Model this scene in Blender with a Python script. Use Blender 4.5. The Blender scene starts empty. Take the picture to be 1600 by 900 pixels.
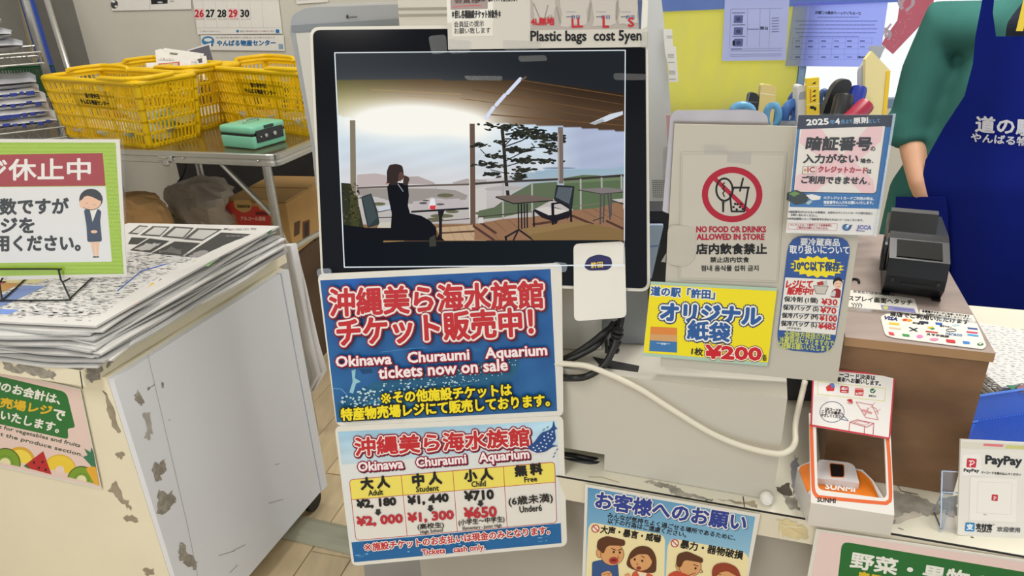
import bpy, bmesh, math, random
import numpy as np
from mathutils import Vector, Matrix
from mathutils.geometry import tessellate_polygon

random.seed(7)
rng = np.random.default_rng(7)
SC = bpy.context.scene
COL = SC.collection

# ---------------------------------------------------------------- camera
F_PX = 1100.0
PITCH, ROLL = math.radians(24.0), math.radians(2.36)
CAM = np.array((0.0, 0.0, 1.37))
_f = np.array((0, math.cos(PITCH), -math.sin(PITCH)))
_r0 = np.array((1.0, 0, 0))
_d0 = np.array((0, -math.sin(PITCH), -math.cos(PITCH)))
_R = math.cos(ROLL) * _r0 + math.sin(ROLL) * _d0
_D = -math.sin(ROLL) * _r0 + math.cos(ROLL) * _d0
cd = bpy.data.cameras.new('camera'); cam = bpy.data.objects.new('camera', cd); COL.objects.link(cam)
cd.sensor_width = 36.0; cd.sensor_fit = 'HORIZONTAL'; cd.lens = 36.0 * F_PX / 1600.0
cd.clip_start = 0.02; cd.clip_end = 60
cam.matrix_world = Matrix(((_R[0], -_D[0], -_f[0], CAM[0]), (_R[1], -_D[1], -_f[1], CAM[1]),
                           (_R[2], -_D[2], -_f[2], CAM[2]), (0, 0, 0, 1)))
SC.camera = cam

# ---------------------------------------------------------------- world, lamps, exposure
W = bpy.data.worlds.new('world'); SC.world = W; W.use_nodes = True
bg = W.node_tree.nodes['Background']
bg.inputs['Color'].default_value = (0.95, 0.98, 1.0, 1); bg.inputs['Strength'].default_value = 1.12

def area_lamp(name, loc, size, energy, color=(1, 0.96, 0.9), rot=(0, 0, 0)):
    l = bpy.data.lights.new(name, 'AREA'); l.shape = 'RECTANGLE'; l.size, l.size_y = size
    l.energy = energy; l.color = color
    o = bpy.data.objects.new(name, l); o.location = loc; o.rotation_euler = rot; COL.objects.link(o)
    return o
area_lamp('ceiling_lamp', (-1.0, -0.4, 2.62), (0.3, 1.3), 26)
area_lamp('ceiling_lamp', (0.9, 1.35, 2.62), (0.3, 1.3), 36)
area_lamp('ceiling_lamp', (-1.3, 1.9, 2.62), (0.3, 1.3), 18)
SC.view_settings.view_transform = 'Standard'; SC.view_settings.look = 'None'
SC.view_settings.exposure = -0.08; SC.view_settings.gamma = 1.0
SC.view_settings.use_curve_mapping = False

# ---------------------------------------------------------------- pixel -> world measurements
def rays(p):
    p = np.atleast_2d(np.asarray(p, float))
    return F_PX * _f + np.outer(p[:, 0] - 800, _R) + np.outer(p[:, 1] - 450, _D)
def at_depth(px, py, d):
    return CAM + rays((px, py))[0] / F_PX * d
class Plane:
    """a real plane in the shop: point p, unit normal n facing the camera"""
    def __init__(s, p, n):
        s.p = np.asarray(p, float); n = np.asarray(n, float); s.n = n / np.linalg.norm(n)
        if np.dot(s.n, CAM - s.p) < 0: s.n = -s.n
    def hits(s, pts, lift=0.0):
        r = rays(pts)
        t = ((s.p - CAM) @ s.n + lift) / (r @ s.n)
        return CAM + r * t[:, None]
    def hit(s, x, y, lift=0.0): return s.hits((x, y), lift)[0]
    def off(s, d): return Plane(s.p + s.n * d, s.n)
def hplane(z): return Plane((0, 0, z), (0, 0, 1))
def facing(px, py, d, yaw=0.0, tilt=0.0):
    """yaw > 0: right end nearer; tilt > 0: leaning back (degrees)"""
    a, t = math.radians(yaw), math.radians(tilt)
    return Plane(at_depth(px, py, d), (-math.sin(a) * math.cos(t), -math.cos(a) * math.cos(t), math.sin(t)))
def vplane_through(a, b):
    d = np.asarray(b) - np.asarray(a)
    return Plane(a, np.cross(d, (0, 0, 1)))
def Z(x0, y0, s):
    return lambda pts: np.asarray([(x0 + x / s, y0 + y / s) for x, y in pts])
IDENT = Z(0, 0, 1)

# ---------------------------------------------------------------- materials
def lin(c):
    c = np.asarray(c, float) / 255.0
    return np.where(c <= 0.04045, c / 12.92, ((c + 0.055) / 1.055) ** 2.4)
_MC = {}
def mat(rgb, rough=0.5, spec=0.5, noise=0.0, scale=8.0, metal=0.0, bump=0.0, emit=0.0, trans=0.0, coat=0.0,
        kind='', rgb2=None, alpha=1.0, stretch=None, transl=0.0):
    key = (tuple(rgb), rough, spec, noise, scale, metal, bump, emit, trans, coat, kind, rgb2, alpha, stretch, transl)
    if key in _MC: return _MC[key]
    m = bpy.data.materials.new('surface'); m.use_nodes = True
    nt = m.node_tree; N = nt.nodes; L = nt.links; b = N['Principled BSDF']
    c = (*lin(rgb), 1.0)
    b.inputs['Base Color'].default_value = c
    b.inputs['Roughness'].default_value = rough
    b.inputs['Specular IOR Level'].default_value = spec
    b.inputs['Metallic'].default_value = metal
    b.inputs['Coat Weight'].default_value = coat
    b.inputs['Coat Roughness'].default_value = 0.08
    if trans: b.inputs['Transmission Weight'].default_value = trans
    if alpha < 1: b.inputs['Alpha'].default_value = alpha
    if emit:
        b.inputs['Emission Color'].default_value = c; b.inputs['Emission Strength'].default_value = emit
        b.inputs['Base Color'].default_value = (0, 0, 0, 1); b.inputs['Specular IOR Level'].default_value = 0.0
        b.inputs['Roughness'].default_value = 0.9
    if noise or bump:
        tc = N.new('ShaderNodeTexCoord'); mp = N.new('ShaderNodeMapping'); L.new(tc.outputs['Object'], mp.inputs['Vector'])
        if stretch: mp.inputs['Scale'].default_value = stretch
        nz = N.new('ShaderNodeTexNoise'); nz.inputs['Scale'].default_value = scale; nz.inputs['Detail'].default_value = 5
        L.new(mp.outputs['Vector'], nz.inputs['Vector'])
        if noise:
            mx = N.new('ShaderNodeMix'); mx.data_type = 'RGBA'
            rp = N.new('ShaderNodeValToRGB'); rp.color_ramp.elements[0].position = 0.35; rp.color_ramp.elements[1].position = 0.65
            L.new(nz.outputs['Fac'], rp.inputs['Fac']); L.new(rp.outputs['Color'], mx.inputs[0])
            c2 = (*lin(rgb2), 1) if rgb2 else tuple(max(0, x * (1 - noise)) for x in c[:3]) + (1,)
            mx.inputs[6].default_value = c; mx.inputs[7].default_value = c2
            L.new(mx.outputs[2], b.inputs['Base Color'])
        if bump:
            bp = N.new('ShaderNodeBump'); bp.inputs['Strength'].default_value = bump; bp.inputs['Distance'].default_value = 0.004
            L.new(nz.outputs['Fac'], bp.inputs['Height']); L.new(bp.outputs['Normal'], b.inputs['Normal'])
    if transl:
        tr = N.new('ShaderNodeBsdfTranslucent'); tr.inputs['Color'].default_value = c
        ms = N.new('ShaderNodeMixShader'); ms.inputs[0].default_value = transl
        out = N['Material Output']
        L.new(b.outputs[0], ms.inputs[1]); L.new(tr.outputs[0], ms.inputs[2]); L.new(ms.outputs[0], out.inputs['Surface'])
    _MC[key] = m
    return m
def glass(rgb=(235, 240, 245), alpha=0.25, rough=0.06):
    """clear thin sheet plastic: mostly see-through with a gloss"""
    key = ('glass', tuple(rgb), alpha, rough)
    if key in _MC: return _MC[key]
    m = bpy.data.materials.new('clear'); m.use_nodes = True
    nt = m.node_tree; N = nt.nodes; L = nt.links; N.remove(N['Principled BSDF'])
    t = N.new('ShaderNodeBsdfTransparent'); p = N.new('ShaderNodeBsdfGlossy')
    p.inputs['Color'].default_value = (*lin(rgb), 1); p.inputs['Roughness'].default_value = rough
    mx = N.new('ShaderNodeMixShader'); mx.inputs[0].default_value = alpha
    L.new(t.outputs[0], mx.inputs[1]); L.new(p.outputs[0], mx.inputs[2]); L.new(mx.outputs[0], N['Material Output'].inputs['Surface'])
    _MC[key] = m
    return m
def attr_mat(emit=0.0, rough=0.4):
    key = ('attr', emit, rough)
    if key in _MC: return _MC[key]
    m = bpy.data.materials.new('printed_picture'); m.use_nodes = True
    nt = m.node_tree; b = nt.nodes['Principled BSDF']; a = nt.nodes.new('ShaderNodeAttribute'); a.attribute_name = 'Col'
    if emit:
        b.inputs['Base Color'].default_value = (0, 0, 0, 1); b.inputs['Specular IOR Level'].default_value = 0.0
        nt.links.new(a.outputs['Color'], b.inputs['Emission Color']); b.inputs['Emission Strength'].default_value = emit
    else: nt.links.new(a.outputs['Color'], b.inputs['Base Color'])
    b.inputs['Roughness'].default_value = rough
    _MC[key] = m
    return m

# ---------------------------------------------------------------- objects
ORG = {}
def settle(o, parent, origin):
    ORG[o.name] = np.asarray(origin, float)
    if parent is None: o.location = Vector(origin)
    else:
        o.parent = parent; o.location = Vector(np.asarray(origin) - ORG[parent.name])
def tag(o, label=None, cat=None, group=None, kind=None):
    if label: o['label'] = label
    if cat: o['category'] = cat
    if group: o['group'] = group
    if kind: o['kind'] = kind
    return o
def thing(name, label, cat, origin, group=None):
    o = bpy.data.objects.new(name, None); o.empty_display_size = 0.05; COL.objects.link(o)
    settle(o, None, origin); return tag(o, label, cat, group)

def axes_az(deg):
    a = math.radians(deg)
    return np.array(((math.cos(a), math.sin(a), 0), (-math.sin(a), math.cos(a), 0), (0, 0, 1.0)))   # right, away, up
AX0 = axes_az(0)

class MB:
    def __init__(s): s.v = []; s.f = []; s.mi = []; s.mats = []; s.n = 0
    def _m(s, m):
        if m not in s.mats: s.mats.append(m)
        return s.mats.index(m)
    def add(s, v, f, m):
        v = np.asarray(v, float); k = s._m(m); o = s.n
        s.v.append(v); s.n += len(v)
        s.f.extend([tuple(i + o for i in q) for q in f]); s.mi.extend([k] * len(f))
        return s
    def poly(s, pts, m):
        pts = np.asarray(pts, float)
        if len(pts) <= 4: return s.add(pts, [tuple(range(len(pts)))], m)
        tri = tessellate_polygon([[Vector(p) for p in pts]])
        return s.add(pts, [tuple(t) for t in tri], m)
    def prism(s, pts, vec, m, side=None):
        pts = np.asarray(pts, float); vec = np.asarray(vec, float); n = len(pts)
        cap = [tuple(range(n))] if n <= 4 else [tuple(t) for t in tessellate_polygon([[Vector(p) for p in pts]])]
        V = np.vstack((pts, pts + vec))
        s.add(V, cap + [tuple(i + n for i in reversed(q)) for q in cap], m)
        s.add(V, [(i, i + n, (i + 1) % n + n, (i + 1) % n) for i in range(n)], side or m)
        return s
    def box(s, c, size, m, ax=AX0, bevel=0.0, seg=2):
        bm = bmesh.new(); bmesh.ops.create_cube(bm, size=1.0)
        for v in bm.verts: v.co = Vector((v.co.x * size[0], v.co.y * size[1], v.co.z * size[2]))
        if bevel: bmesh.ops.bevel(bm, geom=list(bm.edges), offset=bevel, segments=seg, profile=0.5, affect='EDGES')
        bm.verts.index_update()
        V = np.array([v.co[:] for v in bm.verts]) @ np.asarray(ax) + np.asarray(c)
        s.add(V, [tuple(v.index for v in f.verts) for f in bm.faces], m); bm.free()
        return s
    def tube(s, pts, r, m, n=8, closed=False, caps=True, flat=1.0):
        pts = np.asarray(pts, float); k = len(pts); R = np.broadcast_to(np.asarray(r, float), (k,))
        t = np.gradient(pts, axis=0) if not closed else np.roll(pts, -1, 0) - np.roll(pts, 1, 0)
        t /= np.linalg.norm(t, axis=1)[:, None] + 1e-12
        ref = np.array((0, 0, 1.0)) if abs(t[0][2]) < 0.9 else np.array((1.0, 0, 0))
        u = np.cross(t[0], ref); u /= np.linalg.norm(u); V = []
        for i in range(k):
            u = u - t[i] * (u @ t[i]); u /= np.linalg.norm(u) + 1e-12; w = np.cross(t[i], u)
            for j in range(n):
                a = 2 * math.pi * j / n; V.append(pts[i] + R[i] * (math.cos(a) * u + flat * math.sin(a) * w))
        fs = []
        for i in range(k if closed else k - 1):
            a, b = i * n, ((i + 1) % k) * n
            fs += [(a + j, a + (j + 1) % n, b + (j + 1) % n, b + j) for j in range(n)]
        if caps and not closed: fs += [tuple(range(n)), tuple(range((k - 1) * n, k * n))]
        return s.add(V, fs, m)
    def lathe(s, prof, c, m, ax=AX0, n=20):
        ax = np.asarray(ax); V = []
        for r, h in prof:
            for j in range(n):
                a = 2 * math.pi * j / n; V.append(np.asarray(c) + ax[0] * r * math.cos(a) + ax[1] * r * math.sin(a) + ax[2] * h)
        k = len(prof)
        fs = [(i * n + j, i * n + (j + 1) % n, (i + 1) * n + (j + 1) % n, (i + 1) * n + j) for i in range(k - 1) for j in range(n)]
        fs += [tuple(range(n)), tuple(range((k - 1) * n, k * n))]
        return s.add(V, fs, m)
    def grid(s, P, m, thick=None):
        """P: (r, c, 3) surface points; thick: vector for a second skin"""
        r, c, _ = P.shape
        fs = [(i * c + j, i * c + j + 1, (i + 1) * c + j + 1, (i + 1) * c + j) for i in range(r - 1) for j in range(c - 1)]
        s.add(P.reshape(-1, 3), fs, m)
        if thick is not None:
            Q = P + np.asarray(thick); s.add(Q.reshape(-1, 3), [tuple(reversed(f)) for f in fs], m)
            rim = [i for i in range(c)] + [i * c + c - 1 for i in range(1, r)] + [(r - 1) * c + j for j in range(c - 2, -1, -1)] + [i * c for i in range(r - 2, 0, -1)]
            A, B = P.reshape(-1, 3)[rim], Q.reshape(-1, 3)[rim]; n = len(rim)
            s.add(np.vstack((A, B)), [(i, (i + 1) % n, (i + 1) % n + n, i + n) for i in range(n)], m)
        return s
    def build(s, name, parent=None, origin=None, smooth=False, normals=True, label=None, cat=None, group=None, kind=None):
        V = np.vstack(s.v)
        if origin is None:
            lo, hi = V.min(0), V.max(0)
            origin = ORG[parent.name] if parent is not None else np.array(((lo[0] + hi[0]) / 2, (lo[1] + hi[1]) / 2, lo[2]))
        me = bpy.data.meshes.new(name); me.from_pydata((V - np.asarray(origin)).tolist(), [], s.f)
        for m in s.mats: me.materials.append(m)
        me.polygons.foreach_set('material_index', s.mi)
        if normals:
            bm = bmesh.new(); bm.from_mesh(me); bmesh.ops.recalc_face_normals(bm, faces=bm.faces); bm.to_mesh(me); bm.free()
        if smooth:
            me.polygons.foreach_set('use_smooth', [True] * len(me.polygons))
            if smooth == 'auto': me.set_sharp_from_angle(angle=math.radians(35))
        me.update()
        o = bpy.data.objects.new(name, me); COL.objects.link(o); settle(o, parent, origin)
        return tag(o, label, cat, group, kind)

def rounded(pts, r, seg=4):
    """polygon with its corners rounded (2D or 3D); r may be a list per corner"""
    pts = np.asarray(pts, float); n = len(pts); out = []
    rr = r if hasattr(r, '__len__') else [r] * n
    for i in range(n):
        p, a, b = pts[i], pts[i - 1] - pts[i], pts[(i + 1) % n] - pts[i]
        la, lb = np.linalg.norm(a), np.linalg.norm(b); q = min(rr[i], la * .49, lb * .49)
        if q <= 0: out.append(p); continue
        A, B = p + a / la * q, p + b / lb * q
        for k in range(seg + 1):
            t = k / seg; out.append((1 - t) ** 2 * A + 2 * t * (1 - t) * p + t * t * B)
    return np.array(out)
def spline(pts, n=12):
    """Catmull-Rom through pts"""
    p = np.asarray(pts, float); p = np.vstack((2 * p[0] - p[1], p, 2 * p[-1] - p[-2])); out = []
    for i in range(1, len(p) - 2):
        for k in range(n):
            t = k / n; a, b, c, d = p[i - 1], p[i], p[i + 1], p[i + 2]
            out.append(0.5 * (2 * b + (c - a) * t + (2 * a - 5 * b + 4 * c - d) * t * t + (3 * b - a - 3 * c + d) * t ** 3))
    out.append(p[-2]); return np.array(out)

# ---------------------------------------------------------------- lettering
_tcu = bpy.data.curves.new('type', 'FONT'); _tcu.resolution_u = 2; _tob = bpy.data.objects.new('type', _tcu); COL.objects.link(_tob)
_TC = {}
def glyphs(body, spacing=1.0, res=2):
    key = (body, spacing, res)
    if key in _TC: return _TC[key]
    _tcu.body = body; _tcu.space_character = spacing; _tcu.resolution_u = res; _tcu.fill_mode = 'FRONT'
    dg = bpy.context.evaluated_depsgraph_get(); dg.update()
    e = _tob.evaluated_get(dg); me = e.to_mesh()
    v = np.empty(len(me.vertices) * 3); me.vertices.foreach_get('co', v); v = v.reshape(-1, 3)[:, :2].copy()
    me.calc_loop_triangles()
    t = np.empty(len(me.loop_triangles) * 3, int); me.loop_triangles.foreach_get('vertices', t); t = t.reshape(-1, 3)
    e.to_mesh_clear()
    lo, hi = v.min(0), v.max(0); asp = (hi[0] - lo[0]) / max(1e-6, hi[1] - lo[1])
    v = (v - lo) / np.maximum(hi - lo, 1e-6)
    _TC[key] = (v, t, asp); return _TC[key]

class Print:
    """flat print lying on a plane; every coordinate is measured on the sheet as the photo shows it"""
    STEP, SUB = 1.4e-5, 1.5e-6
    def __init__(s, plane, z=IDENT, emit=0.0, lift=1.2e-4, rough=0.4, coat=0.0, transl=0.0):
        s.transl = transl; s.pl, s.zf, s.emit, s.lift, s.rough, s.coat = plane, z, emit, lift, rough, coat; s.mb = MB()
    def m(s, c): return mat(c, emit=s.emit) if s.emit else mat(c, rough=s.rough, spec=0.3, coat=s.coat, transl=s.transl)
    def P(s, pts): return s.pl.hits(s.zf(pts), s.lift)
    def up(s): s.lift += s.STEP
    def fill(s, pts, c):
        s.up(); s.mb.poly(s.P(pts), c if not isinstance(c, tuple) else s.m(c)); return s
    def rfill(s, pts, r, c): return s.fill([tuple(p) for p in rounded(pts, r)], c)
    def oval(s, cx, cy, rx, ry, c, rot=0.0, n=20):
        a = np.linspace(0, 2 * math.pi, n, endpoint=False); k = math.radians(rot)
        x, y = rx * np.cos(a), ry * np.sin(a)
        return s.fill(list(zip(cx + x * math.cos(k) - y * math.sin(k), cy + x * math.sin(k) + y * math.cos(k))), c)
    def line(s, pts, w, c, closed=False):
        p = np.asarray(pts, float)
        if closed: p = np.vstack((p, p[:1]))
        s.up(); V, Fs = [], []
        for a, b in zip(p[:-1], p[1:]):
            d = b - a; l = np.linalg.norm(d)
            if l < 1e-9: continue
            e = d / l * w * 0.45; nn = np.array((-d[1], d[0])) / l * w / 2; o = len(V)
            s.lift += s.SUB; V = [a - e * .9 + nn * .6, a + nn, b + nn, b + e * .9 + nn * .6, b + e * .9 - nn * .6, b - nn, a - nn, a - e * .9 - nn * .6]
            s.mb.add(s.P(V), [tuple(range(8))], s.m(c))
        return s
    def ring(s, cx, cy, rx, ry, w, c, n=28):
        a = np.linspace(0, 2 * math.pi, n, endpoint=False); s.up()
        V = [(cx + (rx - w / 2) * math.cos(t), cy + (ry - w / 2) * math.sin(t)) for t in a] + [(cx + (rx + w / 2) * math.cos(t), cy + (ry + w / 2) * math.sin(t)) for t in a]
        s.mb.add(s.P(V), [(i, (i + 1) % n, (i + 1) % n + n, i + n) for i in range(n)], s.m(c)); return s
    def text(s, body, x0, y0, x1, y1, h, c, b=0.0, out=(), up=None, slant=0.0, sp=1.0, res=2, shadow=None):
        """baseline ink box from (x0, y0) to (x1, y1), ink height h; b boldens, out = [(width, colour)] outlines"""
        v, t, _ = glyphs(body, sp, res)
        d = np.array((x1 - x0, y1 - y0), float); dn = d / np.linalg.norm(d)
        u = np.array((dn[1], -dn[0])) if up is None else np.asarray(up, float) / np.linalg.norm(up)
        u = u + slant * dn
        base = np.array((x0, y0)) + np.outer(v[:, 0], d) + np.outer(v[:, 1] * h, u)
        jobs = sorted(out, key=lambda q: -q[0]) + [(0, c)]
        if shadow: jobs = [(jobs[0][0], shadow[1], shadow[0])] + jobs
        for job in jobs:
            w, cc = job[0] + b, job[1]; sh = np.asarray(job[2]) if len(job) > 2 else 0
            if w <= 0.01: offs = [(0, 0)]
            else:
                k = 8 if w < 2.5 else 12
                offs = [(w * math.cos(2 * math.pi * i / k), w * math.sin(2 * math.pi * i / k)) for i in range(k)]
                if w > 3: offs += [(w * .5 * math.cos(2 * math.pi * i / 6), w * .5 * math.sin(2 * math.pi * i / 6)) for i in range(6)]
            s.up(); T = [tuple(x) for x in t.tolist()]; mm = s.m(cc)
            for o in offs:
                s.lift += s.SUB; s.mb.add(s.P(base + np.array(o) + sh), T, mm)
        return s
    def raster(s, quad, nx, ny, fn, name, parent, emit=None, rough=0.4):
        """a printed or displayed picture: fn(x, y) -> sRGB over the sheet"""
        s.up(); q = np.asarray(quad, float); U, V = np.meshgrid(np.linspace(0, 1, nx), np.linspace(0, 1, ny))
        P2 = ((1 - U) * (1 - V))[..., None] * q[0] + (U * (1 - V))[..., None] * q[1] + (U * V)[..., None] * q[2] + ((1 - U) * V)[..., None] * q[3]
        flat = P2.reshape(-1, 2); rgb = np.clip(fn(flat[:, 0], flat[:, 1]), 0, 255)
        m = MB(); m.grid(s.P(flat).reshape(ny, nx, 3), attr_mat(s.emit if emit is None else emit, rough))
        o = m.build(name, parent, normals=False)
        a = o.data.color_attributes.new('Col', 'FLOAT_COLOR', 'POINT')
        a.data.foreach_set('color', np.hstack((lin(rgb), np.ones((len(rgb), 1)))).astype(np.float32).ravel())
        return o
    def done(s, name, parent, label=None):
        if s.mb.n == 0: return None
        o = s.mb.build(name, parent, normals=False, label=label); s.mb = MB(); return o

def sheet(name, pl, corners, z, m, label, cat, thick=0.0006, group=None, parent=None, r=0, lift=0.0, side=None):
    """a card, paper or board lying on a plane, thickness going back from its face"""
    p = z(corners)
    if r: p = rounded(p, r)
    return MB().prism(pl.hits(p, lift), -pl.n * thick, m, side).build(name, parent, label=label, cat=cat, group=group)

WHITE, BLACK, RED, NAVY = (236, 234, 228), (28, 28, 32), (190, 38, 52), (26, 48, 112)
PAPER = mat((232, 230, 224), rough=0.45, spec=0.3, noise=0.03, scale=30)
LAMIN = mat((232, 229, 220), rough=0.3, spec=0.4, noise=0.03, scale=20)
CLEAR = glass()
# ================================================================ THE ROOM
ZC = 0.73                                  # checkout counter worktop height
WALL = mat((208, 205, 194), rough=0.85, noise=0.06, scale=3)
YB = 3.20
def slab(name, lo, hi, m, kind='structure'):
    lo, hi = np.array(lo), np.array(hi)
    return MB().box((lo + hi) / 2, hi - lo, m).build(name, kind=kind)
slab('floor', (-3.2, -2.5, -0.06), (3.6, 3.3, -0.004), mat((196, 178, 146), rough=0.7, noise=0.2, scale=12))
slab('ceiling', (-3.2, -2.5, 2.72), (3.6, 3.3, 2.8), mat((225, 224, 220), rough=0.9, noise=0.04))
slab('wall_left', (-3.3, -1.2, 0), (-3.2, 3.3, 2.72), WALL)
WX0, WX1, WZ0, WZ1 = 0.50, 3.45, 0.75, 2.35
wb = MB()
for lo, hi in (((-3.2, YB, 0), (WX0, YB + .1, 2.72)), ((WX0, YB, 0), (WX1, YB + .1, WZ0)), ((WX0, YB, WZ1), (WX1, YB + .1, 2.72)), ((WX1, YB, 0), (3.6, YB + .1, 2.72))):
    wb.box((np.array(lo) + hi) / 2, np.array(hi) - lo, WALL)
wb.build('wall_back', kind='structure')
# shop window behind the counter
wf = MB(); fm = mat((120, 140, 165), rough=0.4, metal=0.3, noise=0.1)
MUL = Plane((0, YB + .05, 0), (0, -1, 0)).hit(1250, 100)[0]
for x in (WX0 + .02, MUL, WX1 - .02): wf.box((x, YB + .05, (WZ0 + WZ1) / 2), (.04, .05, WZ1 - WZ0), fm)
for z in (WZ0 + .02, WZ1 - .02): wf.box(((WX0 + WX1) / 2, YB + .05, z), (WX1 - WX0, .05, .04), fm)
win = wf.build('window_1', kind='structure')
for a, b in ((WX0 + .04, MUL - .02), (MUL + .02, WX1 - .04)):
    MB().box(((a + b) / 2, YB + .05, (WZ0 + WZ1) / 2), (b - a, .006, WZ1 - WZ0 - .08), glass((235, 245, 250), 0.06)).build('pane', win)
# floor tiles: long beige planks, joints recessed
pa = axes_az(-15.7); fl = bpy.data.objects['floor']
tm = [mat(c, rough=0.42, spec=0.4, noise=0.14, scale=9, stretch=(4, 1, 1)) for c in ((232, 212, 176), (226, 206, 170), (238, 218, 182), (220, 200, 164))]
PW, PLN = 0.118, 0.90
dp = hplane(0).hit(387, 898) @ pa[0]
for i in range(-6, 12):
    for j in range(0, 5):
        c = pa[0] * (dp + (i + .5) * PW) + pa[1] * ((j + .5) * PLN + 0.62 - (i % 3) * .3)
        if not (-1.6 < c[0] < 0.9 and c[1] < 3.19): continue
        MB().box((c[0], c[1], -0.002), (PW - .004, PLN - .004, .004), tm[rng.integers(4)], ax=pa).build('floor_tile', fl, origin=ORG['floor'])

# ---- what hangs on the back wall (left)
PW1 = Plane((0, YB - .002, 0), (0, -1, 0)); zK = Z(0, 0, 3.2)
cal = sheet('wall_calendar', PW1, [(957, -60), (1385, -60), (1412, 168), (988, 172)], zK, PAPER, 'white month calendar with red and black dates on the back wall', 'calendar', thick=.004, lift=.006)
p = Print(PW1.off(.006), zK)
for s_, x, c in (('26', 975, RED), ('27', 1030, BLACK), ('28', 1088, BLACK), ('29', 1144, RED), ('30', 1203, BLACK)):
    if c == RED: p.fill([(x - 2, 42), (x + 46, 42), (x + 48, 96), (x, 96)], (236, 205, 205))
    p.text(s_, x, 85, x + 42, 85, 36, c, b=2)
for x in (1022, 1082, 1140, 1198, 1255, 1315): p.line([(x - 6, 10), (x + 2, 140)], 1.2, (190, 188, 186))
p.line([(985, 140), (1408, 138)], 1.5, (185, 185, 185)); p.line([(972, 5), (1392, 5)], 1.5, (185, 185, 185))
for x in range(978, 1250, 57): p.text('なんとか市', x, 100, x + 44, 100, 8, (120, 60, 60))
p.oval(1188, 156, 7, 7, (60, 130, 190)); p.text('会社名', 1200, 161, 1220, 161, 9, (60, 90, 140)); p.fill([(1378, 147), (1396, 147), (1397, 165), (1379, 165)], (40, 120, 190))
p.text('年間行事のお知らせと休業日のご案内', 1225, 160, 1370, 160, 8, (150, 110, 110)); p.text('行事のお知らせ', 1000, 160, 1100, 160, 7, (170, 150, 150))
p.done('printing', cal)
ban = sheet('wall_notice', PW1, [(1003, 176), (1418, 176), (1424, 255), (1008, 250)], zK, PAPER, 'narrow white notice with blue lettering taped below the calendar', 'notice', thick=.001, lift=.005)
p = Print(PW1.off(.005), zK)
p.text('やんばる物産センター', 1085, 230, 1378, 228, 28, (38, 105, 160), b=1.6)
p.text('道の駅許田 観光案内と特産品とお土産のお店です', 1080, 193, 1375, 193, 9, (110, 110, 110))
p.oval(1040, 205, 32, 24, (60, 130, 180)); p.oval(1040, 199, 20, 9, WHITE); p.oval(1052, 225, 14, 8, (40, 90, 150))
p.fill([(1392, 220), (1415, 220), (1417, 246), (1394, 246)], (140, 165, 190)); p.done('printing', ban)
no2 = sheet('wall_notice', PW1, [(548, -80), (950, -80), (958, 46), (560, 54)], zK, PAPER, 'wide white notice cut off at the top of the wall above the yellow baskets', 'notice', thick=.001, lift=.004)
p = Print(PW1.off(.004), zK); p.fill([(752, -40), (838, -40), (838, 18), (756, 22)], (40, 40, 44)); p.line([(748, -50), (750, 46)], 2, (170, 168, 160))
p.oval(572, 22, 18, 22, (70, 70, 72)); p.oval(568, 8, 8, 6, WHITE); p.oval(580, 32, 7, 5, WHITE); p.oval(800, 12, 14, 5, (180, 180, 180)); p.text('ご案内', 846, 12, 872, 11, 10, (80, 80, 80)); p.done('printing', no2)
no3 = sheet('wall_notice', PW1, [(1480, -60), (1640, -60), (1640, 10), (1482, 20)], zK, PAPER, 'small white notice edge on the wall to the right of the calendar', 'notice', thick=.001, lift=.004)
Print(PW1.off(.004), zK).text('お知らせ', 1490, 4, 1590, 0, 10, (120, 120, 120)).done('printing', no3)

# ---- the window side: yellow boards, notices seen from behind, the red banner outside
PY = Plane((0, YB - .012, 0), (0, -1, 0)); zG = Z(1100, 0, 2.812)
yx1 = PY.hit(1248, 100)[0]
YEL = mat((236, 232, 142), rough=0.6, noise=1, rgb2=(220, 216, 172), scale=14, stretch=(1, 1, .5), transl=0.75)
yb = MB().box(((WX0 + yx1) / 2 + .01, YB - .006, 1.28), (yx1 - WX0 - .02, .008, 1.02), YEL)
yb.build('yellow_board', label='big mottled yellow sheet covering the left side of the shop window', cat='board')
MB().box((yx1 + .02, YB - .006, 1.25), (.022, .01, .98), mat((120, 150, 185), rough=.5, noise=.2)).build('window_strip', label='thin blue grey strip along the right edge of the yellow sheet', cat='strip')
xb = PY.hit(1400, 5)
MB().box(((WX0 + xb[0]) / 2, YB - .02, xb[2] + .1), (xb[0] - WX0, .008, .19), mat((120, 150, 225), rough=.6, noise=.1, transl=.4)).build('blue_banner', label='pale blue strip across the window above the backlit notices', cat='banner')
NB = mat((206, 214, 255), rough=0.6, noise=0.05, transl=0.85); PN = Plane((0, YB - .026, 0), (0, -1, 0)); INK = (110, 118, 160)
n1 = sheet('window_notice', PN, [(92, -10), (376, -4), (358, 264), (79, 268)], zG, mat((196, 206, 255), rough=0.6, noise=0.05, transl=0.3), 'smaller backlit notice with small pictures, taped on the yellow sheet', 'notice', thick=.0006)
p = Print(PN, zG, transl=.7)
for y in (40, 215): p.line([(118, y), (345, y - 3)], 1.2, INK)
for x0, x1 in ((192, 188), (247, 243), (290, 286)): p.line([(x0, 40), (x1, 205)], 1, INK)
p.line([(118, 40), (112, 215)], 1, INK)
for y in (85, 138, 188): p.rfill([(132, y - 18), (172, y - 18), (170, y + 16), (130, y + 16)], 3, (150, 158, 200)); p.oval(151, y, 10, 9, (120, 128, 175)); p.line([(125, y - 28), (180, y - 29)], 3, INK)
p.fill([(126, 178), (136, 178), (135, 200), (125, 200)], (60, 75, 80))
for y in (80, 92, 104, 116, 128, 140): p.line([(298, y), (328, y - 1)], 3, (140, 146, 185))
p.text('日程', 280, 132, 247, 130, 14, INK, up=(0, -1), b=.6); p.line([(190, 128), (240, 128)], 4, (140, 146, 185))
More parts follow.
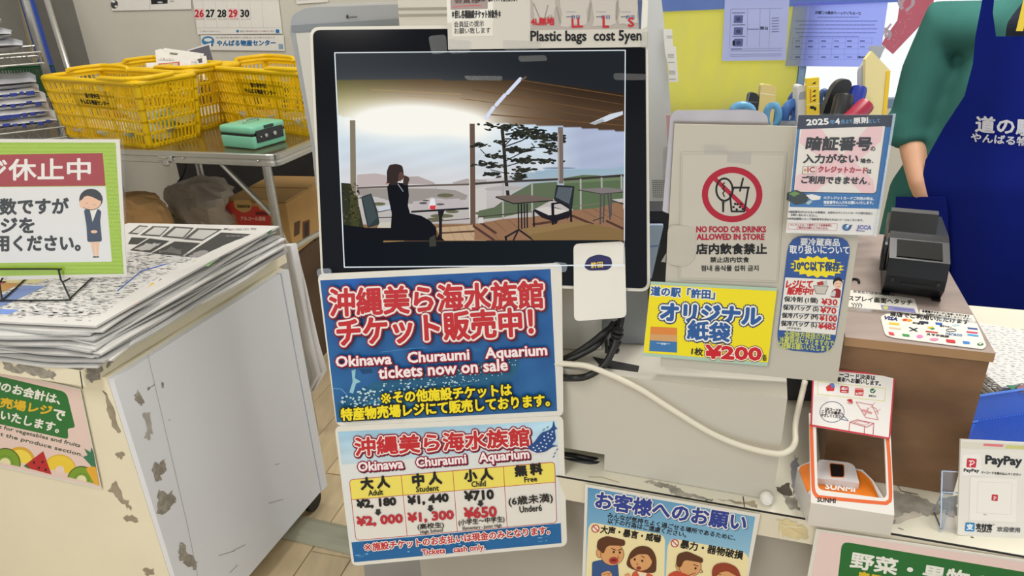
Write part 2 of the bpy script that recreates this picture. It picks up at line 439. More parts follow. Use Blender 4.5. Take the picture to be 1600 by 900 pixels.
for y in (224, 240, 248): p.line([(115, y), (340, y - 3)], 1.5, (140, 146, 185))
p.line([(120, 216), (165, 215)], 3.5, INK); p.done('printing', n1)
n2 = sheet('window_notice', PN, [(394, 8), (808, 10), (768, 294), (357, 290)], zG, NB, 'larger backlit holiday notice with mirrored lettering on the window', 'notice', thick=.0006)
p = Print(PN, zG, transl=.7)
p.text('ゴールデンウィーク休業のご案内', 690, 66, 490, 62, 14, INK, up=(0, -1), b=.8)
for i, (a, b_) in enumerate(((500, 680), (405, 762), (420, 750), (400, 760), (405, 755), (420, 680))):
    y = 76 + i * 17; x = a
    while x < b_:
        l = rng.uniform(8, 26); p.line([(x, y), (min(x + l, b_), y - .5)], 4, (150, 158, 200)); x += l + 4
for y in (168, 190, 216, 240, 262): p.line([(388, y), (745, y - 2)], 1, (150, 158, 200))
for k in range(7): p.line([(390 + k * 58, 168), (384 + k * 58, 262)], 1, (150, 158, 200))
for k in range(6):
    for y in (180, 205, 251): p.line([(402 + k * 57, y), (420 + k * 57, y)], 5, INK if (k + y) % 3 else (150, 158, 200))
p.text('道の駅', 715, 258, 675, 256, 10, INK, up=(0, -1), b=.5); p.done('printing', n2)
pf = Plane((0, YB + .25, 0), (0, -1, 0))
rbn = sheet('red_banner', pf, [(872, -60), (1020, -60), (1000, 60), (830, 238), (780, 195), (800, 160), (850, 90)], zG, mat((214, 60, 104), rough=.7, noise=.2, transl=.7), 'pinkish red banner with white letters hanging outside the window', 'banner', thick=.002)
p = Print(pf, zG, transl=.7)
p.text('り', 876, 58, 940, 20, 60, (240, 225, 230), b=3); p.text('す', 800, 190, 850, 130, 46, (240, 225, 230), b=3)
for k in range(30):
    t = rng.random(); p.oval(830 + 70 * (1 - t) + rng.uniform(-20, 20), 40 + 170 * t + rng.uniform(-12, 12), 2.2, 2.2, (245, 210, 220), n=6)
p.done('printing', rbn)
# ================================================================ LEFT SIDE
CREAM = mat((246, 238, 212), rough=0.5, noise=0.05, scale=4); PANEL = mat((236, 240, 248), rough=0.45, noise=0.04, scale=3)
WORN = mat((172, 167, 156), rough=0.8, noise=0.4, rgb2=(140, 134, 124), scale=90); STEEL = mat((190, 190, 188), rough=0.28, metal=0.9, noise=0.1)
zM = Z(0, 460, 2.046)
ZL = 0.765
T0 = hplane(ZL)
kc = T0.hit(126, 578); kw = T0.hit(0, 560) - kc; kw /= np.linalg.norm(kw)          # slab corner, direction to the left
A = hplane(.73).hit(167, 590); B = hplane(.73).hit(441, 419); ku = B - A; KL = np.linalg.norm(ku); ku /= KL; kin = np.array((-ku[1], ku[0], 0))
lc = thing('checkout_counter', 'cream and white counter on casters carrying the newspaper pile', 'counter', (A[0], A[1], 0))
def vert(p, z): return np.array((p[0], p[1], z))
LW = 0.75
body = [A, B, B + kin * LW, A + kin * LW + (kw - kin) * .0]
body[3] = A + kw * LW
MB().prism([vert(q, .065) for q in body], (0, 0, .665), CREAM).build('body', lc)
pn = Plane(A, -kin)
MB().prism([vert(A - kin * .001, .065), vert(B - kin * .001 - ku * .03, .065), vert(B - kin * .001 - ku * .03, .728), vert(A - kin * .001, .728)], -kin * .014, PANEL).build('side_panel', lc)
MB().prism([vert(B - ku * .027 - kin * .001, .065), vert(B - kin * .001, .065), vert(B - kin * .001, .728), vert(B - ku * .027 - kin * .001, .728)], -kin * .017, PANEL).build('edge_strip', lc)
sl = [kc, kc + ku * (KL + .07), kc + ku * (KL + .07) + kw * (LW + .02), kc + kw * (LW + .02)]
MB().prism([vert(q, ZL - .034) for q in sl], (0, 0, .034), CREAM).build('worktop', lc)
MB().prism([vert(q, ZL - .001) for q in sl], (0, 0, .0014), mat((120, 112, 98), rough=.7, noise=.4, scale=20)).build('worn_top_sheet', lc)
for t in (.08, KL - .035):
    for w_ in (.018, LW - .08):
        c = A + ku * t + kin * w_; ax = np.array((ku, kin, (0, 0, 1)))
        k = MB().lathe([(.012, -.012), (.03, -.012), (.032, -.006), (.032, .006), (.03, .012), (.012, .012)], vert(c, .032), mat((24, 24, 26), rough=.5, noise=.2), ax=np.array((ku, (0, 0, 1), kin)), n=16)
        k.box(vert(c, .055), (.045, .04, .022), mat((40, 40, 42), rough=.5, noise=.1), ax=ax, bevel=.004); k.build('caster', lc)
def jag(pts, seed, amp):
    r = np.random.default_rng(seed); out = []
    for a, b in zip(pts, pts[1:] + pts[:1]):
        for k in range(5):
            t = k / 5; out.append((a[0] + (b[0] - a[0]) * t + r.normal() * amp, a[1] + (b[1] - a[1]) * t + r.normal() * amp))
    return out
# scuffs and torn tape, each with an outline of its own
pside = Print(pn.off(.0152), zM); WS = (168, 164, 154)
for i, (q, a) in enumerate((([(430, 318), (445, 305), (455, 330), (465, 345), (450, 352), (436, 345)], 3), ([(455, 380), (480, 376), (488, 440), (478, 465), (462, 460), (470, 430)], 2),
                            ([(490, 548), (525, 528), (530, 560), (515, 590), (498, 600)], 4), ([(500, 632), (550, 626), (562, 660), (520, 706), (505, 690)], 4),
                            ([(575, 800), (585, 788), (625, 850), (628, 880), (600, 870), (575, 850)], 4), ([(516, 280), (524, 282), (524, 300), (518, 298)], 1), ([(470, 300), (495, 285), (492, 292), (472, 308)], 1))):
    pside.fill(jag(q, i, a), WORN if i != 1 else mat((190, 187, 180), rough=.8, noise=.2, scale=40)); pside.done('scuff_mark', lc)
for a, b in (((700, 835), (750, 820)), ((745, 820), (785, 800)), ((860, 668), (905, 655)), ((880, 545), (892, 541)), ((735, 890), (760, 865)), ((540, 400), (543, 403))): pside.line([a, b], 2.5, (176, 174, 170)); pside.done('scratch', lc)
pside.line([(472, 190), (600, 740), (632, 900)], 1.3, (176, 176, 178))
pside.done('panel_joint', lc)
plip = Print(Plane(kc, np.cross(kw, (0, 0, 1))).off(.0006), zM)
plip.fill(jag([(5, 215), (60, 222), (150, 240), (178, 252), (170, 272), (120, 262), (50, 250), (10, 236)], 3, 3.5), WORN); plip.done('worn_patch', lc)
plip = Print(Plane(kc, -kin).off(.0006), zM)
plip.fill(jag([(276, 235), (300, 222), (322, 210), (335, 238), (316, 270), (290, 288), (275, 268)], 5, 4), WORN); plip.done('worn_patch', lc)
plip.fill(jag([(335, 212), (358, 196), (362, 215), (345, 236)], 8, 3), WORN); plip.done('worn_patch', lc); plip.line([(256, 246), (264, 300)], 4, (60, 50, 44)); plip.done('edge_gap', lc)
PF = Plane(A, np.cross(kw, (0, 0, 1)))
pfr = Print(PF.off(.0006), zM)
for i, q in enumerate(([(345, 625), (370, 595), (395, 650), (424, 690), (405, 685), (375, 650)], [(392, 712), (418, 706), (440, 715), (440, 730), (405, 725)], [(330, 310), (350, 340), (385, 440), (375, 445), (345, 380)], [(455, 882), (490, 876), (494, 896), (465, 896)], [(366, 508), (396, 506), (392, 526), (374, 522)])):
    pfr.fill(jag(q, 20 + i, 2.5), mat((172, 160, 138), rough=.8, noise=.25, scale=40)); pfr.done('scuff_mark', lc)

# ---- produce notice on the counter front
zA = Z(0, 560, 4.09)
PP = PF.off(.0046)
gp = sheet('produce_poster', PP, [(-260, 25), (512, 195), (650, 838), (-260, 640)], zA, LAMIN, 'pink and green produce notice with fruit on the left counter front', 'poster', thick=.001)
p = Print(PP, zA)
p.fill([(-255, 32), (506, 203), (636, 822), (-255, 628)], (240, 214, 206))
p.fill([tuple(q) for q in rounded([(-250, 55), (425, 215), (480, 440), (432, 450), (438, 518), (-250, 365)], [0, 40, 12, 12, 24, 0])], (48, 122, 62))
p.text('特産物のお会計は、', -215, 158, 380, 296, 62, (245, 243, 235), b=2.6); p.text('青果物売場レジ', -250, 268, 325, 366, 62, (232, 190, 50), b=3)
p.text('で', 330, 380, 402, 402, 62, (245, 243, 235), b=3); p.text('お願いいたします。', -215, 338, 372, 478, 60, (245, 243, 235), b=2.6)
p.text('Please check out for vegetables and fruits', -330, 378, 508, 575, 30, (74, 92, 70), b=1); p.text('available at the produce section.', -240, 440, 524, 634, 30, (74, 92, 70), b=1)
def kiwi(cx, cy, r, rot):
    k = math.radians(rot); a = np.linspace(math.pi, 2 * math.pi, 16)
    h = lambda rr: [(cx + rr * (math.cos(t) * math.cos(k) - math.sin(t) * math.sin(k)), cy + rr * (math.cos(t) * math.sin(k) + math.sin(t) * math.cos(k))) for t in a]
    p.fill(h(r), (86, 98, 40)); p.fill(h(r * .93), (128, 168, 56)); p.fill(h(r * .36), (240, 236, 190))
    for t in np.linspace(3.4, 6.0, 9):
        x, y = r * .5 * math.cos(t), r * .5 * math.sin(t); p.oval(cx + x * math.cos(k) - y * math.sin(k), cy + x * math.sin(k) + y * math.cos(k), 3, 3, (40, 50, 24), n=6)
def half(cx, cy, r, rot, c, c2, rr):
    k = math.radians(rot)
    for q, cc in ((r, c), (rr, c2)): p.fill([(cx + q * math.cos(t + k), cy + q * math.sin(t + k)) for t in np.linspace(math.pi, 2 * math.pi, 18)], cc)
half(125, 665, 100, 12, (228, 178, 62), (250, 226, 90), 82); half(380, 722, 108, 12, (236, 196, 60), (248, 214, 70), 100); p.oval(382, 712, 28, 26, (244, 220, 214))
kiwi(32, 672, 100, 12); kiwi(520, 780, 92, 14); half(610, 800, 100, 14, (240, 180, 60), (240, 180, 60), 90) if 0 else p.fill([(548, 705), (590, 685), (612, 695), (634, 815), (605, 805)], (240, 182, 64))
p.fill([(150, 688), (275, 594), (328, 742), (196, 706)], (196, 44, 52)); p.fill([(150, 688), (168, 676), (196, 706), (180, 704)], (60, 110, 60))
for x, y in ((218, 665), (272, 662), (248, 700), (292, 712)): p.oval(x, y, 8, 9, (70, 24, 28), n=8)
p.fill([(530, 630), (560, 618), (538, 578), (578, 600), (582, 568), (596, 600), (612, 694), (585, 690)], (60, 128, 96)); p.done('printing', gp)

# ---- newspapers piled on the counter
ZN = 0.832
nr = hplane(ZN).hit(150, 509); fr = hplane(ZN).hit(436, 353); nu = fr - nr; NL = np.linalg.norm(nu); nu /= NL
nw = hplane(ZN).hit(0, 502) - nr; nw /= np.linalg.norm(nw)
def newspaper(z, dn, dr, rot, th, c, label, sag=0.0, top=False, w=.41):
    ca, sa = math.cos(rot), math.sin(rot); R3 = np.array(((ca, -sa, 0), (sa, ca, 0), (0, 0, 1)))
    o = nr * (1, 1, 0) + nu * dn - nw * dr; U, Wd = R3 @ nu, R3 @ nw
    r = np.random.default_rng(int(z * 1e5)); ph = r.uniform(0, 6, 4); nx, ny = 15, 13; P = np.zeros((ny, nx, 3))
    for i in range(ny):
        for j in range(nx):
            s_, t = j / (nx - 1), i / (ny - 1)
            rag = 0 if top else .006
            q = o + U * (NL * s_ + (rag * math.sin(ph[0] + 9 * t) if j in (0, nx - 1) else 0)) + Wd * (w * t + (rag * math.sin(ph[1] + 8 * s_) if i in (0, ny - 1) else 0))
            e1, e2 = max(0, .16 - t) / .16, max(0, .14 - s_) / .14
            q[2] = z + (.0012 * math.sin(7 * s_ + ph[2]) if not top else 0) - sag * (e1 * e1 + e2 * e2) + (.004 * e1 * e1 * math.sin(math.pi * s_) if top else .003 * e1 * math.sin(7 * s_ + ph[3]))
            P[i, j] = q
    return MB().grid(P, c, (0, 0, -th)).build('newspaper', label=label, cat='newspaper', group=None if top else 'newspapers under the top one on the left counter', smooth=False)
NPM = [mat(c, rough=.8, noise=.06, scale=14) for c in ((212, 212, 210), (198, 198, 197), (220, 219, 217), (188, 188, 187))]
ORD = ('lowest', 'second', 'third', 'fourth', 'fifth', 'sixth', 'seventh', 'eighth', 'ninth', 'tenth', 'eleventh', 'twelfth', 'thirteenth', 'fourteenth', 'fifteenth')
def nlab(i): return 'lowest newspaper, directly on the left counter worktop under the pile' if i == 0 else 'ragged edged newspaper, %s from the bottom of the pile on the left counter' % ORD[i]
r_ = np.random.default_rng(5); z = ZL + .0055
for i in range(15):
    f = i / 14
    newspaper(z, -.008 + (1 - f) * -.022 + r_.normal() * .005, (1 - f) * .018 + r_.normal() * .007, r_.normal() * .009, .0034, NPM[i % 4], nlab(i), sag=.001 + .003 * r_.random())
    z += (ZN - ZL - .008) / 15
top = newspaper(ZN, 0, 0, 0, .004, NPM[2], 'topmost open newspaper with black picture boxes on the left counter', sag=0, top=True)
zR = Z(180, 240, 3.75); p = Print(hplane(ZN), zR, lift=3e-4, rough=.8); DK = (74, 74, 74)
for q in ([(75, 468), (140, 420), (195, 424), (130, 474)], [(145, 478), (220, 424), (322, 428), (262, 486)], [(270, 488), (345, 426), (462, 434), (398, 500)], [(398, 502), (480, 436), (628, 442), (510, 512)]):
    p.fill(q, (92, 92, 92)); c = np.mean(q, 0); p.fill([tuple(c + (np.array(k) - c) * .74 + (6, 0)) for k in q], (196, 196, 194))
for q in ([(75, 530), (95, 490), (190, 494), (130, 532)], [(85, 566), (200, 496), (318, 512), (208, 580)], [(212, 584), (350, 514), (500, 524), (392, 600)], [(398, 602), (620, 462), (806, 472), (620, 618)]): p.fill(q, DK)
p.fill(jag([(430, 596), (520, 560), (610, 590), (600, 612), (440, 606)], 4, 4), (150, 150, 150)); p.fill(jag([(250, 575), (330, 545), (390, 560), (380, 590)], 6, 4), (110, 110, 110)); p.fill(jag([(110, 560), (200, 520), (270, 522), (200, 570)], 9, 4), (180, 180, 178))
for k in range(5): p.line([(650 + 30 * k, 482), (672 + 30 * k, 483)], 3, (170, 170, 170))
p.text('新聞広告', 660, 452, 830, 446, 12, (140, 140, 140)); p.fill([(640, 436), (664, 437), (655, 446), (632, 445)], (110, 110, 110)); p.fill([(888, 462), (905, 446), (922, 448), (900, 474)], (60, 100, 70))
p.fill([(420, 655), (470, 622), (585, 630), (545, 660)], (150, 196, 128)); p.text('おすすめ', 470, 655, 560, 645, 14, (50, 80, 44), b=1); p.fill([(318, 620), (345, 604), (400, 612), (360, 634)], (200, 200, 200))
p.fill([(168, 808), (215, 756), (282, 764), (235, 812)], (226, 186, 74)); p.fill([(250, 750), (264, 734), (292, 734), (276, 750)], (110, 110, 110)); p.fill([(372, 692), (400, 668), (452, 676), (430, 694)], (226, 196, 84))
p.fill([(60, 890), (100, 850), (160, 840), (130, 880)], (226, 170, 160)); p.line([(12, 804), (150, 690), (300, 645)], 5, (70, 105, 200)); p.line([(300, 645), (400, 604), (470, 560)], 1.5, (190, 190, 190))
r_ = np.random.default_rng(3)
hseg = []
for k in range(1900):
    s_, t = r_.uniform(.05, .64) if k % 5 else r_.uniform(.02, .62), r_.uniform(.06, .98)
    hseg.append((s_, t, r_.uniform(.004, .013), r_.integers(3)))
mb = p.mb
for s_, t, l, c in hseg:
    o = vert(nr + nu * (NL * s_) + nw * (.41 * t), ZN + 4e-4); d1, d2 = nw * l, nu * .0024
    mb.add([o, o + d1, o + d1 + d2, o + d2], [(0, 1, 2, 3)], mat(((150, 150, 154), (172, 172, 176), (192, 192, 196))[c], rough=.8))
for s_, t, w_, h_, c in ((.1, .62, .1, .05, (120, 140, 190)), (.08, .78, .12, .04, (196, 150, 90)), (.3, .7, .1, .1, (214, 208, 160)), (.22, .88, .05, .1, (200, 110, 130)), (.45, .86, .12, .05, (150, 170, 200)), (.05, .5, .02, .2, (120, 150, 220)), (.04, .75, .02, .2, (120, 150, 220)), (.33, .93, .03, .05, (190, 70, 90))):
    o = vert(nr + nu * (NL * s_) + nw * (.41 * t), ZN + 4.5e-4); d1, d2 = nw * h_, nu * w_
    mb.add([o, o + d1, o + d1 + d2, o + d2], [(0, 1, 2, 3)], mat(c, rough=.8))
p.done('newsprint', top)

# ---- wire stand with the register-closed sign
zB = Z(0, 210, 3.913); zL = Z(0, 200, 3.2)
PS = facing(100, 330, 1.38, yaw=-3, tilt=10)
foot = hplane(ZN + .0035)
wm = mat((24, 24, 26), rough=.4, noise=.1)
ws = thing('wire_sign_stand', 'black bent wire stand on the newspapers holding the green sign', 'stand', vert(foot.hit(60, 450), ZN))
sg = sheet('register_sign', PS, [(-300, 28), (730, 30), (776, 868), (-300, 900)], zB, LAMIN, 'green bordered laminated register closed sign with bowing clerk on wire stand', 'sign', thick=.002)
p = Print(PS, zB, coat=.3)
p.fill([(-295, 48), (706, 50), (757, 852), (-295, 872)], (166, 202, 52))
for k in range(46):
    for j in range(34):
        x, y = 4 + k * 16.5 + (8 if j % 2 else 0) + (j * .9), 58 + j * 24
        if (x < 640 + (y - 110) * .06 and 112 < y < 778) or x > 704 + (y - 50) * .063 or y > 850: continue
        p.mb.add(p.P([(x - 4, y), (x, y - 5), (x + 4, y), (x, y + 5)]), [(0, 1, 2, 3)], p.m((138, 184, 40)))
p.fill([(-290, 128), (628, 114), (645, 314), (-290, 322)], (166, 40, 48)); p.fill([(-290, 324), (646, 318), (684, 778), (-290, 790)], (230, 230, 230))
p.text('レジ休止中', -255, 282, 552, 276, 128, (240, 236, 232), b=3.5)
p.text('お手数ですが', -205, 492, 418, 486, 96, (26, 26, 26), b=4.5); p.text('隣のレジを', -330, 605, 208, 604, 96, (26, 26, 26), b=4.5); p.text('ご利用ください。', -215, 714, 490, 712, 96, (26, 26, 26), b=4.5)
SK = (240, 196, 164)
p.fill([(552, 658), (580, 658), (582, 748), (572, 748)], SK); p.fill([(582, 658), (608, 658), (602, 748), (590, 748)], SK); p.fill([(568, 746), (586, 744), (588, 754), (568, 754)], (40, 36, 40)); p.fill([(588, 746), (604, 744), (606, 752), (588, 754)], (40, 36, 40))
p.rfill([(512, 462), (545, 450), (600, 456), (620, 470), (612, 530), (624, 655), (534, 658), (528, 555)], 14, (40, 58, 84)); p.fill([(548, 455), (596, 455), (566, 535)], WHITE); p.oval(575, 595, 20, 10, SK)
p.oval(556, 398, 72, 66, (30, 28, 30)); p.oval(556, 415, 62, 44, SK); p.fill([tuple(q) for q in rounded([(494, 412), (500, 350), (560, 335), (620, 360), (622, 412), (560, 380), (520, 372)], 20)], (30, 28, 30))
p.oval(500, 425, 14, 26, SK); p.line([(525, 418), (538, 422)], 2, (90, 60, 50)); p.line([(570, 430), (584, 432)], 2, (90, 60, 50)); p.line([(535, 448), (548, 450)], 2, (200, 90, 90)); p.done('printing', sg)
MB().prism(PS.hits(zB([(-305, 22), (757, 20), (780, 872), (-305, 905)]), .0018), -PS.n * .0004, glass(alpha=.03, rough=.05)).build('clear_sleeve', sg)
m = MB(); w = .0017
fb = lambda x, y: foot.hit(*zL([(x, y)])[0])
pb = PS.off(.008)
sb = lambda x, y: pb.hit(*zL([(x, y)])[0])
m.tube(spline([sb(-160, 706), sb(270, 705), sb(292, 712), sb(300, 740), sb(312, 768), sb(350, 752)], 5), w, wm, n=6)
m.build('front_rail', ws)
m = MB(); m.tube(spline([fb(-150, 862), fb(150, 862), fb(335, 860), fb(352, 850), fb(400, 805), fb(462, 748), fb(560, 660)], 5), w, wm, n=6)
m.tube(spline([fb(10, 862), fb(80, 800), fb(130, 752), fb(240, 655)], 5), w, wm, n=6); m.build('base_loop', ws)
m = MB(); m.tube([fb(350, 852), sb(312, 768)], w, wm, n=6); m.tube([fb(10, 862), sb(-4, 768)], w, wm, n=6); m.tube(spline([sb(-30, 780), sb(0, 768), sb(14, 750)], 4), w, wm, n=6); m.build('upright', ws)

# ---- white plastic sheet hanging off the far end of the counter
zS = Z(420, 380, 3.464); ph = facing(455, 500, 1.92, yaw=0, tilt=0); P = []
Ls = [(78, 20), (62, 130), (90, 300), (120, 480), (150, 640), (180, 760), (205, 825)]; Rs = [(118, 14), (140, 120), (172, 240), (205, 390), (245, 560), (288, 705), (225, 815)]
for (a, b) in zip(Ls, Rs):
    row = []
    for k in range(9):
        t = k / 8; q = zS([(a[0] - 30 + (b[0] - a[0] + 30) * t, a[1] + (b[1] - a[1]) * t)])[0]; row.append(ph.hit(*q, lift=.012 * math.sin(k * 1.9 + a[1] * .003) * (.3 + a[1] / 900)))
    P.append(row)
MB().grid(np.array(P), mat((240, 240, 242), rough=.5, noise=.03, transl=.25), (0.01, .02, 0)).build('plastic_sheet', smooth=True, label='white plastic sheet hanging at the far end of the left counter', cat='sheet')
# cable cover across the floor
fz = hplane(.001); a0, a1, b0, b1 = fz.hit(426, 838), fz.hit(544, 866), fz.hit(452, 802), fz.hit(540, 825)
d = a1 - a0; d /= np.linalg.norm(d); n_ = np.array((-d[1], d[0], 0)); wd = (b0 - a0) @ n_
prof = [(0, .001), (.12, .012), (.3, .018), (.7, .018), (.88, .012), (1, .001)]
s0 = a0 - d * .12; s1 = a1 + d * .45
MB().prism([s0 + n_ * wd * t + np.array((0, 0, h)) for t, h in prof], s1 - s0, mat((172, 172, 152), rough=.55, noise=.1, scale=6)).build('cable_cover', label='flat grey green cable cover crossing the tiled floor', cat='cable cover')
# ================================================================ BACK LEFT: folding table, baskets, rack
zT = at_depth(430, 243, 1.9)[2]; TT = hplane(zT)
t_nr = TT.hit(430, 243); t_fl = TT.hit(195, 235) - t_nr; t_fl /= np.linalg.norm(t_fl)
t_in = np.array((t_fl[1], -t_fl[0], 0)); tax = np.array((-t_fl, t_in, (0, 0, 1)))
TLN, TDP = 0.80, 0.60
ft = thing('folding_table', 'folding table with glossy brown top and aluminium edge against the wall', 'table', vert(t_nr + t_fl * TLN / 2 + t_in * TDP / 2, 0))
ALU = mat((196, 196, 192), rough=.3, metal=.85, noise=.08, scale=20, stretch=(1, 1, 8))
def tp(a, b, z): return vert(t_nr + t_fl * a + t_in * b, z)
MB().prism([tp(.004, .004, zT - .012), tp(TLN - .004, .004, zT - .012), tp(TLN - .004, TDP - .004, zT - .012), tp(.004, TDP - .004, zT - .012)], (0, 0, .012), mat((92, 74, 48), rough=.16, noise=.35, rgb2=(70, 54, 34), scale=10, stretch=(1, 12, 1), coat=.3)).build('table_top', ft)
rim = rounded([tp(0, 0, zT), tp(TLN, 0, zT), tp(TLN, TDP, zT), tp(0, TDP, zT)], .03, 5)
m = MB(); n = len(rim); ctr = rim.mean(0)
prof = [(0, .002), (.004, 0), (.004, -.011), (.001, -.014), (.001, -.017), (.004, -.02), (.004, -.03), (0, -.032), (-.012, -.032), (-.012, .002)]
rows = []
for q in rim:
    o = q - ctr; o = o / np.linalg.norm(o) * 1.0
    rows.append([q + np.array((o[0], o[1], 0)) * a + np.array((0, 0, b)) for a, b in prof])
rows = np.array(rows); k = len(prof)
m.add(rows.reshape(-1, 3), [(i * k + j, i * k + (j + 1) % k, ((i + 1) % n) * k + (j + 1) % k, ((i + 1) % n) * k + j) for i in range(n) for j in range(k)], ALU); m.build('edge_rail', ft)
for a in (.055, .3): MB().lathe([(.003, 0), (.0035, .001), (.002, .002)], tp(a, -.0045, zT - .016), ALU, ax=np.array((t_fl, (0, 0, 1), -t_in)), n=10).build('rivet', ft)
ck = tp(.36, -.006, zT - .018); m = MB(); m.box(ck, (.05, .006, .016), ALU, ax=tax, bevel=.003); m.box(ck + np.array((0, 0, -.012)), (.024, .008, .02), ALU, ax=tax, bevel=.005); m.tube([ck - t_fl * .012 - t_in * .006 + (0, 0, .003), ck + t_fl * .014 - t_in * .006 + (0, 0, .003)], .003, ALU, n=8); m.build('latch', ft)
for a in (.07, TLN - .07):
    for b in (.05, TDP - .05):
        MB().tube([tp(a, b, zT - .03), tp(a - .0, b, .012)], .013, ALU, n=10).build('leg', ft)
    MB().tube([tp(a + (.16 if a < .4 else -.16), .05, zT - .03), tp(a, .05, zT - .2)], .007, ALU, n=8).build('brace', ft)
    q = spline([tp(a, .05, zT - .22), tp(a, .09, zT - .30), tp(a, .2, zT - .315), tp(a, TDP - .1, zT - .315), tp(a, TDP - .05, zT - .22)], 5); MB().tube(q, .009, ALU, n=8).build('cross_bar', ft)

YB1 = mat((238, 196, 14), rough=.38, spec=.5, noise=.05, scale=5); ZU = np.array((0, 0, 1.0))
def basket(C0, e1, e2, Lb, Sb, H, label, f=(.03, .012)):
    cen = C0 + e1 * Lb / 2 + e2 * Sb / 2; root = thing('shopping_basket', label, 'basket', cen, 'yellow shopping baskets on the folding table')
    lo = [C0, C0 + e1 * Lb, C0 + e1 * Lb + e2 * Sb, C0 + e2 * Sb]
    hi = [C0 - e1 * f[0] - e2 * f[1], C0 + e1 * (Lb + f[0]) - e2 * f[1], C0 + e1 * (Lb + f[0]) + e2 * (Sb + f[1]), C0 - e1 * f[0] + e2 * (Sb + f[1])]
    hi = [q + ZU * H for q in hi]; m = MB()
    for w in range(4):
        a, b, c, d = lo[w], lo[(w + 1) % 4], hi[(w + 1) % 4], hi[w]
        S = lambda u, v: (a * (1 - u) + b * u) * (1 - v) + (d * (1 - u) + c * u) * v
        nn = np.cross(b - a, d - a); nn /= np.linalg.norm(nn); nn = nn if nn @ (cen - a) > 0 else -nn
        def patch(u0, u1, v0, v1, t=.003): m.prism([S(u0, v0), S(u1, v0), S(u1, v1), S(u0, v1)], nn * t, YB1)
        nb = int(round(np.linalg.norm(b - a) / .0135)); longside = w in (0, 2)
        for v0, v1 in ((0, .05), (.2, .235), (.385, .42), (.57, .605), (.755, .79), (.93, 1)): patch(0, 1, v0, v1, .004)
        for k in range(nb + 1):
            u = k / nb; ww = .17 / nb if 0 < k < nb else 1.0 / nb
            patch(max(0, u - ww), min(1, u + ww), 0, 1)
        for u in (.33, .66) if longside else (.5,): patch(u - .012, u + .012, 0, 1, .0035)
        if longside: patch(.24, .70, .56, .85, .002)
    m.prism([q + ZU * .001 for q in lo], ZU * .003, YB1)
    m.tube(rounded(hi, .03, 4), .0075, YB1, n=8, closed=True); m.build('body', root)
    for s_ in (0, 1):      # two handles folded down on the rim
        A_, B_ = (hi[0], hi[1]) if s_ == 0 else (hi[3], hi[2]); inn = e2 if s_ == 0 else -e2
        g = lambda u, o, h: A_ * (1 - u) + B_ * u + inn * o + ZU * h
        q = spline([g(.38, .004, -.004), g(.34, .0, .009), g(.1, -.004, .011), g(-.01, .03, .012), g(-.012, .1, .012), g(0, .125, .012)], 4) if s_ == 0 else spline([g(.7, .004, -.004), g(.72, 0, .009), g(.95, .0, .012), g(1.0, .03, .012), g(1.0, .10, .012), g(.97, .125, .012)], 4)
        MB().tube(q, .0065, YB1, n=8).build('handle', root)
    a, b, c, d = lo[0], lo[1], hi[1], hi[0]
    # lettering on the label panel (text runs from the far end towards the near corner when seen from outside)
    V, mbt = None, MB(); nn = np.cross(b - a, d - a); nn /= np.linalg.norm(nn); nn = nn if nn @ (cen - a) < 0 else -nn
    ink = mat((40, 36, 24), rough=.6)
    for body, u0, u1, v0, v1 in (('道の駅許田', .555, .40, .725, .80), ('やんばる物産センター', .63, .32, .62, .70)):
        gv, gt, _ = glyphs(body)
        for ox, oy in ((0, 0), (.006, 0), (-.006, 0), (0, .05), (0, -.05)):
            pts = [(a * (1 - U) + b * U) * (1 - V_) + (d * (1 - U) + c * U) * V_ + nn * .0004 for U, V_ in zip(u0 + (gv[:, 0] + ox) * (u1 - u0), v0 + (gv[:, 1] + oy) * (v1 - v0))]
            mbt.add(pts, [tuple(t) for t in gt.tolist()], ink)
    mbt.build('lettering', root, normals=False)
    return root, lo, hi
def base_from(pn_, pl_, pr_):
    c, l, r = TT.hit(*pn_), TT.hit(*pl_), TT.hit(*pr_); e1 = l - c; n1 = np.linalg.norm(e1); e1 /= n1
    e2 = r - c; e2 -= e1 * (e2 @ e1); n2 = np.linalg.norm(e2); return c, e1, e2 / n2, n1, n2
c, e1, e2, n1, n2 = base_from((233, 232), (103, 214), (296, 211)); e2t = TT.hit(296, 211) - c; print('ANG', e2t @ e1 / np.linalg.norm(e2t), np.linalg.norm(e2t)); e2 = e2 * .75 + .25 * e2t / np.linalg.norm(e2t); e2 /= np.linalg.norm(e2)
print('BASKET1', n1, n2)
b1, lo1, hi1 = basket(c, e1, e2, .435, .185, .185, 'yellow shopping basket nearest the left, in front with green packets inside')
c2, e12, e22, n1, n2 = base_from((312, 204), (215, 193), (346, 193)); print('BASKET2', n1, n2)
b2, lo2, hi2 = basket(c2, e1, e2, .42, .185, .185, 'yellow shopping basket behind the others with leaflets sticking out')
c3 = TT.hit(492, 214); e13 = TT.hit(350, 194) - c3; e13 /= np.linalg.norm(e13); e23 = np.array((e13[1], -e13[0], 0)); print('BASKET3', np.linalg.norm(TT.hit(350, 194) - c3))
b3, lo3, hi3 = basket(c3, e13, e23, .45, .20, .185, 'yellow shopping basket on the right, behind the green cash box', f=(.035, .02))
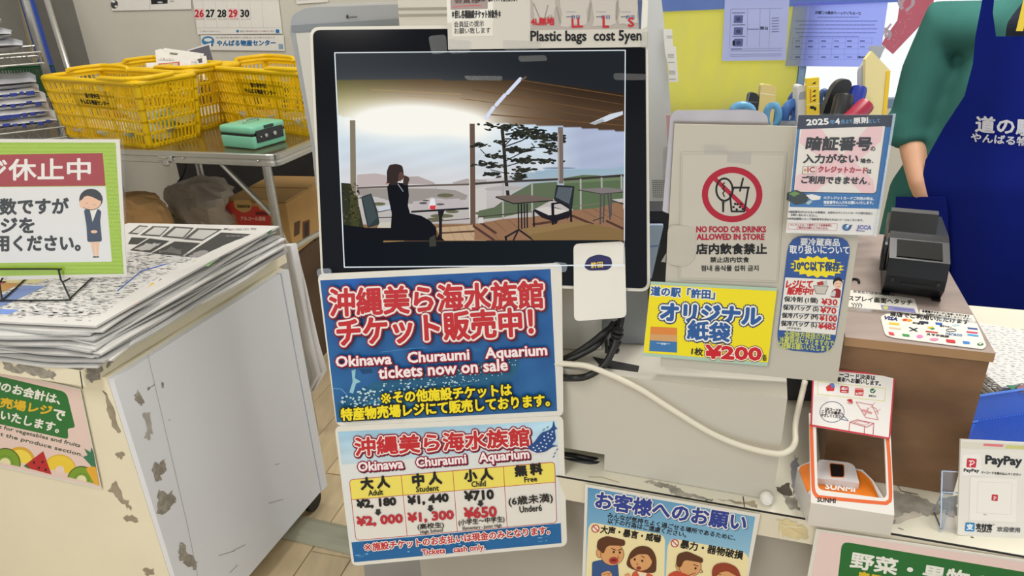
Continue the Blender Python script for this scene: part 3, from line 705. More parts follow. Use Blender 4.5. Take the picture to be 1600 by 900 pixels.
def packet(c, size, rgb, yaw, tilt, label, cat='packet', group='packets inside the yellow baskets', noise=.25, rgb2=None):
    ax = Matrix.Rotation(math.radians(yaw), 3, 'Z') @ Matrix.Rotation(math.radians(tilt), 3, 'X'); ax = np.array(ax.transposed())
    nx, ny = 7, 6; P = np.zeros((ny, nx, 3))
    for s_ in (1, -1):
        for i in range(ny):
            for j in range(nx):
                u, v = j / (nx - 1) * 2 - 1, i / (ny - 1) * 2 - 1
                P[i, j] = c + ax[0] * u * size[0] / 2 + ax[1] * v * size[1] / 2 + ax[2] * s_ * size[2] / 2 * ((1 - u ** 4) * (1 - v ** 4)) * (1 + .2 * math.sin(5 * u + 3 * v))
        if s_ == 1: m = MB(); m.grid(P, mat(rgb, rough=.4, noise=noise, scale=30, rgb2=rgb2))
        else: m.grid(P, mat(rgb, rough=.4, noise=noise, scale=30, rgb2=rgb2))
    m.build('packet', label=label, cat=cat, group=group, smooth=True)
cc = [(120, 160, 50), (236, 232, 226), (220, 130, 90), (140, 180, 70), (240, 238, 234), (200, 70, 60), (236, 234, 230), (110, 150, 60), (232, 228, 220)]
r_ = np.random.default_rng(11)
PKC = {'green': (120, 160, 50), 'white': (238, 235, 230), 'orange': (222, 140, 80), 'red': (200, 70, 60), 'pale green': (160, 190, 90), 'cream': (232, 226, 206)}
for bk, (C_, E1, E2), names in (('left', (c, e1, e2), ('green', 'white', 'orange', 'pale green', 'cream', 'red')), ('rear', (c2, e1, e2), ('white', 'cream')), ('right', (c3, e13, e23), ('white', 'cream', 'orange'))):
    for k, nm in enumerate(names):
        pos = ('near end', 'middle', 'far end')[k % 3]; u, v = .07 + .13 * (k % 3) + r_.uniform(-.01, .01), .065 + .10 * (k // 3)
        packet(C_ + E1 * u + E2 * v + ZU * (.045 + .03 * (k // 3)), (.14, .11, .07), PKC[nm], r_.uniform(0, 40), r_.uniform(-12, 12), '%s crumpled packet at the %s inside the %s yellow basket' % (nm, pos, bk), rgb2=(250, 250, 240))
sheet('paper_slip', facing(118, 123, 2.36, yaw=-10, tilt=25), [(342, 382), (398, 376), (480, 640), (400, 640)], zK, PAPER, 'white paper slip poking out of the left yellow basket', 'paper', thick=.0006)
# leaflets standing in the rear basket
for i, (q, col, d, lab, pr) in enumerate((
        ([(935, 250), (1055, 214), (1050, 400), (985, 400)], (206, 204, 206), 2.34, 'dark photo leaflet at the top right of the rear basket', [(945, 254), (1045, 224), (1066, 305), (1000, 318)]),
        ([(775, 252), (800, 244), (1000, 268), (1000, 480), (800, 480)], (232, 230, 224), 2.31, 'white leaflet bundle leaning at the back of the rear basket', [(850, 262), (890, 266), (885, 276), (848, 272)]),
        ([(820, 240), (1020, 268), (1010, 300), (815, 296)], (238, 236, 230), 2.32, 'white folded leaflet lying on top of the leaflet bundle', [(850, 256), (900, 262), (895, 274), (848, 268)]),
        ([(980, 290), (1030, 278), (1050, 400), (1010, 400)], (236, 234, 230), 2.30, 'white paper corner beside the dark photo leaflet', [(985, 296), (1010, 290), (1012, 312), (996, 316)]),
        ([(728, 315), (955, 300), (975, 470), (770, 470)], (236, 235, 230), 2.27, 'white card with red frame at the front of the rear basket', [(792, 318), (898, 308), (900, 338), (790, 342)]),
        ([(778, 325), (862, 318), (890, 460), (810, 460)], (228, 190, 60), 2.25, 'small yellow and blue leaflet in front of the white card', [(785, 325), (830, 325), (800, 350), (778, 348)]))):
    pl = facing(280, 95, d + .08, yaw=-8, tilt=18); o = sheet('leaflet', pl, q, zK, mat(col, rough=.5, noise=.08, scale=40), lab, 'leaflet', thick=.003, group='leaflets in the rear yellow basket')
    p = Print(pl, zK); p.fill(pr, ((84, 82, 92), (120, 120, 96), (110, 116, 90), (90, 90, 84), (196, 96, 84), (60, 90, 150))[i])
    if i == 4: p.fill([(804, 322), (888, 314), (890, 332), (802, 336)], (205, 196, 190)); p.fill([(955 - 4, 318), (995, 312), (990, 322), (955 - 4, 328)], (50, 50, 50)) if 0 else None
    if i == 1: p.line([(790, 300), (990, 312)], 3, (180, 176, 168)); p.text('ごあんない', 800, 300, 870, 304, 12, (110, 100, 90))
    p.done('printing', o)
# cash box
c, e1c, e2c, n1, n2 = base_from((398.4, 235), (348, 230), (447, 220)); print('CASH', n1, n2)
GRN = mat((124, 196, 164), rough=.35, noise=.04, scale=6); hb = .066
cbx = thing('cash_box', 'mint green metal cash box with black lock panel on the folding table', 'cash box', c + e1c * n1 / 2 + e2c * n2 / 2)
cax = np.array((-e1c, e2c, (0, 0, 1))); cm = c + e1c * n1 / 2 + e2c * n2 / 2
MB().box(cm + ZU * hb * .29, (n1, n2, hb * .56), GRN, ax=cax, bevel=.006, seg=3).build('body', cbx, smooth='auto')
MB().box(cm + ZU * hb * .60, (n1 - .004, n2 - .004, hb * .10), mat((30, 34, 32), rough=.5, noise=.1), ax=cax).build('seam', cbx)
MB().box(cm + ZU * hb * .80, (n1 + .002, n2 + .002, hb * .34), GRN, ax=cax, bevel=.008, seg=3).build('lid', cbx, smooth='auto')
fc = c + e2c * n2 * .5   # the right-hand face carries the lock
MB().box(fc - e1c * .001 + ZU * hb * .52, (.006, n2 * .8, hb * .5), mat((34, 36, 38), rough=.3, noise=.1), ax=cax, bevel=.002).build('lock_panel', cbx)
for k, rr in ((.36, .006), (.62, .007), (.2, .003)): MB().lathe([(rr, 0), (rr, .003), (rr * .6, .004)], c + e2c * n2 * k - e1c * .004 + ZU * hb * .5, STEEL, ax=np.array((e2c, (0, 0, 1), -e1c)), n=12).build('lock_dial', cbx)
MB().box(fc - e1c * .0012 + ZU * hb * .86, (.005, .035, .008), mat((40, 60, 54), rough=.4, noise=.1), ax=cax, bevel=.001).build('catch', cbx)
m = MB(); hc = cm + ZU * (hb * .97 + .001); m.tube(spline([hc - e2c * .028, hc - e2c * .022 + ZU * .006, hc + e2c * .022 + ZU * .006, hc + e2c * .028], 4), .003, STEEL, n=8); m.build('handle', cbx)

# ---- under the table
CARD = mat((186, 148, 92), rough=.8, noise=.1, scale=7); zR = Z(180, 240, 3.75)
pbx = facing(430, 330, 2.5, yaw=12, tilt=0)
q = pbx.hits(zR([(632, 290), (1000, 290), (1000, 600)])); bl, tr = q[0], q[1]; zb1, zb0 = q[1][2], pbx.hit(*zR([(1022, 596)])[0])[2]
ex = (tr - bl) * (1, 1, 0); bw = np.linalg.norm(ex); ex /= bw; ey = np.array((-ex[1], ex[0], 0)); bax = np.array((ex, ey, (0, 0, 1)))
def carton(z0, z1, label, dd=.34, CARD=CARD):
    root = thing('cardboard_box', label, 'box', vert(bl + ex * bw / 2 + ey * dd / 2, z0))
    MB().box(vert(bl + ex * bw / 2 + ey * dd / 2, (z0 + z1) / 2), (bw, dd, z1 - z0), CARD, ax=bax, bevel=.004).build('body', root)
    MB().box(vert(bl + ex * bw * .5 + ey * (dd * .25 + .001), z1 + .0025), (bw * .98, dd * .47, .004), CARD, ax=bax).build('flap', root)
    MB().box(vert(bl + ex * bw * .5 + ey * (dd * .75 + .001), z1 + .0025), (bw * .98, dd * .47, .004), CARD, ax=bax).build('flap', root)
    return root
cb = carton(zb0 + .002, zb1, 'cardboard box with red printed front under the folding table')
p = Print(pbx.off(.0005), zR)
p.fill([tuple(k) for k in rounded([(636, 300), (690, 275), (730, 300), (905, 318), (920, 470), (640, 420)], 26)], (196, 66, 58)); p.fill([tuple(k) for k in rounded([(690, 272), (800, 272), (800, 330), (750, 350), (700, 320)], 22)], (196, 160, 100)); p.fill([tuple(k) for k in rounded([(820, 272), (915, 272), (905, 325), (850, 335)], 20)], (196, 160, 100))
p.fill([tuple(k) for k in rounded([(634, 345), (700, 355), (720, 420), (640, 420)], 16)], (196, 160, 100)); p.text('SARAYA', 716, 316, 790, 318, 16, (60, 50, 40), b=1.5); p.fill([(822, 340), (898, 342), (896, 362), (822, 360)], (120, 40, 40)); p.text('アルコール消毒', 735, 392, 880, 394, 24, (226, 170, 160), b=1.2); p.oval(662, 378, 12, 12, (150, 110, 60))
p.done('printing', cb)
p = Print(Plane(vert(tr, 0), ex).off(.0008), zR); p.fill([(1050, 405), (1085, 390), (1080, 470), (1048, 488)], (90, 66, 50)); p.fill([(1098, 400), (1140, 385), (1140, 500), (1100, 515)], (110, 70, 50)); p.fill([(1108, 410), (1132, 400), (1132, 480), (1108, 492)], (60, 50, 46)); p.done('printing', cb)
carton(0, zb0 - .008, 'plain lower cardboard box with shade in its dark colour, carrying the red printed box', CARD=mat((92, 72, 54), rough=.85, noise=.2, scale=7))  # darker cardboard colour stands in for the shade under the table
BRN = mat((190, 150, 98), rough=.8, noise=.2, scale=9, bump=.4)
def blob(name, label, cat, c, size, m, seed, squash=.25, parent=None, facet=True):
    r = np.random.default_rng(seed); ph = r.uniform(0, 6, 6); nx, ny = 26, 16; V = []
    for i in range(ny):
        t = math.pi * i / (ny - 1)
        for j in range(nx):
            a = 2 * math.pi * j / nx; k = 1 + squash * (math.sin(3 * a + ph[0] + 2 * t) * .5 + math.sin(5 * a - 4 * t + ph[1]) * .3 + math.sin(7 * t + 2 * a + ph[2]) * .3)
            k *= 1 + (r.normal() * .05 if 0 < i < ny - 1 else 0); V.append(np.array(c) + np.array(size) / 2 * (math.sin(t) ** .7 * math.cos(a) * k, math.sin(t) ** .7 * math.sin(a) * k, math.cos(t)))
    return MB().add(V, [(i * nx + j, i * nx + (j + 1) % nx, (i + 1) * nx + (j + 1) % nx, (i + 1) * nx + j) for i in range(ny - 1) for j in range(nx)], m).build(name, parent, label=label, cat=cat, smooth=not facet)
pc = at_depth(222, 338, 2.38) + (0, -.03, .0); blob('paper_bag', 'crumpled brown paper bag under the folding table beside the sign', 'bag', pc - (0, 0, .03), (.22, .22, .24), BRN, 3)
pc = at_depth(292, 335, 2.52) + (.03, .05, .03); blob('plastic_bag', 'translucent pale plastic bag slumped under the folding table', 'bag', pc - (-.02, 0, .03), (.25, .2, .24), mat((196, 186, 172), rough=.35, noise=.2, scale=10, bump=.5, transl=.3), 8, .35)
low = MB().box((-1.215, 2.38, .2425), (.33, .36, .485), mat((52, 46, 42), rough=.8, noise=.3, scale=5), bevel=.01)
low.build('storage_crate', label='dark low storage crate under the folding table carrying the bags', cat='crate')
MB().box((t_nr[0] - .2, YB - .06, .5), (1.3, .06, .95), mat((42, 40, 40), rough=.8, noise=.3, scale=4), bevel=.01).build('dark_panel', label='added dark panel that darkens the wall under the folding table', cat='panel')  # plain dark panel added to keep the space under the table dark
q = spline([at_depth(282, 240, 2.6), at_depth(290, 262, 2.62), at_depth(276, 288, 2.62), at_depth(262, 292, 2.6)], 6); MB().tube(q, .004, mat((26, 26, 28), rough=.5, noise=.1), n=6).build('cable', label='thin black cable looping under the folding table', cat='cable')
SPR = mat((226, 214, 204), rough=.35, noise=.3, rgb2=(222, 120, 90), scale=16); RC = mat((190, 36, 44), rough=.4, noise=.1)
def bottle(px, py, d, h, label):
    b = at_depth(px, py, d); t = thing('spray_bottle', label, 'bottle', b, 'red capped bottles under the table')
    MB().lathe([(.02, 0), (.028, .004), (.029, h * .62), (.02, h * .72), (.013, h * .76), (.013, h * .8)], b, SPR).build('body', t, smooth='auto')
    MB().lathe([(.019, h * .74), (.02, h * .9), (.014, h * .94), (.008, h)], b, RC).build('cap', t, smooth='auto')
    return b
bb = bottle(478, 478, 3.0, .24, 'red capped white bottle nearer the counter under the table'); bottle(492, 464, 3.06, .26, 'red capped white bottle beside the monitor edge under the table')
MB().box((bb[0] - .02, bb[1] + .04, bb[2] / 2 - .002), (.3, .16, bb[2] - .004), mat((96, 40, 36), rough=.7, noise=.3, scale=6), bevel=.006).build('crate', label='dark red crate on the floor carrying the red capped bottles', cat='crate')
fb_ = hplane(0).hit(494, 524); mbx = thing('white_dish', 'small white plastic dish with grey centre on the far floor', 'dish', fb_); MB().box(fb_ + ZU * .03, (.1, .1, .06), mat((214, 212, 208), rough=.5, noise=.1), bevel=.015, seg=3).build('body', mbx); MB().box(fb_ + np.array((.012, -.04, .036)), (.05, .03, .03), mat((120, 124, 130), rough=.5, noise=.2), bevel=.006).build('insert', mbx)

# ---- wire rack, poles and packs of bags at the far left
zQ = Z(0, 0, 3.915); prk = facing(30, 100, 2.15, yaw=0, tilt=0); WIRE = mat((168, 168, 164), rough=.3, metal=.8, noise=.1)
def rack_shelf(xr, ye): return prk.hit(*zQ([(xr, ye)])[0])
a = rack_shelf(248, 318); a2 = rack_shelf(395, 775); ri_ = a * (1, 1, 0); ri_ /= np.linalg.norm(ri_); rr_ = np.array((ri_[1], -ri_[0], 0)); KAX = np.array((rr_, ri_, (0, 0, 1))); Lw, Dp = .55, .34
rk = thing('wire_rack', 'chrome wire shelving rack at the far left with zigzag edges', 'rack', vert(a - rr_ * Lw / 2 + ri_ * Dp / 2, 0))
for q in (a, a2):
    m = MB(); K = lambda x, y, z_=0: q - rr_ * x + ri_ * y + ZU * z_
    for z_ in (0, -.032):
        for u, v in (((0, 0), (Lw, 0)), ((0, Dp), (Lw, Dp)), ((0, 0), (0, Dp)), ((Lw, 0), (Lw, Dp))): m.tube([K(*u, z_), K(*v, z_)], .0034, WIRE, n=6)
    m.tube([K(x, 0, -.032 * (i % 2)) for i, x in enumerate(np.arange(0, Lw + .001, .022))], .0026, WIRE, n=6); m.tube([K(0, x, -.032 * (i % 2)) for i, x in enumerate(np.arange(0, Dp + .001, .022))], .0026, WIRE, n=6)
    m.build('shelf_frame', rk); m = MB()
    for x in np.arange(.02, Lw, .028): m.tube([K(x, 0, .001), K(x, Dp, .001)], .0018, WIRE, n=5)
    m.build('shelf_wires', rk, kind='stuff')
for dx, dy in ((0, Dp), (Lw, 0), (Lw, Dp)): MB().tube([vert(a - rr_ * dx + ri_ * dy, 0), vert(a - rr_ * dx + ri_ * dy, 1.9)], .0125, WIRE, n=10).build('post', rk)
BAGW = mat((240, 240, 242), rough=.35, noise=.12, scale=14, bump=.3); BAGG = mat((206, 208, 214), rough=.3, noise=.2, scale=14, bump=.3)
def pack(c, size, m, label, grp, marks=False, seed=0):
    r = np.random.default_rng(seed); nx, ny = 12, 10; ph = r.uniform(0, 6, 4); mb = MB()
    for s_ in (1, -1):
        P = np.zeros((ny, nx, 3))
        for i in range(ny):
            for j in range(nx):
                u, v = j / (nx - 1) * 2 - 1, i / (ny - 1) * 2 - 1
                P[i, j] = np.array(c) + rr_ * (u * size[0] / 2) + ri_ * (v * size[1] / 2) + ZU * (size[2] / 2 + s_ * size[2] / 2 * ((1 - .8 * abs(u) ** 12) * (1 - .8 * abs(v) ** 12)) * (1 + (.12 * math.sin(6 * u + ph[0]) + .1 * math.sin(7 * v + ph[1]) if s_ > 0 else 0)))
        mb.grid(P, m)
    o = mb.build('bag_pack', label=label, cat='plastic bags', group=grp, smooth=True)
    if marks:
        bl_ = mat((44, 62, 150), rough=.5)
        for t in range(7):
            x, zz = (-.42 + .13 * t) * size[0], r.uniform(.35, .65) * size[2]
            MB().box(np.array(c) + rr_ * x - ri_ * (size[1] / 2 + .0012) + ZU * zz, (r.uniform(.010, .024), .003, r.uniform(.006, .013)), bl_, ax=KAX, bevel=.001).build('blue_print', o)
    return o
def KP(q, x, y, z_): return q - rr_ * x + ri_ * y + ZU * z_
for i, (dz, w_) in enumerate(((.004, .40), (.038, .38), (.072, .36))):
    pack(KP(a, .04 + w_ / 2 + .02 * i, .14, dz), (w_, .24, .034), (BAGG, BAGG, BAGW)[i], ('wide grey bag pack lowest on the upper rack shelf', 'grey bag pack in the middle of the upper rack shelf pile', 'pale bag pack on top of the upper rack shelf pile')[i], 'packs of bags on the upper rack shelf', seed=i)
for i in range(5):
    lab = ('lowest', 'second lowest', 'middle', 'second highest', 'topmost')[i]
    pack(KP(a2, .10 + .006 * (i % 2) + .006 * i, .14, .004 + .030 * i), (.17, .24, .029), BAGW if i < 4 else BAGG, '%s white bag pack with blue print in the right pile on the lower shelf' % lab if i < 4 else 'topmost grey bag pack in the right pile on the lower shelf', 'packs of bags piled on the lower rack shelf', marks=i < 4, seed=20 + i)
    pack(KP(a2, .31 + .01 * (i % 2), .13, .004 + .027 * i), (.22, .24, .026), BAGW, '%s plain white bag pack in the left pile on the lower shelf' % lab, 'packs of bags piled on the lower rack shelf', seed=40 + i)
gw = mat((22, 84, 52), rough=.5, noise=.15); g0 = facing(40, 130, 2.56).hit(*zQ([(38, 600)])[0]); g1 = facing(40, 130, 2.56).hit(*zQ([(300, 590)])[0]); gh = .10; m = MB()
for k in range(15):
    q = g0 + (g1 - g0) * k / 14; m.tube([q, q + ZU * gh, q + ZU * gh + (0, .08, 0), q + (0, .08, 0)], .0022, gw, n=5)
for z_ in (0, gh * .5, gh): m.tube([g0 + ZU * z_, g1 + ZU * z_, g1 + ZU * z_ + (0, .08, 0), g0 + ZU * z_ + (0, .08, 0)], .003, gw, n=6, closed=True)
m.build('wire_basket', label='dark green wire basket behind the bag packs on the rack', cat='basket')
def pole(name, a, b, d, r, m, label): 
    p0, p1 = at_depth(*zQ([a])[0], d), at_depth(*zQ([b])[0], d + .03); dv = (p1 - p0) / abs((p1 - p0)[2]); p2 = p1 + dv * max(0, p1[2] - .01)
    MB().tube([p0 - dv * .5, p0, p1, p2], r, m, n=12).build(name, label=label, cat='pole')
pole('metal_pole', (284, 0), (420, 440), 2.6, .011, mat((206, 206, 204), rough=.2, metal=.9, noise=.05), 'shiny steel pole leaning on the wall behind the baskets')
pole('blue_pole', (166, 0), (304, 465), 2.62, .024, mat((26, 66, 160), rough=.45, noise=.1), 'thick blue pole standing between the rack and the wall')
pole('beige_board_edge', (132, 0), (205, 300), 2.7, .014, mat((150, 138, 112), rough=.7, noise=.2), 'thin beige pole beside the blue pole at the far left')
MB().box(at_depth(60, 30, 2.85) + (-.41, .1, -.25), (1.0, .06, 1.7), mat((128, 126, 120), rough=.8, noise=.25, scale=4), ax=axes_az(0)).build('grey_partition', label='dull grey partition standing behind the wire rack', cat='partition')
# ================================================================ THE MONITOR
YAW = 4.5
PM = facing(750, 250, .885, yaw=YAW, tilt=17.5)
zN = Z(440, 0, 2.1435); zI = Z(680, 0, 3.636); zA5 = Z(480, 400, 3.462); zB5 = Z(510, 640, 3.4615)
SHELL = mat((222, 218, 206), rough=.45, noise=.03, scale=6); GREYM = mat((150, 154, 158), rough=.4, metal=.3, noise=.05)
mon = thing('monitor', 'large point of sale monitor with white rim showing a terrace photo', 'monitor', PM.hit(757, 440) * (1, 1, 0) + np.array((0, 0, .9)))
mo = [(484, 42), (1012, 37), (1016, 456), (502, 436)]
out_ = rounded(mo, 16, 5); MB().prism(PM.hits(out_), -PM.n * .03, SHELL).build('bezel', mon)
gl = rounded([(488.5, 47), (1008.5, 42), (1011, 451), (505, 432)], 12, 5)
MB().prism(PM.hits(gl, .0012), -PM.n * .0011, mat((15, 18, 25), rough=.12, spec=.12, noise=.05)).build('front_glass', mon)
ctr_ = np.array((752, 245)); MB().prism(PM.hits([ctr_ + (np.array(q) - ctr_) * .93 for q in mo], -.03), -PM.n * .03, SHELL).prism(PM.hits([ctr_ + (np.array(q) - ctr_) * .6 for q in mo], -.06), -PM.n * .05, SHELL).build('rear_housing', mon)
# the picture on the display
def screen(x, y):
    ct = np.interp(x, (520, 813, 980), (126, 124, 147)); cb_ = np.interp(x, (525, 560, 740, 883, 980), (180, 186, 191, 198, 206))
    def L(c): return np.ones((len(x), 1)) * np.array(c, float)
    def mix(a, b, t): t = np.clip(t, 0, 1)[:, None]; return a * (1 - t) + b * t
    c = mix(L((58, 62, 66)), L((36, 40, 45)), (x - 540) / 300.0)
    ceil = mix(L((150, 140, 84)), mix(L((128, 98, 64)), L((80, 60, 44)), (x - 690) / 200.0), (x - 545) / 120.0)
    ceil = mix(ceil * .62, ceil, (y - ct) / 34.0)
    c = np.where((y > ct)[:, None], ceil, c)
    sky = mix(L((196, 218, 236)), L((212, 212, 214)), (y - 200) / 85.0); sky = mix(sky, L((172, 182, 208)), (x - 850) / 60.0)
    sky = sky * (1 + .022 * np.sin(x * .05 + y * .11) * np.sin(y * .16 + x * .013))[:, None]
    c = np.where((y > cb_)[:, None], sky, c)
    sea = mix(L((196, 190, 190)), L((150, 178, 196)), (x - 780) / 60.0); hz = np.interp(x, (520, 700, 860, 980), (292, 290, 264, 262))
    c = np.where((y > hz)[:, None], mix(sea, L((186, 180, 176)), (y - hz) / 50), c)
    dk = np.interp(x, (520, 700, 760, 900, 980), (352, 350, 348, 338, 326)); deck = mix(L((140, 106, 76)), L((116, 84, 62)), (y - dk) / 35)
    c = np.where((y > dk)[:, None], deck, c)
    low = mix(L((22, 26, 32)), L((30, 36, 40)), (x - 520) / 500.0); c = np.where((y > 375.5)[:, None], low, c)
    yy = np.where(y < 190, (y - 190) / 26., (y - 190) / 22.); g = 1.25 * np.exp(-((x - 640) / 100.) ** 2 - yy ** 2) + .55 * np.exp(-((x - 640) / 150.) ** 2 - ((y - 184) / 44.) ** 2) + .55 * np.exp(-((x - 742) / 42.) ** 2 - ((y - 204) / 26.) ** 2)
    return mix(c, L((250, 248, 238)), np.where(y < 375.5, g, 0))
quad = [(523.5, 83), (977, 79), (975, 414), (538, 417)]
pr_ = Print(PM, emit=1.05, lift=.0014)
pr_.raster(quad, 190, 140, screen, 'display', mon)
p = Print(PM, zN, emit=1.05, lift=.0015)
for a, b, w in (((800, 268), (1143, 322), 5), ((790, 292), (1143, 350), 3), ((640, 300), (1143, 384), 5), ((600, 330), (1143, 402), 3), ((700, 384), (1143, 420), 6)): p.line([a, b], w * .6, (106, 78, 52))
for a, b in (((420, 322), (660, 340)), ((300, 300), (600, 316))): p.line([a, b], 2, (176, 150, 104))
for a, b in (((800, 264), (756, 312)), ((748, 318), (718, 352)), ((710, 360), (684, 396))): p.line([a, ((a[0] + b[0]) / 2, (a[1] + b[1]) / 2), b], 12, (214, 222, 244))
p.line([(818, 258), (804, 268)], 6, (110, 90, 70)); p.fill([(1143, 372), (1100, 382), (1030, 414), (1085, 408), (1143, 384)], (208, 214, 226)); p.fill([(1030, 414), (1076, 398), (1082, 406), (1050, 418)], (170, 176, 180))
zp = Z(520, 180, 3.75); zq = Z(740, 180, 3.75)
p.zf = zp      # left half
p.fill([(142, 348), (250, 340), (310, 352), (330, 395), (318, 410), (142, 418)], (188, 174, 172)); p.fill([(440, 360), (500, 358), (570, 385), (595, 395), (600, 405), (440, 404)], (176, 164, 162)); p.fill([(700, 395), (780, 372), (900, 378), (900, 398), (705, 400)], (172, 162, 160))
p.fill([(145, 432), (330, 428), (600, 430), (720, 440), (790, 470), (780, 495), (700, 500), (580, 480), (460, 520), (330, 500), (260, 480), (145, 470)], (154, 146, 140)); p.fill([(800, 440), (900, 415), (900, 560), (800, 620)], (202, 196, 192)) 
p.fill([(100, 30), (132, 30), (138, 480), (104, 480)], (132, 122, 104)); p.fill([(40, 395), (100, 400), (160, 560), (190, 700), (60, 735), (46, 500)], (52, 54, 40)); p.fill([(100, 470), (145, 470), (160, 600), (140, 720), (110, 720)], (70, 70, 44)); p.fill([(62, 640), (182, 690), (150, 735), (62, 735)], (60, 52, 36)); p.fill([(125, 735), (165, 692), (184, 694), (160, 735)], (170, 140, 70))
for k in range(60):
    p.oval(rng.uniform(48, 160), rng.uniform(400, 640), rng.uniform(5, 11), rng.uniform(3, 6), ((60, 60, 40), (86, 84, 54), (40, 42, 32))[k % 3], rng.uniform(0, 180), n=7)
p.line([(145, 426), (480, 414), (800, 405)], 11, (104, 92, 84)); p.line([(830, 401), (900, 399)], 11, (104, 92, 84)); p.line([(603, 415), (606, 610)], 3, (160, 158, 156)); p.line([(560, 625), (800, 606)], 6, (96, 84, 76)); p.fill([(800, 50), (832, 50), (836, 640), (806, 640)], (104, 84, 72))
p.line([(800, 55), (803, 600)], 5, (232, 232, 228)); p.fill([(600, 660), (860, 640), (900, 710), (900, 735), (650, 735)], (188, 160, 128))
for a, b in (((680, 655), (720, 735)), ((730, 650), (775, 735)), ((780, 645), (835, 735)), ((820, 640), (895, 735))): p.line([a, b], 2, (140, 112, 84))
p.line([(640, 690), (900, 676)], 10, (96, 70, 56)); p.fill([(820, 640), (840, 640), (900, 690), (900, 715)], (70, 50, 44)); p.rfill([(850, 600), (880, 600), (884, 630), (852, 632)], 5, (206, 202, 200))
for c_ in ((660, 470, 50, 12), (680, 500, 50, 8), (640, 590, 70, 12), (700, 565, 40, 9), (600, 610, 50, 10), (870, 575, 40, 10), (270, 520, 40, 10)): p.oval(*c_, (104, 104, 80), n=12)
p.fill([(165, 478), (225, 458), (262, 560), (275, 640), (205, 660), (190, 600)], (52, 62, 64)); p.fill([(175, 484), (222, 466), (260, 600), (210, 650)], (66, 78, 80)); p.line([(268, 566), (350, 548)], 8, (56, 54, 58)); p.line([(270, 600), (345, 598)], 6, (60, 58, 60)); p.fill([(258, 540), (348, 520), (350, 548), (272, 564)], (196, 202, 210)); p.fill([(275, 628), (345, 625), (342, 668), (256, 668)], (200, 194, 178)); p.line([(300, 740), (415, 734)], 10, (150, 120, 78))
p.fill([(470, 505), (740, 488), (792, 540), (465, 562)], (188, 180, 180)); p.line([(463, 566), (792, 546)], 11, (36, 34, 38)); p.fill([(615, 560), (655, 558), (640, 600), (640, 720), (622, 720), (622, 600)], (36, 34, 38)); p.fill([(560, 540), (575, 490), (596, 490), (606, 545)], (224, 226, 230)); p.fill([(566, 530), (604, 528), (600, 552), (572, 552)], (216, 60, 66))
for c_ in ((530, 515, 24, 7), (630, 522, 26, 6), (545, 500, 20, 5)): p.oval(*c_, (90, 86, 90), n=10)
SIL = (24, 26, 32)   # the seated woman
p.fill([(46, 735), (45, 640), (200, 660), (340, 660), (345, 575), (325, 480), (318, 420), (330, 405), (378, 395), (440, 400), (446, 470), (440, 530), (452, 575), (520, 590), (572, 620), (606, 660), (610, 735)], SIL)
p.fill([tuple(q) for q in rounded([(300, 404), (318, 395), (316, 330), (330, 292), (370, 284), (408, 296), (416, 340), (412, 372), (396, 386), (380, 386), (376, 410)], 12)], (56, 46, 44)); p.fill([(398, 330), (414, 340), (420, 358), (412, 374), (396, 386), (382, 384), (386, 345)], (92, 70, 62)); p.fill([(420, 352), (440, 360), (450, 372), (440, 410), (412, 408), (412, 380)], (70, 54, 50)); p.line([(382, 404), (412, 446)], 5, (150, 156, 164)); p.line([(296, 402), (330, 400)], 4, (220, 170, 160))
p.fill([(600, 735), (620, 700), (655, 735)], (30, 28, 28)); p.fill([(566, 720), (600, 700), (606, 768), (566, 770)], (66, 64, 58))
p.zf = zq      # right half: the pine
TR = (34, 32, 28)
p.line([(168, 90), (178, 190), (184, 280), (190, 380), (202, 470)], 20, (52, 46, 40)); p.line([(182, 180), (245, 112)], 7, TR); p.line([(184, 270), (260, 230), (330, 200)], 6, TR); p.line([(190, 300), (260, 280), (330, 270)], 6, TR); p.line([(176, 180), (120, 150)], 6, TR); p.line([(180, 255), (80, 240), (40, 200)], 5, TR); p.line([(188, 340), (100, 320)], 5, TR); p.line([(340, 165), (360, 190), (420, 190)], 5, TR); p.line([(180, 186), (280, 150), (350, 110)], 7, TR)
r_ = np.random.default_rng(9)
for cx, cy, w, h, n in ((190, 70, 110, 24, 30), (330, 110, 120, 40, 70), (440, 130, 100, 34, 60), (520, 140, 30, 30, 14), (280, 95, 90, 30, 40), (420, 180, 90, 16, 24), (240, 205, 110, 18, 34), (330, 205, 40, 14, 10), (420, 268, 90, 16, 30), (130, 240, 70, 14, 20), (300, 265, 90, 20, 30), (60, 285, 70, 16, 24), (130, 300, 60, 10, 14), (280, 320, 70, 16, 26), (260, 360, 60, 22, 30), (100, 345, 70, 12, 18), (40, 175, 60, 14, 16), (150, 160, 50, 12, 10), (470, 205, 50, 14, 14), (100, 60, 60, 20, 12)):
    for k in range(n):
        p.oval(cx + r_.normal() * w * .42, cy + r_.normal() * h * .42, r_.uniform(9, 22), r_.uniform(4, 8), ((44, 46, 40), (58, 60, 50), (36, 38, 34))[k % 3], r_.uniform(-20, 20), n=7)
p.fill([(0, 470), (5, 200), (5, 640), (0, 640)], (104, 84, 72)); p.line([(12, 402), (180, 390), (490, 376)], 13, (66, 60, 58)); p.fill([(525, 372), (876, 346), (876, 362), (525, 384)], (66, 60, 58))
p.fill([(30, 560), (120, 540), (230, 460), (340, 400), (490, 390), (490, 480), (340, 560), (160, 600), (24, 610)], (96, 108, 84)); p.fill([(530, 368), (640, 350), (720, 352), (876, 368), (876, 500), (720, 550), (590, 560), (530, 500)], (92, 110, 80)); p.fill([(530, 386), (876, 362), (876, 380), (530, 400)], (110, 126, 96)); p.line([(525, 378), (876, 354)], 12, (60, 54, 54))
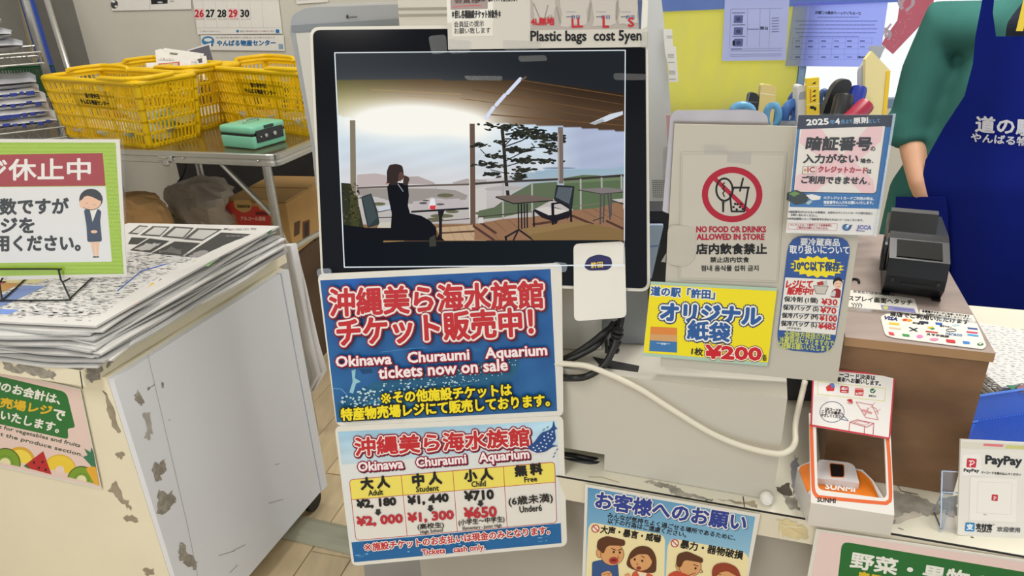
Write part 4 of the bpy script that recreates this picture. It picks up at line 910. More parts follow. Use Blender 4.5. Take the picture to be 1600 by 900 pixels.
p.oval(500, 310, 100, 5, (126, 140, 162)); p.fill([(60, 430), (150, 415), (300, 420), (240, 440), (80, 442)], (176, 170, 168))
for x, a, b in ((172, 400, 610), (342, 392, 600), (627, 376, 555), (750, 368, 440), (866, 356, 440)): p.line([(x, a), (x + 1, b)], 10, (168, 166, 160))
p.line([(30, 596), (340, 566)], 6, (70, 66, 60)); p.line([(585, 536), (740, 516)], 5, (120, 112, 100)); p.fill([(494, 70), (524, 70), (526, 400), (500, 400)], (118, 106, 98)); p.line([(496, 110), (500, 380)], 9, (166, 158, 150))
p.fill([(5, 640), (170, 608), (340, 596), (580, 556), (720, 545), (876, 500), (876, 732), (5, 732)], (146, 110, 84))
for a, b in (((60, 632), (150, 732)), ((120, 620), (190, 680)), ((200, 610), (260, 660)), ((640, 560), (720, 600)), ((760, 550), (876, 610)), ((700, 548), (800, 600))): p.line([a, b], 2.5, (104, 74, 56))
for a, b in (((40, 630), (130, 690)), ((0, 650), (120, 732)), ((350, 640), (490, 620)), ((580, 590), (700, 640)), ((780, 620), (876, 665))): p.line([a, b], 14, (84, 58, 50))
p.rfill([(28, 600), (56, 598), (58, 632), (30, 634)], 4, (206, 200, 196))
p.fill([(130, 474), (300, 464), (466, 488), (466, 500), (236, 520), (150, 492)], (112, 98, 90)); p.line([(130, 480), (234, 518), (466, 500)], 6, (40, 36, 38))
for x in (262, 280, 297, 313): p.line([(x, 520), (x + 2, 665)], 8, (40, 38, 42))
p.line([(262, 672), (186, 716)], 11, (44, 40, 42)); p.line([(262, 672), (234, 732)], 10, (44, 40, 42)); p.line([(266, 672), (350, 732)], 11, (44, 40, 42)); p.line([(188, 712), (190, 730)], 12, (30, 28, 30))
p.fill([tuple(q) for q in rounded([(484, 408), (592, 416), (576, 560), (545, 620), (560, 545), (470, 500)], 8)], (44, 46, 52)); p.fill([(496, 420), (580, 425), (560, 520), (480, 480)], (92, 102, 108))
for k in range(9): p.line([(494 + k * 9, 424), (482 + k * 9, 486 + k * 2)], 1.5, (56, 60, 66))
p.fill([(350, 560), (400, 600), (470, 625), (560, 600), (575, 570), (480, 540), (360, 545)], (36, 34, 40)); p.fill([(356, 548), (430, 536), (556, 560), (490, 582), (440, 586)], (206, 200, 192)); p.line([(458, 520), (510, 512), (560, 545)], 10, (34, 34, 40)); p.line([(463, 520), (466, 640)], 17, (34, 32, 38)); p.line([(352, 560), (354, 655)], 10, (34, 32, 38)); p.line([(570, 560), (572, 622)], 12, (34, 32, 38)); p.line([(478, 590), (482, 632)], 14, (34, 32, 38))
p.fill([(610, 432), (780, 424), (876, 434), (876, 452), (752, 460)], (128, 120, 118)); p.line([(612, 438), (752, 462), (876, 450)], 5, (70, 64, 64))
for a, b in (((745, 462), (742, 636)), ((766, 462), (760, 628)), ((788, 462), (800, 610)), ((805, 460), (805, 590))): p.line([a, b], 9, (84, 78, 80))
p.line([(700, 618), (760, 598)], 6, (70, 60, 58)); p.fill([(812, 494), (876, 488), (876, 510), (830, 510)], (190, 186, 180)); p.line([(812, 500), (876, 520)], 7, (60, 56, 58))
p.fill([(290, 664), (620, 622), (876, 672), (876, 732), (350, 732)], (134, 108, 70)); p.fill([(290, 664), (620, 622), (690, 636), (330, 700)], (144, 118, 78))
p.zf = IDENT; LN = (226, 234, 240)
p.line([(523, 82.5), (977, 78.5)], 1.5, LN); p.line([(977, 78.5), (975.5, 376)], 1.5, LN); p.line([(975.5, 376), (975, 414)], 1.2, (150, 160, 170)); p.line([(523, 82.5), (538, 417.5)], 1.7, LN); p.line([(538, 417.5), (975, 414)], 1.7, LN)
p.done('display_image', mon)
# stand column down to the box
zE = Z(860, 500, 2.25); zV = Z(870, 450, 2.727)

# ---- sheets on the monitor
PT = PM.off(.004)
ts = sheet('bag_price_sign', PT, [(63, -60), (1212, -60), (1200, 266), (74, 281)], zI, LAMIN, 'white plastic bag price sign taped over the top of the monitor', 'sign', thick=.0012)
p = Print(PT, zI, coat=.2); TX = (34, 34, 38)
p.fill([(330, -58), (540, -58), (540, 165), (1172, 165), (1204, 150), (1204, 262), (76, 278), (70, 130), (330, 130)], (206, 202, 192))
p.fill([(540, -58), (1176, -58), (1168, 164), (541, 172)], (176, 168, 160)); p.fill([(86, -30), (298, -30), (298, 50), (88, 55)], (160, 146, 142)); p.line([(100, 40), (230, 30), (262, 34)], 5, (200, 90, 100)); p.text('会員様', 110, 20, 250, 18, 26, (90, 70, 70), b=1)
p.text('ほんの一部ポイントを割引致します', 245, 10, 470, 8, 26, TX, b=1)
p.text('＊但し各種施設チケット対象外＊', 95, 104, 372, 102, 46, TX, b=1.6)
p.rfill([(92, 118), (326, 112), (328, 204), (96, 208)], 4, (222, 218, 208)); p.text('会員証の提示', 107, 156, 277, 150, 34, TX, b=.6); p.text('お願い致します', 109, 193, 314, 189, 34, TX, b=.6)
for q, bl_ in (([(548, -40), (690, -40), (672, 90), (560, 120)], 0), ([(700, -40), (880, -40), (862, 140), (720, 150)], 1), ([(890, -40), (1030, -40), (1022, 140), (900, 150)], 1), ([(1040, -40), (1160, -40), (1150, 130), (1046, 140)], 1)):
    p.fill(jag(q, len(q[0]) + int(q[0][0]), 5), (196, 190, 182))
    if bl_: cx = (q[0][0] + q[1][0]) / 2; p.text('許田', cx - 16, 108, cx + 32, 108, 22, (70, 90, 140), b=.6); p.line([(cx - 44, 68), (cx + 10, 68)], 3, (110, 130, 160)); p.line([(cx - 44, 96), (cx - 10, 95)], 5, (80, 90, 110))
for k, (a, b) in enumerate((((560, 20), (600, 120)), ((640, 30), (620, 110)), ((690, 40), (712, 130)), ((884, 20), (870, 120)), ((1036, 10), (1030, 110)))): p.line([a, b], 6, (150, 142, 134))
p.text('4L無地', 545, 144, 676, 142, 44, RED, b=2); p.text('LL', 778, 156, 838, 154, 52, RED, b=2.4); p.text('L', 953, 156, 986, 156, 62, RED, b=2.4); p.text('S', 1098, 152, 1130, 150, 50, RED, b=2.4)
p.fill([(1150, 0), (1176, 0), (1168, 164), (1160, 164)], (80, 96, 130))
p.text('Plastic bags  cost 5yen', 543, 252, 1172, 248, 76, (22, 22, 26), b=2.2); p.done('printing', ts)
for i, q in enumerate(([(-40, 205), (60, 195), (70, 300), (-20, 310)], [(70, 220), (205, 230), (200, 300), (80, 306)], [(380, 225), (600, 235), (600, 280), (390, 285)], [(1170, 180), (1222, 180), (1222, 280), (1160, 270)])):
    sheet('tape_strip', PT.off(.0012), q, zI, glass(alpha=.10, rough=.15), '%s clear tape strip along the lower edge of the bag price sign' % ('leftmost', 'second from left', 'third from left', 'rightmost')[i], 'tape', thick=.0002, group='clear tape on the bag price sign', r=6)
for i, (q, lab) in enumerate((([(470, 318), (628, 312), (640, 345), (478, 352)], 'clear tape on the top middle of the screen'), ([(1010, 415), (1200, 420), (1200, 455), (1016, 455)], 'clear tape across the right edge of the screen'), ([(160, 430), (384, 432), (380, 458), (180, 455)], 'clear tape on the ceiling of the screen picture'))):
    sheet('tape_strip', PM.off(.0032), q, zI, glass((190, 190, 190), alpha=.12, rough=.3), lab, 'tape', thick=.0002, r=6)
PC = PM.off(.005)
cd_ = sheet('blank_badge_card', PC, [(896, 381), (976, 377), (979, 496), (897, 502)], IDENT, LAMIN, 'white rounded card with a small navy cap emblem at the monitor corner', 'card', thick=.0012, r=9)
p = Print(PC); p.fill([tuple(q) for q in rounded([(912, 417), (918, 403), (935, 397), (955, 402), (957, 415), (950, 422), (920, 423)], 6)], (46, 44, 96)); p.text('許田', 924, 419, 942, 417.5, 9, (232, 200, 80), b=.35); p.done('printing', cd_)

# ---- the two aquarium posters hanging from the monitor
PPo = Plane(PM.hit(690, 428, .008), facing(690, 428, .93, yaw=YAW - 1, tilt=5.5).n)
ap = sheet('aquarium_poster', PPo, [(55, 98), (1377, 38), (1386, 866), (158, 920)], zA5, LAMIN, 'upper blue aquarium ticket poster with whale shark hanging from the monitor', 'poster', thick=.0012, r=10)
q4 = [(70, 132), (1316, 70), (1352, 838), (160, 900)]
def sea1(x, y):
    t = np.clip((y - 420) / 240., 0, 1)[:, None]; c = np.array((18, 88, 162.)) * (1 - t) + np.array((30, 100, 158.)) * t
    return c + (np.sin(x * .09 + y * .05) * np.sin(y * .07 - x * .03) * 7)[:, None] + 14 * np.exp(-((x - 548) / 18) ** 2 - ((y - 440) / 14) ** 2)[:, None] * np.array((0, .3, 1.6))
p = Print(PPo, zA5, coat=.15)
pz = Print(PPo, IDENT); pz.raster([tuple(k) for k in zA5(q4)], 70, 50, sea1, 'sea_picture', ap)
p.lift = pz.lift
p.fill([tuple(k) for k in spline([(160, 800), (330, 700), (520, 640), (800, 600), (1040, 560), (1140, 570), (1130, 640), (1040, 700), (820, 730), (600, 790), (400, 850), (170, 890)], 6)], (34, 98, 138)); p.fill([(170, 880), (330, 790), (600, 720), (900, 690), (700, 770), (420, 850)], (62, 132, 168))
p.fill([(240, 620), (262, 612), (258, 660), (290, 680), (264, 690), (248, 744), (228, 738), (246, 680)], (150, 200, 214)); p.fill([(280, 612), (350, 610), (356, 632), (300, 640)], (24, 74, 120)); p.fill([(880, 480), (912, 500), (960, 500), (905, 520)], (40, 110, 170)); p.line([(400, 520), (560, 500), (640, 496)], 3, (90, 150, 196)); p.line([(140, 716), (185, 720), (212, 748)], 3, (120, 180, 210))
r_ = np.random.default_rng(4)
for k in range(260):
    t = r_.random(); x = 180 + 950 * t; y = 815 - 225 * t ** .8 + r_.uniform(-1, 1) * (60 - 20 * t)
    s_ = r_.uniform(2.5, 5.5) * (1.3 - .7 * t); p.oval(x, y, s_ * 1.3, s_, (190, 220, 228), n=7)
RD, MR, WH = (196, 44, 52), (150, 26, 52), (240, 234, 230)
p.text('沖縄美ら海水族館', 126, 326, 1276, 280, 146, RD, b=5.5, out=[(9.5, WH), (17, MR)], shadow=((5, 5), (70, 14, 34)))
p.text('チケット販売中！', 168, 490, 1222, 428, 150, RD, b=6, out=[(9.5, WH), (17, MR)], shadow=((5, 5), (70, 14, 34)))
p.text('Okinawa　Churaumi　Aquarium', 158, 618, 1298, 553, 74, (248, 238, 240), b=2.6, out=[(6, MR)], shadow=((4, 4), (80, 10, 40))); p.text('tickets now on sale', 388, 664, 1084, 618, 62, (248, 238, 240), b=2.6, out=[(6, MR)], shadow=((4, 4), (80, 10, 40)))
p.text('※', 400, 800, 456, 796, 56, (246, 226, 40), b=.6, out=[(5, (24, 24, 30))]); p.text('その他施設チケットは', 468, 796, 1106, 754, 64, (246, 226, 40), b=3, out=[(7, (24, 24, 30))]); p.text('特産物売場レジにて販売しております。', 186, 892, 1312, 812, 66, (246, 226, 40), b=3, out=[(7, (24, 24, 30))])
p.done('printing', ap)
PP2 = PPo.off(.0016)
a2_ = sheet('price_poster', PP2, [(44, 92), (1280, 34), (1302, 738), (138, 846)], zB5, LAMIN, 'lower aquarium price poster with yellow header table of ticket prices', 'poster', thick=.0012, r=10)
q5 = [(62, 120), (1244, 62), (1272, 722), (150, 826)]
def sea2(x, y):
    t = np.clip((y - 668 + (x - 530) * .06) / 60., 0, 1)[:, None]; w = (.5 + .5 * np.sin(x * .05 + y * .13) * np.sin(x * .021 - y * .2))[:, None]
    c = np.array((140, 186, 214.)) * (1 - t) + np.array((196, 216, 226.)) * t; return c + w * 20 + np.clip((x - 700) / 140, 0, 1)[:, None] * (1 - t) * 40
pz = Print(PP2, IDENT); pz.raster([tuple(k) for k in zB5(q5)], 80, 50, sea2, 'sea_picture', a2_)
p = Print(PP2, zB5, lift=pz.lift, coat=.15)
p.fill([(70, 300), (1246, 200), (1268, 616), (140, 716)], (226, 228, 226))
p.fill([(135, 718), (1268, 614), (1272, 722), (150, 826)], (32, 104, 164))
for k in range(26): x = rng.uniform(150, 1240); y = 722 - (x - 150) * .09 + rng.uniform(8, 90); p.oval(x, y, rng.uniform(4, 22), rng.uniform(1.5, 4), ((120, 180, 214), (60, 132, 186))[k % 2], -5, n=8)
tb = rounded([(124, 380), (1234, 284), (1246, 612), (160, 708)], 22); p.fill([tuple(k) for k in tb], (232, 228, 220))
hd = [tuple(k) for k in rounded([(124, 380), (1234, 284), (1238, 392), (136, 488)], [22, 22, 0, 0])]; p.fill(hd, (242, 226, 104))
LR = (190, 48, 60); p.line([tuple(k) for k in tb], 3.2, LR, closed=True); p.line([(136, 488), (1238, 392)], 3, LR)
for a, b in (((404, 357), (437, 684)), ((684, 333), (708, 660)), ((957, 309), (978, 637))): p.line([a, b], 3, LR)
p.text('沖縄美ら海水族館', 158, 250, 1098, 196, 96, RD, b=4, out=[(6.5, WH), (13, MR)], shadow=((4, 4), (90, 14, 34))); p.text('Okinawa　Churaumi　Aquarium', 175, 350, 1098, 278, 64, (248, 238, 240), b=2.4, out=[(6, MR)], shadow=((5, 5), (70, 20, 60)))
# small whale shark drawing
p.fill([tuple(k) for k in spline([(1086, 200), (1120, 180), (1160, 130), (1205, 110), (1222, 90), (1228, 62), (1238, 92), (1250, 104), (1236, 112), (1240, 160), (1222, 190), (1252, 196), (1222, 204), (1180, 228), (1120, 236)], 4)], (36, 76, 140)); p.fill([(1088, 212), (1140, 236), (1200, 226), (1170, 240), (1110, 242)], (226, 220, 222))
for x, y in ((1120, 205), (1140, 195), (1160, 180), (1180, 165), (1200, 150), (1215, 135), (1150, 210), (1170, 200), (1190, 185), (1208, 170), (1222, 155), (1185, 205), (1130, 220), (1160, 222), (1222, 120), (1198, 128), (1178, 145)): p.oval(x, y, 5, 4, (220, 230, 240), n=8)
for a in ((1165, 130), (1172, 112), (1192, 100), (1232, 240), (1244, 220), (1226, 258)): p.line([a, (a[0] + 8, a[1] - 8)], 4, (50, 80, 130))
BK = (30, 30, 34)
for s_, a, h, bb_ in (('大 人', (190, 433, 342, 420), 62, 4), ('中 人', (470, 415, 624, 400), 64, 4), ('小 人', (750, 390, 900, 378), 60, 4), ('無 料', (1024, 362, 1168, 348), 58, 4)): p.text(s_, *a, h, BK, b=bb_)
for s_, a, h in (('Adult', (228, 467, 307, 461), 30), ('Student', (486, 447, 608, 439), 30), ('Child', (786, 420, 862, 414), 30), ('Free', (1072, 394, 1140, 388), 28)): p.text(s_, *a, h, BK, b=.9)
for s_, a, h, c_ in (('¥2, 180', (168, 538, 376, 522), 48, BK), ('¥1, 440', (444, 520, 660, 503), 50, BK), ('¥710', (750, 494, 904, 482), 50, BK), ('¥2, 000', (168, 636, 412, 618), 54, LR), ('¥1, 300', (444, 616, 688, 598), 54, LR), ('¥650', (748, 590, 920, 578), 56, LR)): p.text(s_, *a, h, c_, b=3.6)
for x, y in ((278, 556), (562, 535), (832, 508)): p.fill([(x - 10, y - 16), (x + 12, y - 18), (x + 12, y), (x + 21, y - 1), (x + 2, y + 19), (x - 19, y + 2), (x - 10, y + 1)], (44, 44, 48))
p.text('(高校生)', 494, 654, 636, 642, 34, BK, b=.8); p.text('High School', 510, 679, 630, 666, 24, BK, b=.5); p.text('(小学生～中学生)', 716, 632, 964, 612, 36, BK, b=.8); p.text('Elementary - Junior High', 738, 657, 948, 640, 22, BK, b=.4); p.text('(6歳未満)', 988, 528, 1226, 506, 54, BK, b=1.1); p.text('Under6', 1046, 558, 1166, 548, 34, BK, b=1)
p.text('※', 205, 766, 246, 762, 38, RD, b=.2, out=[(3, WH)]); p.text('施設チケットのお支払いは現金のみとなります。', 252, 763, 1208, 672, 42, RD, b=1.6, out=[(4.5, WH)]); p.text('Tickets　cash only.', 518, 796, 858, 766, 38, RD, b=1.4, out=[(4, WH)])
p.done('printing', a2_)
for q, lab in (([(50, 70), (130, 66), (134, 110), (54, 114)], 'clear tape at the upper left corner of the aquarium poster'), ([(1330, 30), (1410, 40), (1400, 90), (1340, 80)], 'clear tape at the upper right corner of the aquarium poster')):
    sheet('tape_strip', PPo.off(.002), q, zA5, glass(alpha=.12), lab, 'tape', thick=.0002, r=5)
# ================================================================ RIGHT: the checkout counter
TC = hplane(ZC); zJ = Z(900, 740, 4.444); zF = Z(1230, 560, 2.646); zV4 = Z(1200, 740, 4.0)
sL, sR = TC.hit(900, 748), TC.hit(1600, 869); rd = sR - sL; rd /= np.linalg.norm(rd); rin = np.array((-rd[1], rd[0], 0))
e0 = TC.hit(600, 696); e0 = sL + rd * ((e0 - sL) @ rd); RAX = np.array((rd, rin, (0, 0, 1)))
RL, RD_ = 1.75, .72
CREAM2 = mat((226, 218, 196), rough=.5, noise=.06, scale=5); GREYP = mat((178, 172, 162), rough=.6, noise=.08, scale=5)
rc = thing('checkout_counter', 'long cream checkout counter with worn top under the monitor and machines', 'counter', vert(e0 + rd * RL / 2 + rin * RD_ / 2, 0))
def rp(a, b, z): return vert(e0 + rd * a + rin * b, z)
def rbox(a0, a1, b0, b1, z0, z1, m, name, par, bevel=0.0): return MB().box(rp((a0 + a1) / 2, (b0 + b1) / 2, (z0 + z1) / 2), (a1 - a0, b1 - b0, z1 - z0), m, ax=RAX, bevel=bevel).build(name, par)
rbox(0, RL, 0, RD_, ZC - .04, ZC - .0012, CREAM2, 'worktop', rc)
rbox(0, RL, .0012, RD_, ZC - .0012, ZC, mat((230, 226, 208), rough=.5, noise=.05, scale=6), 'top_laminate', rc)
rbox(0, RL, -.0004, .0012, ZC - .0022, ZC - .0004, mat((22, 20, 20), rough=.7, noise=.1), 'seam_strip', rc)
rbox(.02, RL - .02, .03, RD_ - .03, 0, ZC - .04, GREYP, 'front_panel', rc)
WORN2 = mat((138, 134, 124), rough=.8, noise=.5, scale=45, rgb2=(176, 172, 160)); DIRT = mat((96, 88, 76), rough=.8, noise=.3, scale=40)
p = Print(TC, zJ, lift=3e-4)
p.fill(jag([(476, 60), (500, 42), (560, 62), (640, 70), (700, 95), (760, 130), (860, 160), (830, 168), (740, 160), (660, 140), (640, 100), (560, 92), (520, 64)], 31, 5), WORN2); p.done('worn_patch', rc)
p.fill(jag([(790, 128), (850, 172), (930, 184), (900, 170)], 32, 4), WORN2); p.done('worn_patch', rc); p.fill(jag([(980, 178), (1060, 184), (1160, 200), (1240, 190), (1262, 236), (1200, 220), (1080, 196)], 33, 4), mat((176, 164, 138), rough=.8, noise=.4, scale=50)); p.done('worn_patch', rc)
for a, b in (((900, 185), (930, 180)), ((935, 188), (950, 180)), ((1160, 160), (1170, 230))): p.line([a, b], 7, (80, 74, 66)); p.done('dark_scratch', rc)
p.line([(90, 22), (180, 24), (300, 60)], 6, (190, 180, 150)); p.done('scratch', rc); p.fill(jag([(1385, 100), (1480, 60), (1500, 150), (1430, 150)], 34, 6), DIRT); p.done('worn_patch', rc); p.fill(jag([(1440, 150), (1520, 170), (1560, 260), (1480, 240)], 35, 5), WORN2); p.done('worn_patch', rc)
p.zf = zF
p.fill(jag([(440, 545), (480, 560), (530, 566), (610, 600), (700, 565), (705, 585), (650, 640), (560, 650), (520, 645), (440, 680)], 36, 5), WORN2); p.done('worn_patch', rc); p.fill(jag([(445, 660), (520, 630), (560, 645), (450, 682)], 37, 3), mat((206, 200, 184), rough=.7, noise=.2, scale=30)); p.done('worn_patch', rc); p.fill(jag([(620, 575), (712, 560), (705, 650), (660, 655), (640, 620)], 38, 5), mat((120, 118, 112), rough=.8, noise=.4, scale=50)); p.done('worn_patch', rc)
p.line([(455, 522), (470, 548), (540, 562)], 3, (90, 84, 74)); p.done('scratch', rc); p.line([(760, 738), (770, 740)], 4, (50, 46, 40)); p.done('scratch', rc); p.line([(460, 700), (480, 708)], 3, (150, 140, 120)); p.done('scratch', rc); p.fill(jag([(30, 400), (48, 410), (45, 520), (20, 560), (16, 470)], 39, 5), mat((150, 152, 158), rough=.5, noise=.3, scale=30))
p.done('worn_patch', rc)
PL = Plane(sL, rin); p = Print(PL.off(.0006), zE)
p.fill(jag([(800, 700), (850, 705), (905, 735), (900, 770), (810, 762)], 41, 4), mat((222, 206, 160), rough=.35, noise=.25, scale=30)); p.line([(812, 712), (890, 756)], 2, (190, 172, 130)); p.line([(806, 742), (814, 770)], 3, (240, 236, 222)); p.line([(820, 725), (880, 730)], 2, (240, 230, 200)); p.done('brown_tape', rc)

# ---- posters on the counter front
PFp = PL.off(.0035)
np_ = sheet('request_poster', PFp, [(64, 74), (1280, 284), (1190, 760), (42, 760)], zJ, LAMIN, 'blue customer request poster with cartoon faces on the counter front', 'poster', thick=.001)
def sky3(x, y): t = np.clip((y - 760) / 110., 0, 1)[:, None]; return np.array((84, 150, 196.)) * (1 - t) + np.array((150, 196, 222.)) * t
pz = Print(PFp, IDENT); pz.raster([tuple(k) for k in zJ([(82, 96), (1244, 300), (1170, 758), (64, 758)])], 20, 20, sky3, 'sky_picture', np_)
p = Print(PFp, zJ, lift=pz.lift, coat=.15); NV = (44, 66, 150); SKN, HR = (222, 164, 110), (92, 52, 34)
for q in ([(86, 372), (112, 340), (590, 420), (618, 450), (612, 758), (66, 758)], [(636, 500), (664, 450), (1160, 540), (1200, 580), (1186, 758), (622, 758)]): p.rfill(q, 26, (244, 230, 178))
p.text('お客様へのお願い', 130, 250, 1168, 428, 118, NV, b=5, out=[(7, WH)], shadow=((4, 4), (40, 70, 110))) if 0 else p.text('お客様へのお願い', 132, 236, 1172, 402, 116, NV, b=5, out=[(8, WH)], shadow=((5, 5), (56, 84, 130)))
p.text('みんなが気持ちよく過ごせる場所であるために、', 218, 305, 1104, 466, 36, (30, 34, 44), b=1.2); p.text('以下の行為はご遠慮ください。', 218, 345, 762, 444, 38, (30, 34, 44), b=1.2)
for cx, cy in ((135, 382), (686, 484)): p.oval(cx, cy, 26, 26, (244, 236, 220)); p.ring(cx, cy, 25, 25, 7, RED); p.line([(cx - 16, cy - 17), (cx + 17, cy + 16)], 7, RED)
p.text('大声・暴言・威嚇', 168, 412, 584, 480, 54, (26, 26, 30), b=2.2); p.text('暴力・器物破損', 722, 516, 1154, 598, 58, (26, 26, 30), b=2.2)
def oval_o(cx, cy, rx, ry, c, rot=0): p.oval(cx, cy, rx + 3, ry + 3, (84, 46, 30), rot); p.oval(cx, cy, rx, ry, c, rot)
p.rfill([(112, 612), (180, 598), (290, 612), (302, 760), (108, 760)], 16, (50, 86, 140)); oval_o(162, 552, 20, 32, SKN); oval_o(252, 560, 80, 76, SKN); p.fill([tuple(q) for q in rounded([(142, 520), (150, 460), (210, 432), (344, 462), (340, 505), (290, 500), (216, 500), (190, 560), (170, 540)], 24)], HR)
oval_o(262, 604, 30, 22, (190, 60, 56)); p.oval(262, 602, 20, 10, (120, 30, 34)); p.oval(262, 545, 8, 9, (60, 36, 28), n=10); p.oval(304, 548, 8, 9, (60, 36, 28), n=10); p.line([(246, 520), (276, 532)], 6, (70, 40, 30)); p.line([(292, 534), (316, 524)], 6, (70, 40, 30)); p.line([(290, 570), (300, 582), (286, 586)], 4, (150, 90, 60)); p.rfill([(175, 690), (230, 672), (252, 700), (246, 758), (180, 758)], 14, SKN); p.line([(190, 700), (240, 690)], 3, (130, 80, 54)); p.line([(200, 740), (236, 690)], 3, (130, 80, 54))
p.fill([tuple(q) for q in rounded([(344, 640), (376, 540), (440, 498), (520, 510), (560, 580), (556, 690), (500, 690), (400, 670)], 40)], HR); oval_o(452, 606, 76, 68, SKN); p.fill([tuple(q) for q in rounded([(372, 600), (390, 540), (450, 512), (530, 560), (535, 620), (500, 560), (430, 560)], 18)], HR); p.oval(408, 596, 8, 9, (60, 36, 28), n=10); p.oval(460, 606, 8, 9, (60, 36, 28), n=10); p.line([(396, 572), (420, 566)], 5, (70, 40, 30)); p.line([(452, 572), (476, 584)], 5, (70, 40, 30)); p.oval(436, 656, 17, 12, (150, 50, 50)); p.line([(428, 620), (420, 630), (432, 634)], 4, (150, 90, 60))
p.rfill([(390, 690), (420, 672), (500, 690), (540, 710), (540, 760), (380, 760)], 16, (210, 90, 60)); p.fill([(425, 680), (495, 692), (460, 750)], (240, 226, 200)); p.rfill([(336, 700), (372, 690), (380, 758), (340, 758)], 12, SKN)
oval_o(712, 640, 18, 28, SKN); oval_o(792, 640, 76, 76, SKN); p.fill([tuple(q) for q in rounded([(694, 620), (704, 560), (770, 538), (884, 590), (880, 622), (800, 606), (750, 600), (730, 650), (704, 650)], 22)], HR); p.oval(830, 658, 8, 9, (60, 36, 28), n=10); p.line([(818, 632), (846, 642)], 6, (70, 40, 30)); p.line([(866, 662), (880, 684), (862, 690)], 5, (150, 90, 60)); p.line([(785, 706), (830, 690)], 5, (130, 70, 50)); p.rfill([(640, 700), (700, 672), (800, 712), (840, 760), (630, 760)], 20, (200, 76, 54))
p.fill([tuple(q) for q in rounded([(938, 690), (960, 630), (1040, 616), (1120, 650), (1150, 730), (1140, 760), (960, 760)], 34)], (150, 64, 42)); oval_o(1036, 730, 78, 60, SKN); p.fill([tuple(q) for q in rounded([(952, 700), (980, 640), (1060, 630), (1130, 690), (1130, 720), (1050, 676), (990, 690), (962, 740)], 18)], (150, 64, 42)); p.line([(980, 694), (1006, 702)], 5, (70, 40, 30)); p.line([(980, 716), (1000, 722)], 4, (60, 36, 28)); p.oval(1062, 720, 7, 8, (60, 36, 28), n=10)
p.done('printing', np_)
vg = sheet('produce_poster', PFp, [(300, 345), (1700, 556), (1640, 760), (225, 760)], zV4, LAMIN, 'pink and green produce notice on the right counter front below the scanner', 'poster', thick=.001)
p = Print(PFp, zV4, coat=.15); p.fill([(322, 362), (1680, 570), (1630, 756), (250, 756)], (238, 212, 206))
p.fill([tuple(q) for q in rounded([(462, 424), (1690, 630), (1670, 760), (425, 760)], [44, 0, 0, 0])], (36, 112, 54)); p.text('野菜・果物のお会計は、', 512, 585, 2050, 850, 98, (240, 240, 232), b=4); p.text('青果', 552, 700, 700, 728, 90, (222, 190, 50), b=4); p.done('printing', vg)

# ---- the steel box carrying the sign board
PBF = vplane_through(TC.hit(944, 735.6), TC.hit(1207, 782)); WBX = mat((204, 200, 188), rough=.42, noise=.03, scale=5)
fp = PBF.hits(zE([(830, 275), (785, 636), (190, 535), (190, 487), (-60, 447), (-60, 142)])); ztb = fp[0][2]
fp[1][2] = fp[2][2] = ZC + .0008; fp[3][2] = fp[4][2] = ZC + .028; fp[5][2] = ztb; fp[0][2] = ztb; fp[0][:2] = fp[1][:2] = (fp[0][:2] + fp[1][:2]) / 2; fp[2][:2] = fp[3][:2]; fp[4][:2] = fp[5][:2]
bd = fp[0] - fp[5]; bd[2] = 0; bd /= np.linalg.norm(bd); bin_ = np.array((-bd[1], bd[0], 0)); print('ZTB', ztb)
pc = thing('machine_box', 'pale grey steel box lying on the counter under the sign board', 'box', vert((fp[0] + fp[5]) / 2 + bin_ * .18, ZC))
MB().prism(fp, bin_ * .37, WBX).build('body', pc); BAX = np.array((bd, bin_, (0, 0, 1)))
kb = PBF.hit(1198, 773); MB().lathe([(.004, 0), (.007, .001), (.0085, .004), (.0085, .010), (.006, .014), (.002, .0155)], kb, mat((236, 234, 228), rough=.4, noise=.03), ax=np.array((bd, (0, 0, 1), -bin_)), n=18).build('knob', pc, smooth='auto')
sp = hplane(ztb + .0004).hits(zV([(150, 292), (352, 332), (346, 358), (190, 338)])); MB().poly(sp, mat((44, 44, 44), rough=.8, noise=.2)).poly(sp + (0, 0, .0001), mat((44, 44, 44), rough=.8, noise=.2)).build('slot', pc)
# monitor stand column on the box
cpl = facing(960, 510, .985, yaw=8, tilt=0)
def col(q, m, name, th=.05):
    P = cpl.hits(zV(q)); MB().prism(P, -cpl.n * th, m).build(name, mon)
c_up = cpl.hits(zV([(186, -120), (385, -120), (390, 318), (186, 300)])); c_up[2][2] = c_up[3][2] = ztb + .001
MB().prism(c_up, -cpl.n * .06, GREYM).build('stand_column', mon)
c_l = cpl.off(.02).hits(zV([(-40, -120), (196, -120), (190, 292), (-40, 292)])); c_l[2][2] = c_l[3][2] = ztb + .0012
MB().prism(c_l, -cpl.n * .03, mat((198, 194, 184), rough=.45, noise=.04)).build('stand_cover', mon)
CB = mat((26, 26, 28), rough=.45, noise=.1); pcb = facing(925, 540, .94, yaw=8)
def cable(name, pts, r, m, label, z=zV, grp=None, lifts=None, pl=None):
    q = [(pl or pcb).hit(*z([k])[0], lift=(lifts[i] if lifts else 0)) for i, k in enumerate(pts)]; return MB().tube(spline(q, 8), r, m, n=8).build(name, label=label, cat='cable', group=grp, smooth=True)
cable('power_cable', [(-30, 320), (60, 290), (140, 240), (210, 185), (260, 150)], .0048, CB, 'upper thick black cable looping below the monitor', lifts=(0, .004, .004, 0, -.03))
cable('power_cable', [(-30, 300), (40, 308), (110, 280), (180, 235), (240, 150)], .0042, CB, 'middle thick black cable looping below the monitor', lifts=(0, .012, .01, .004, -.03))
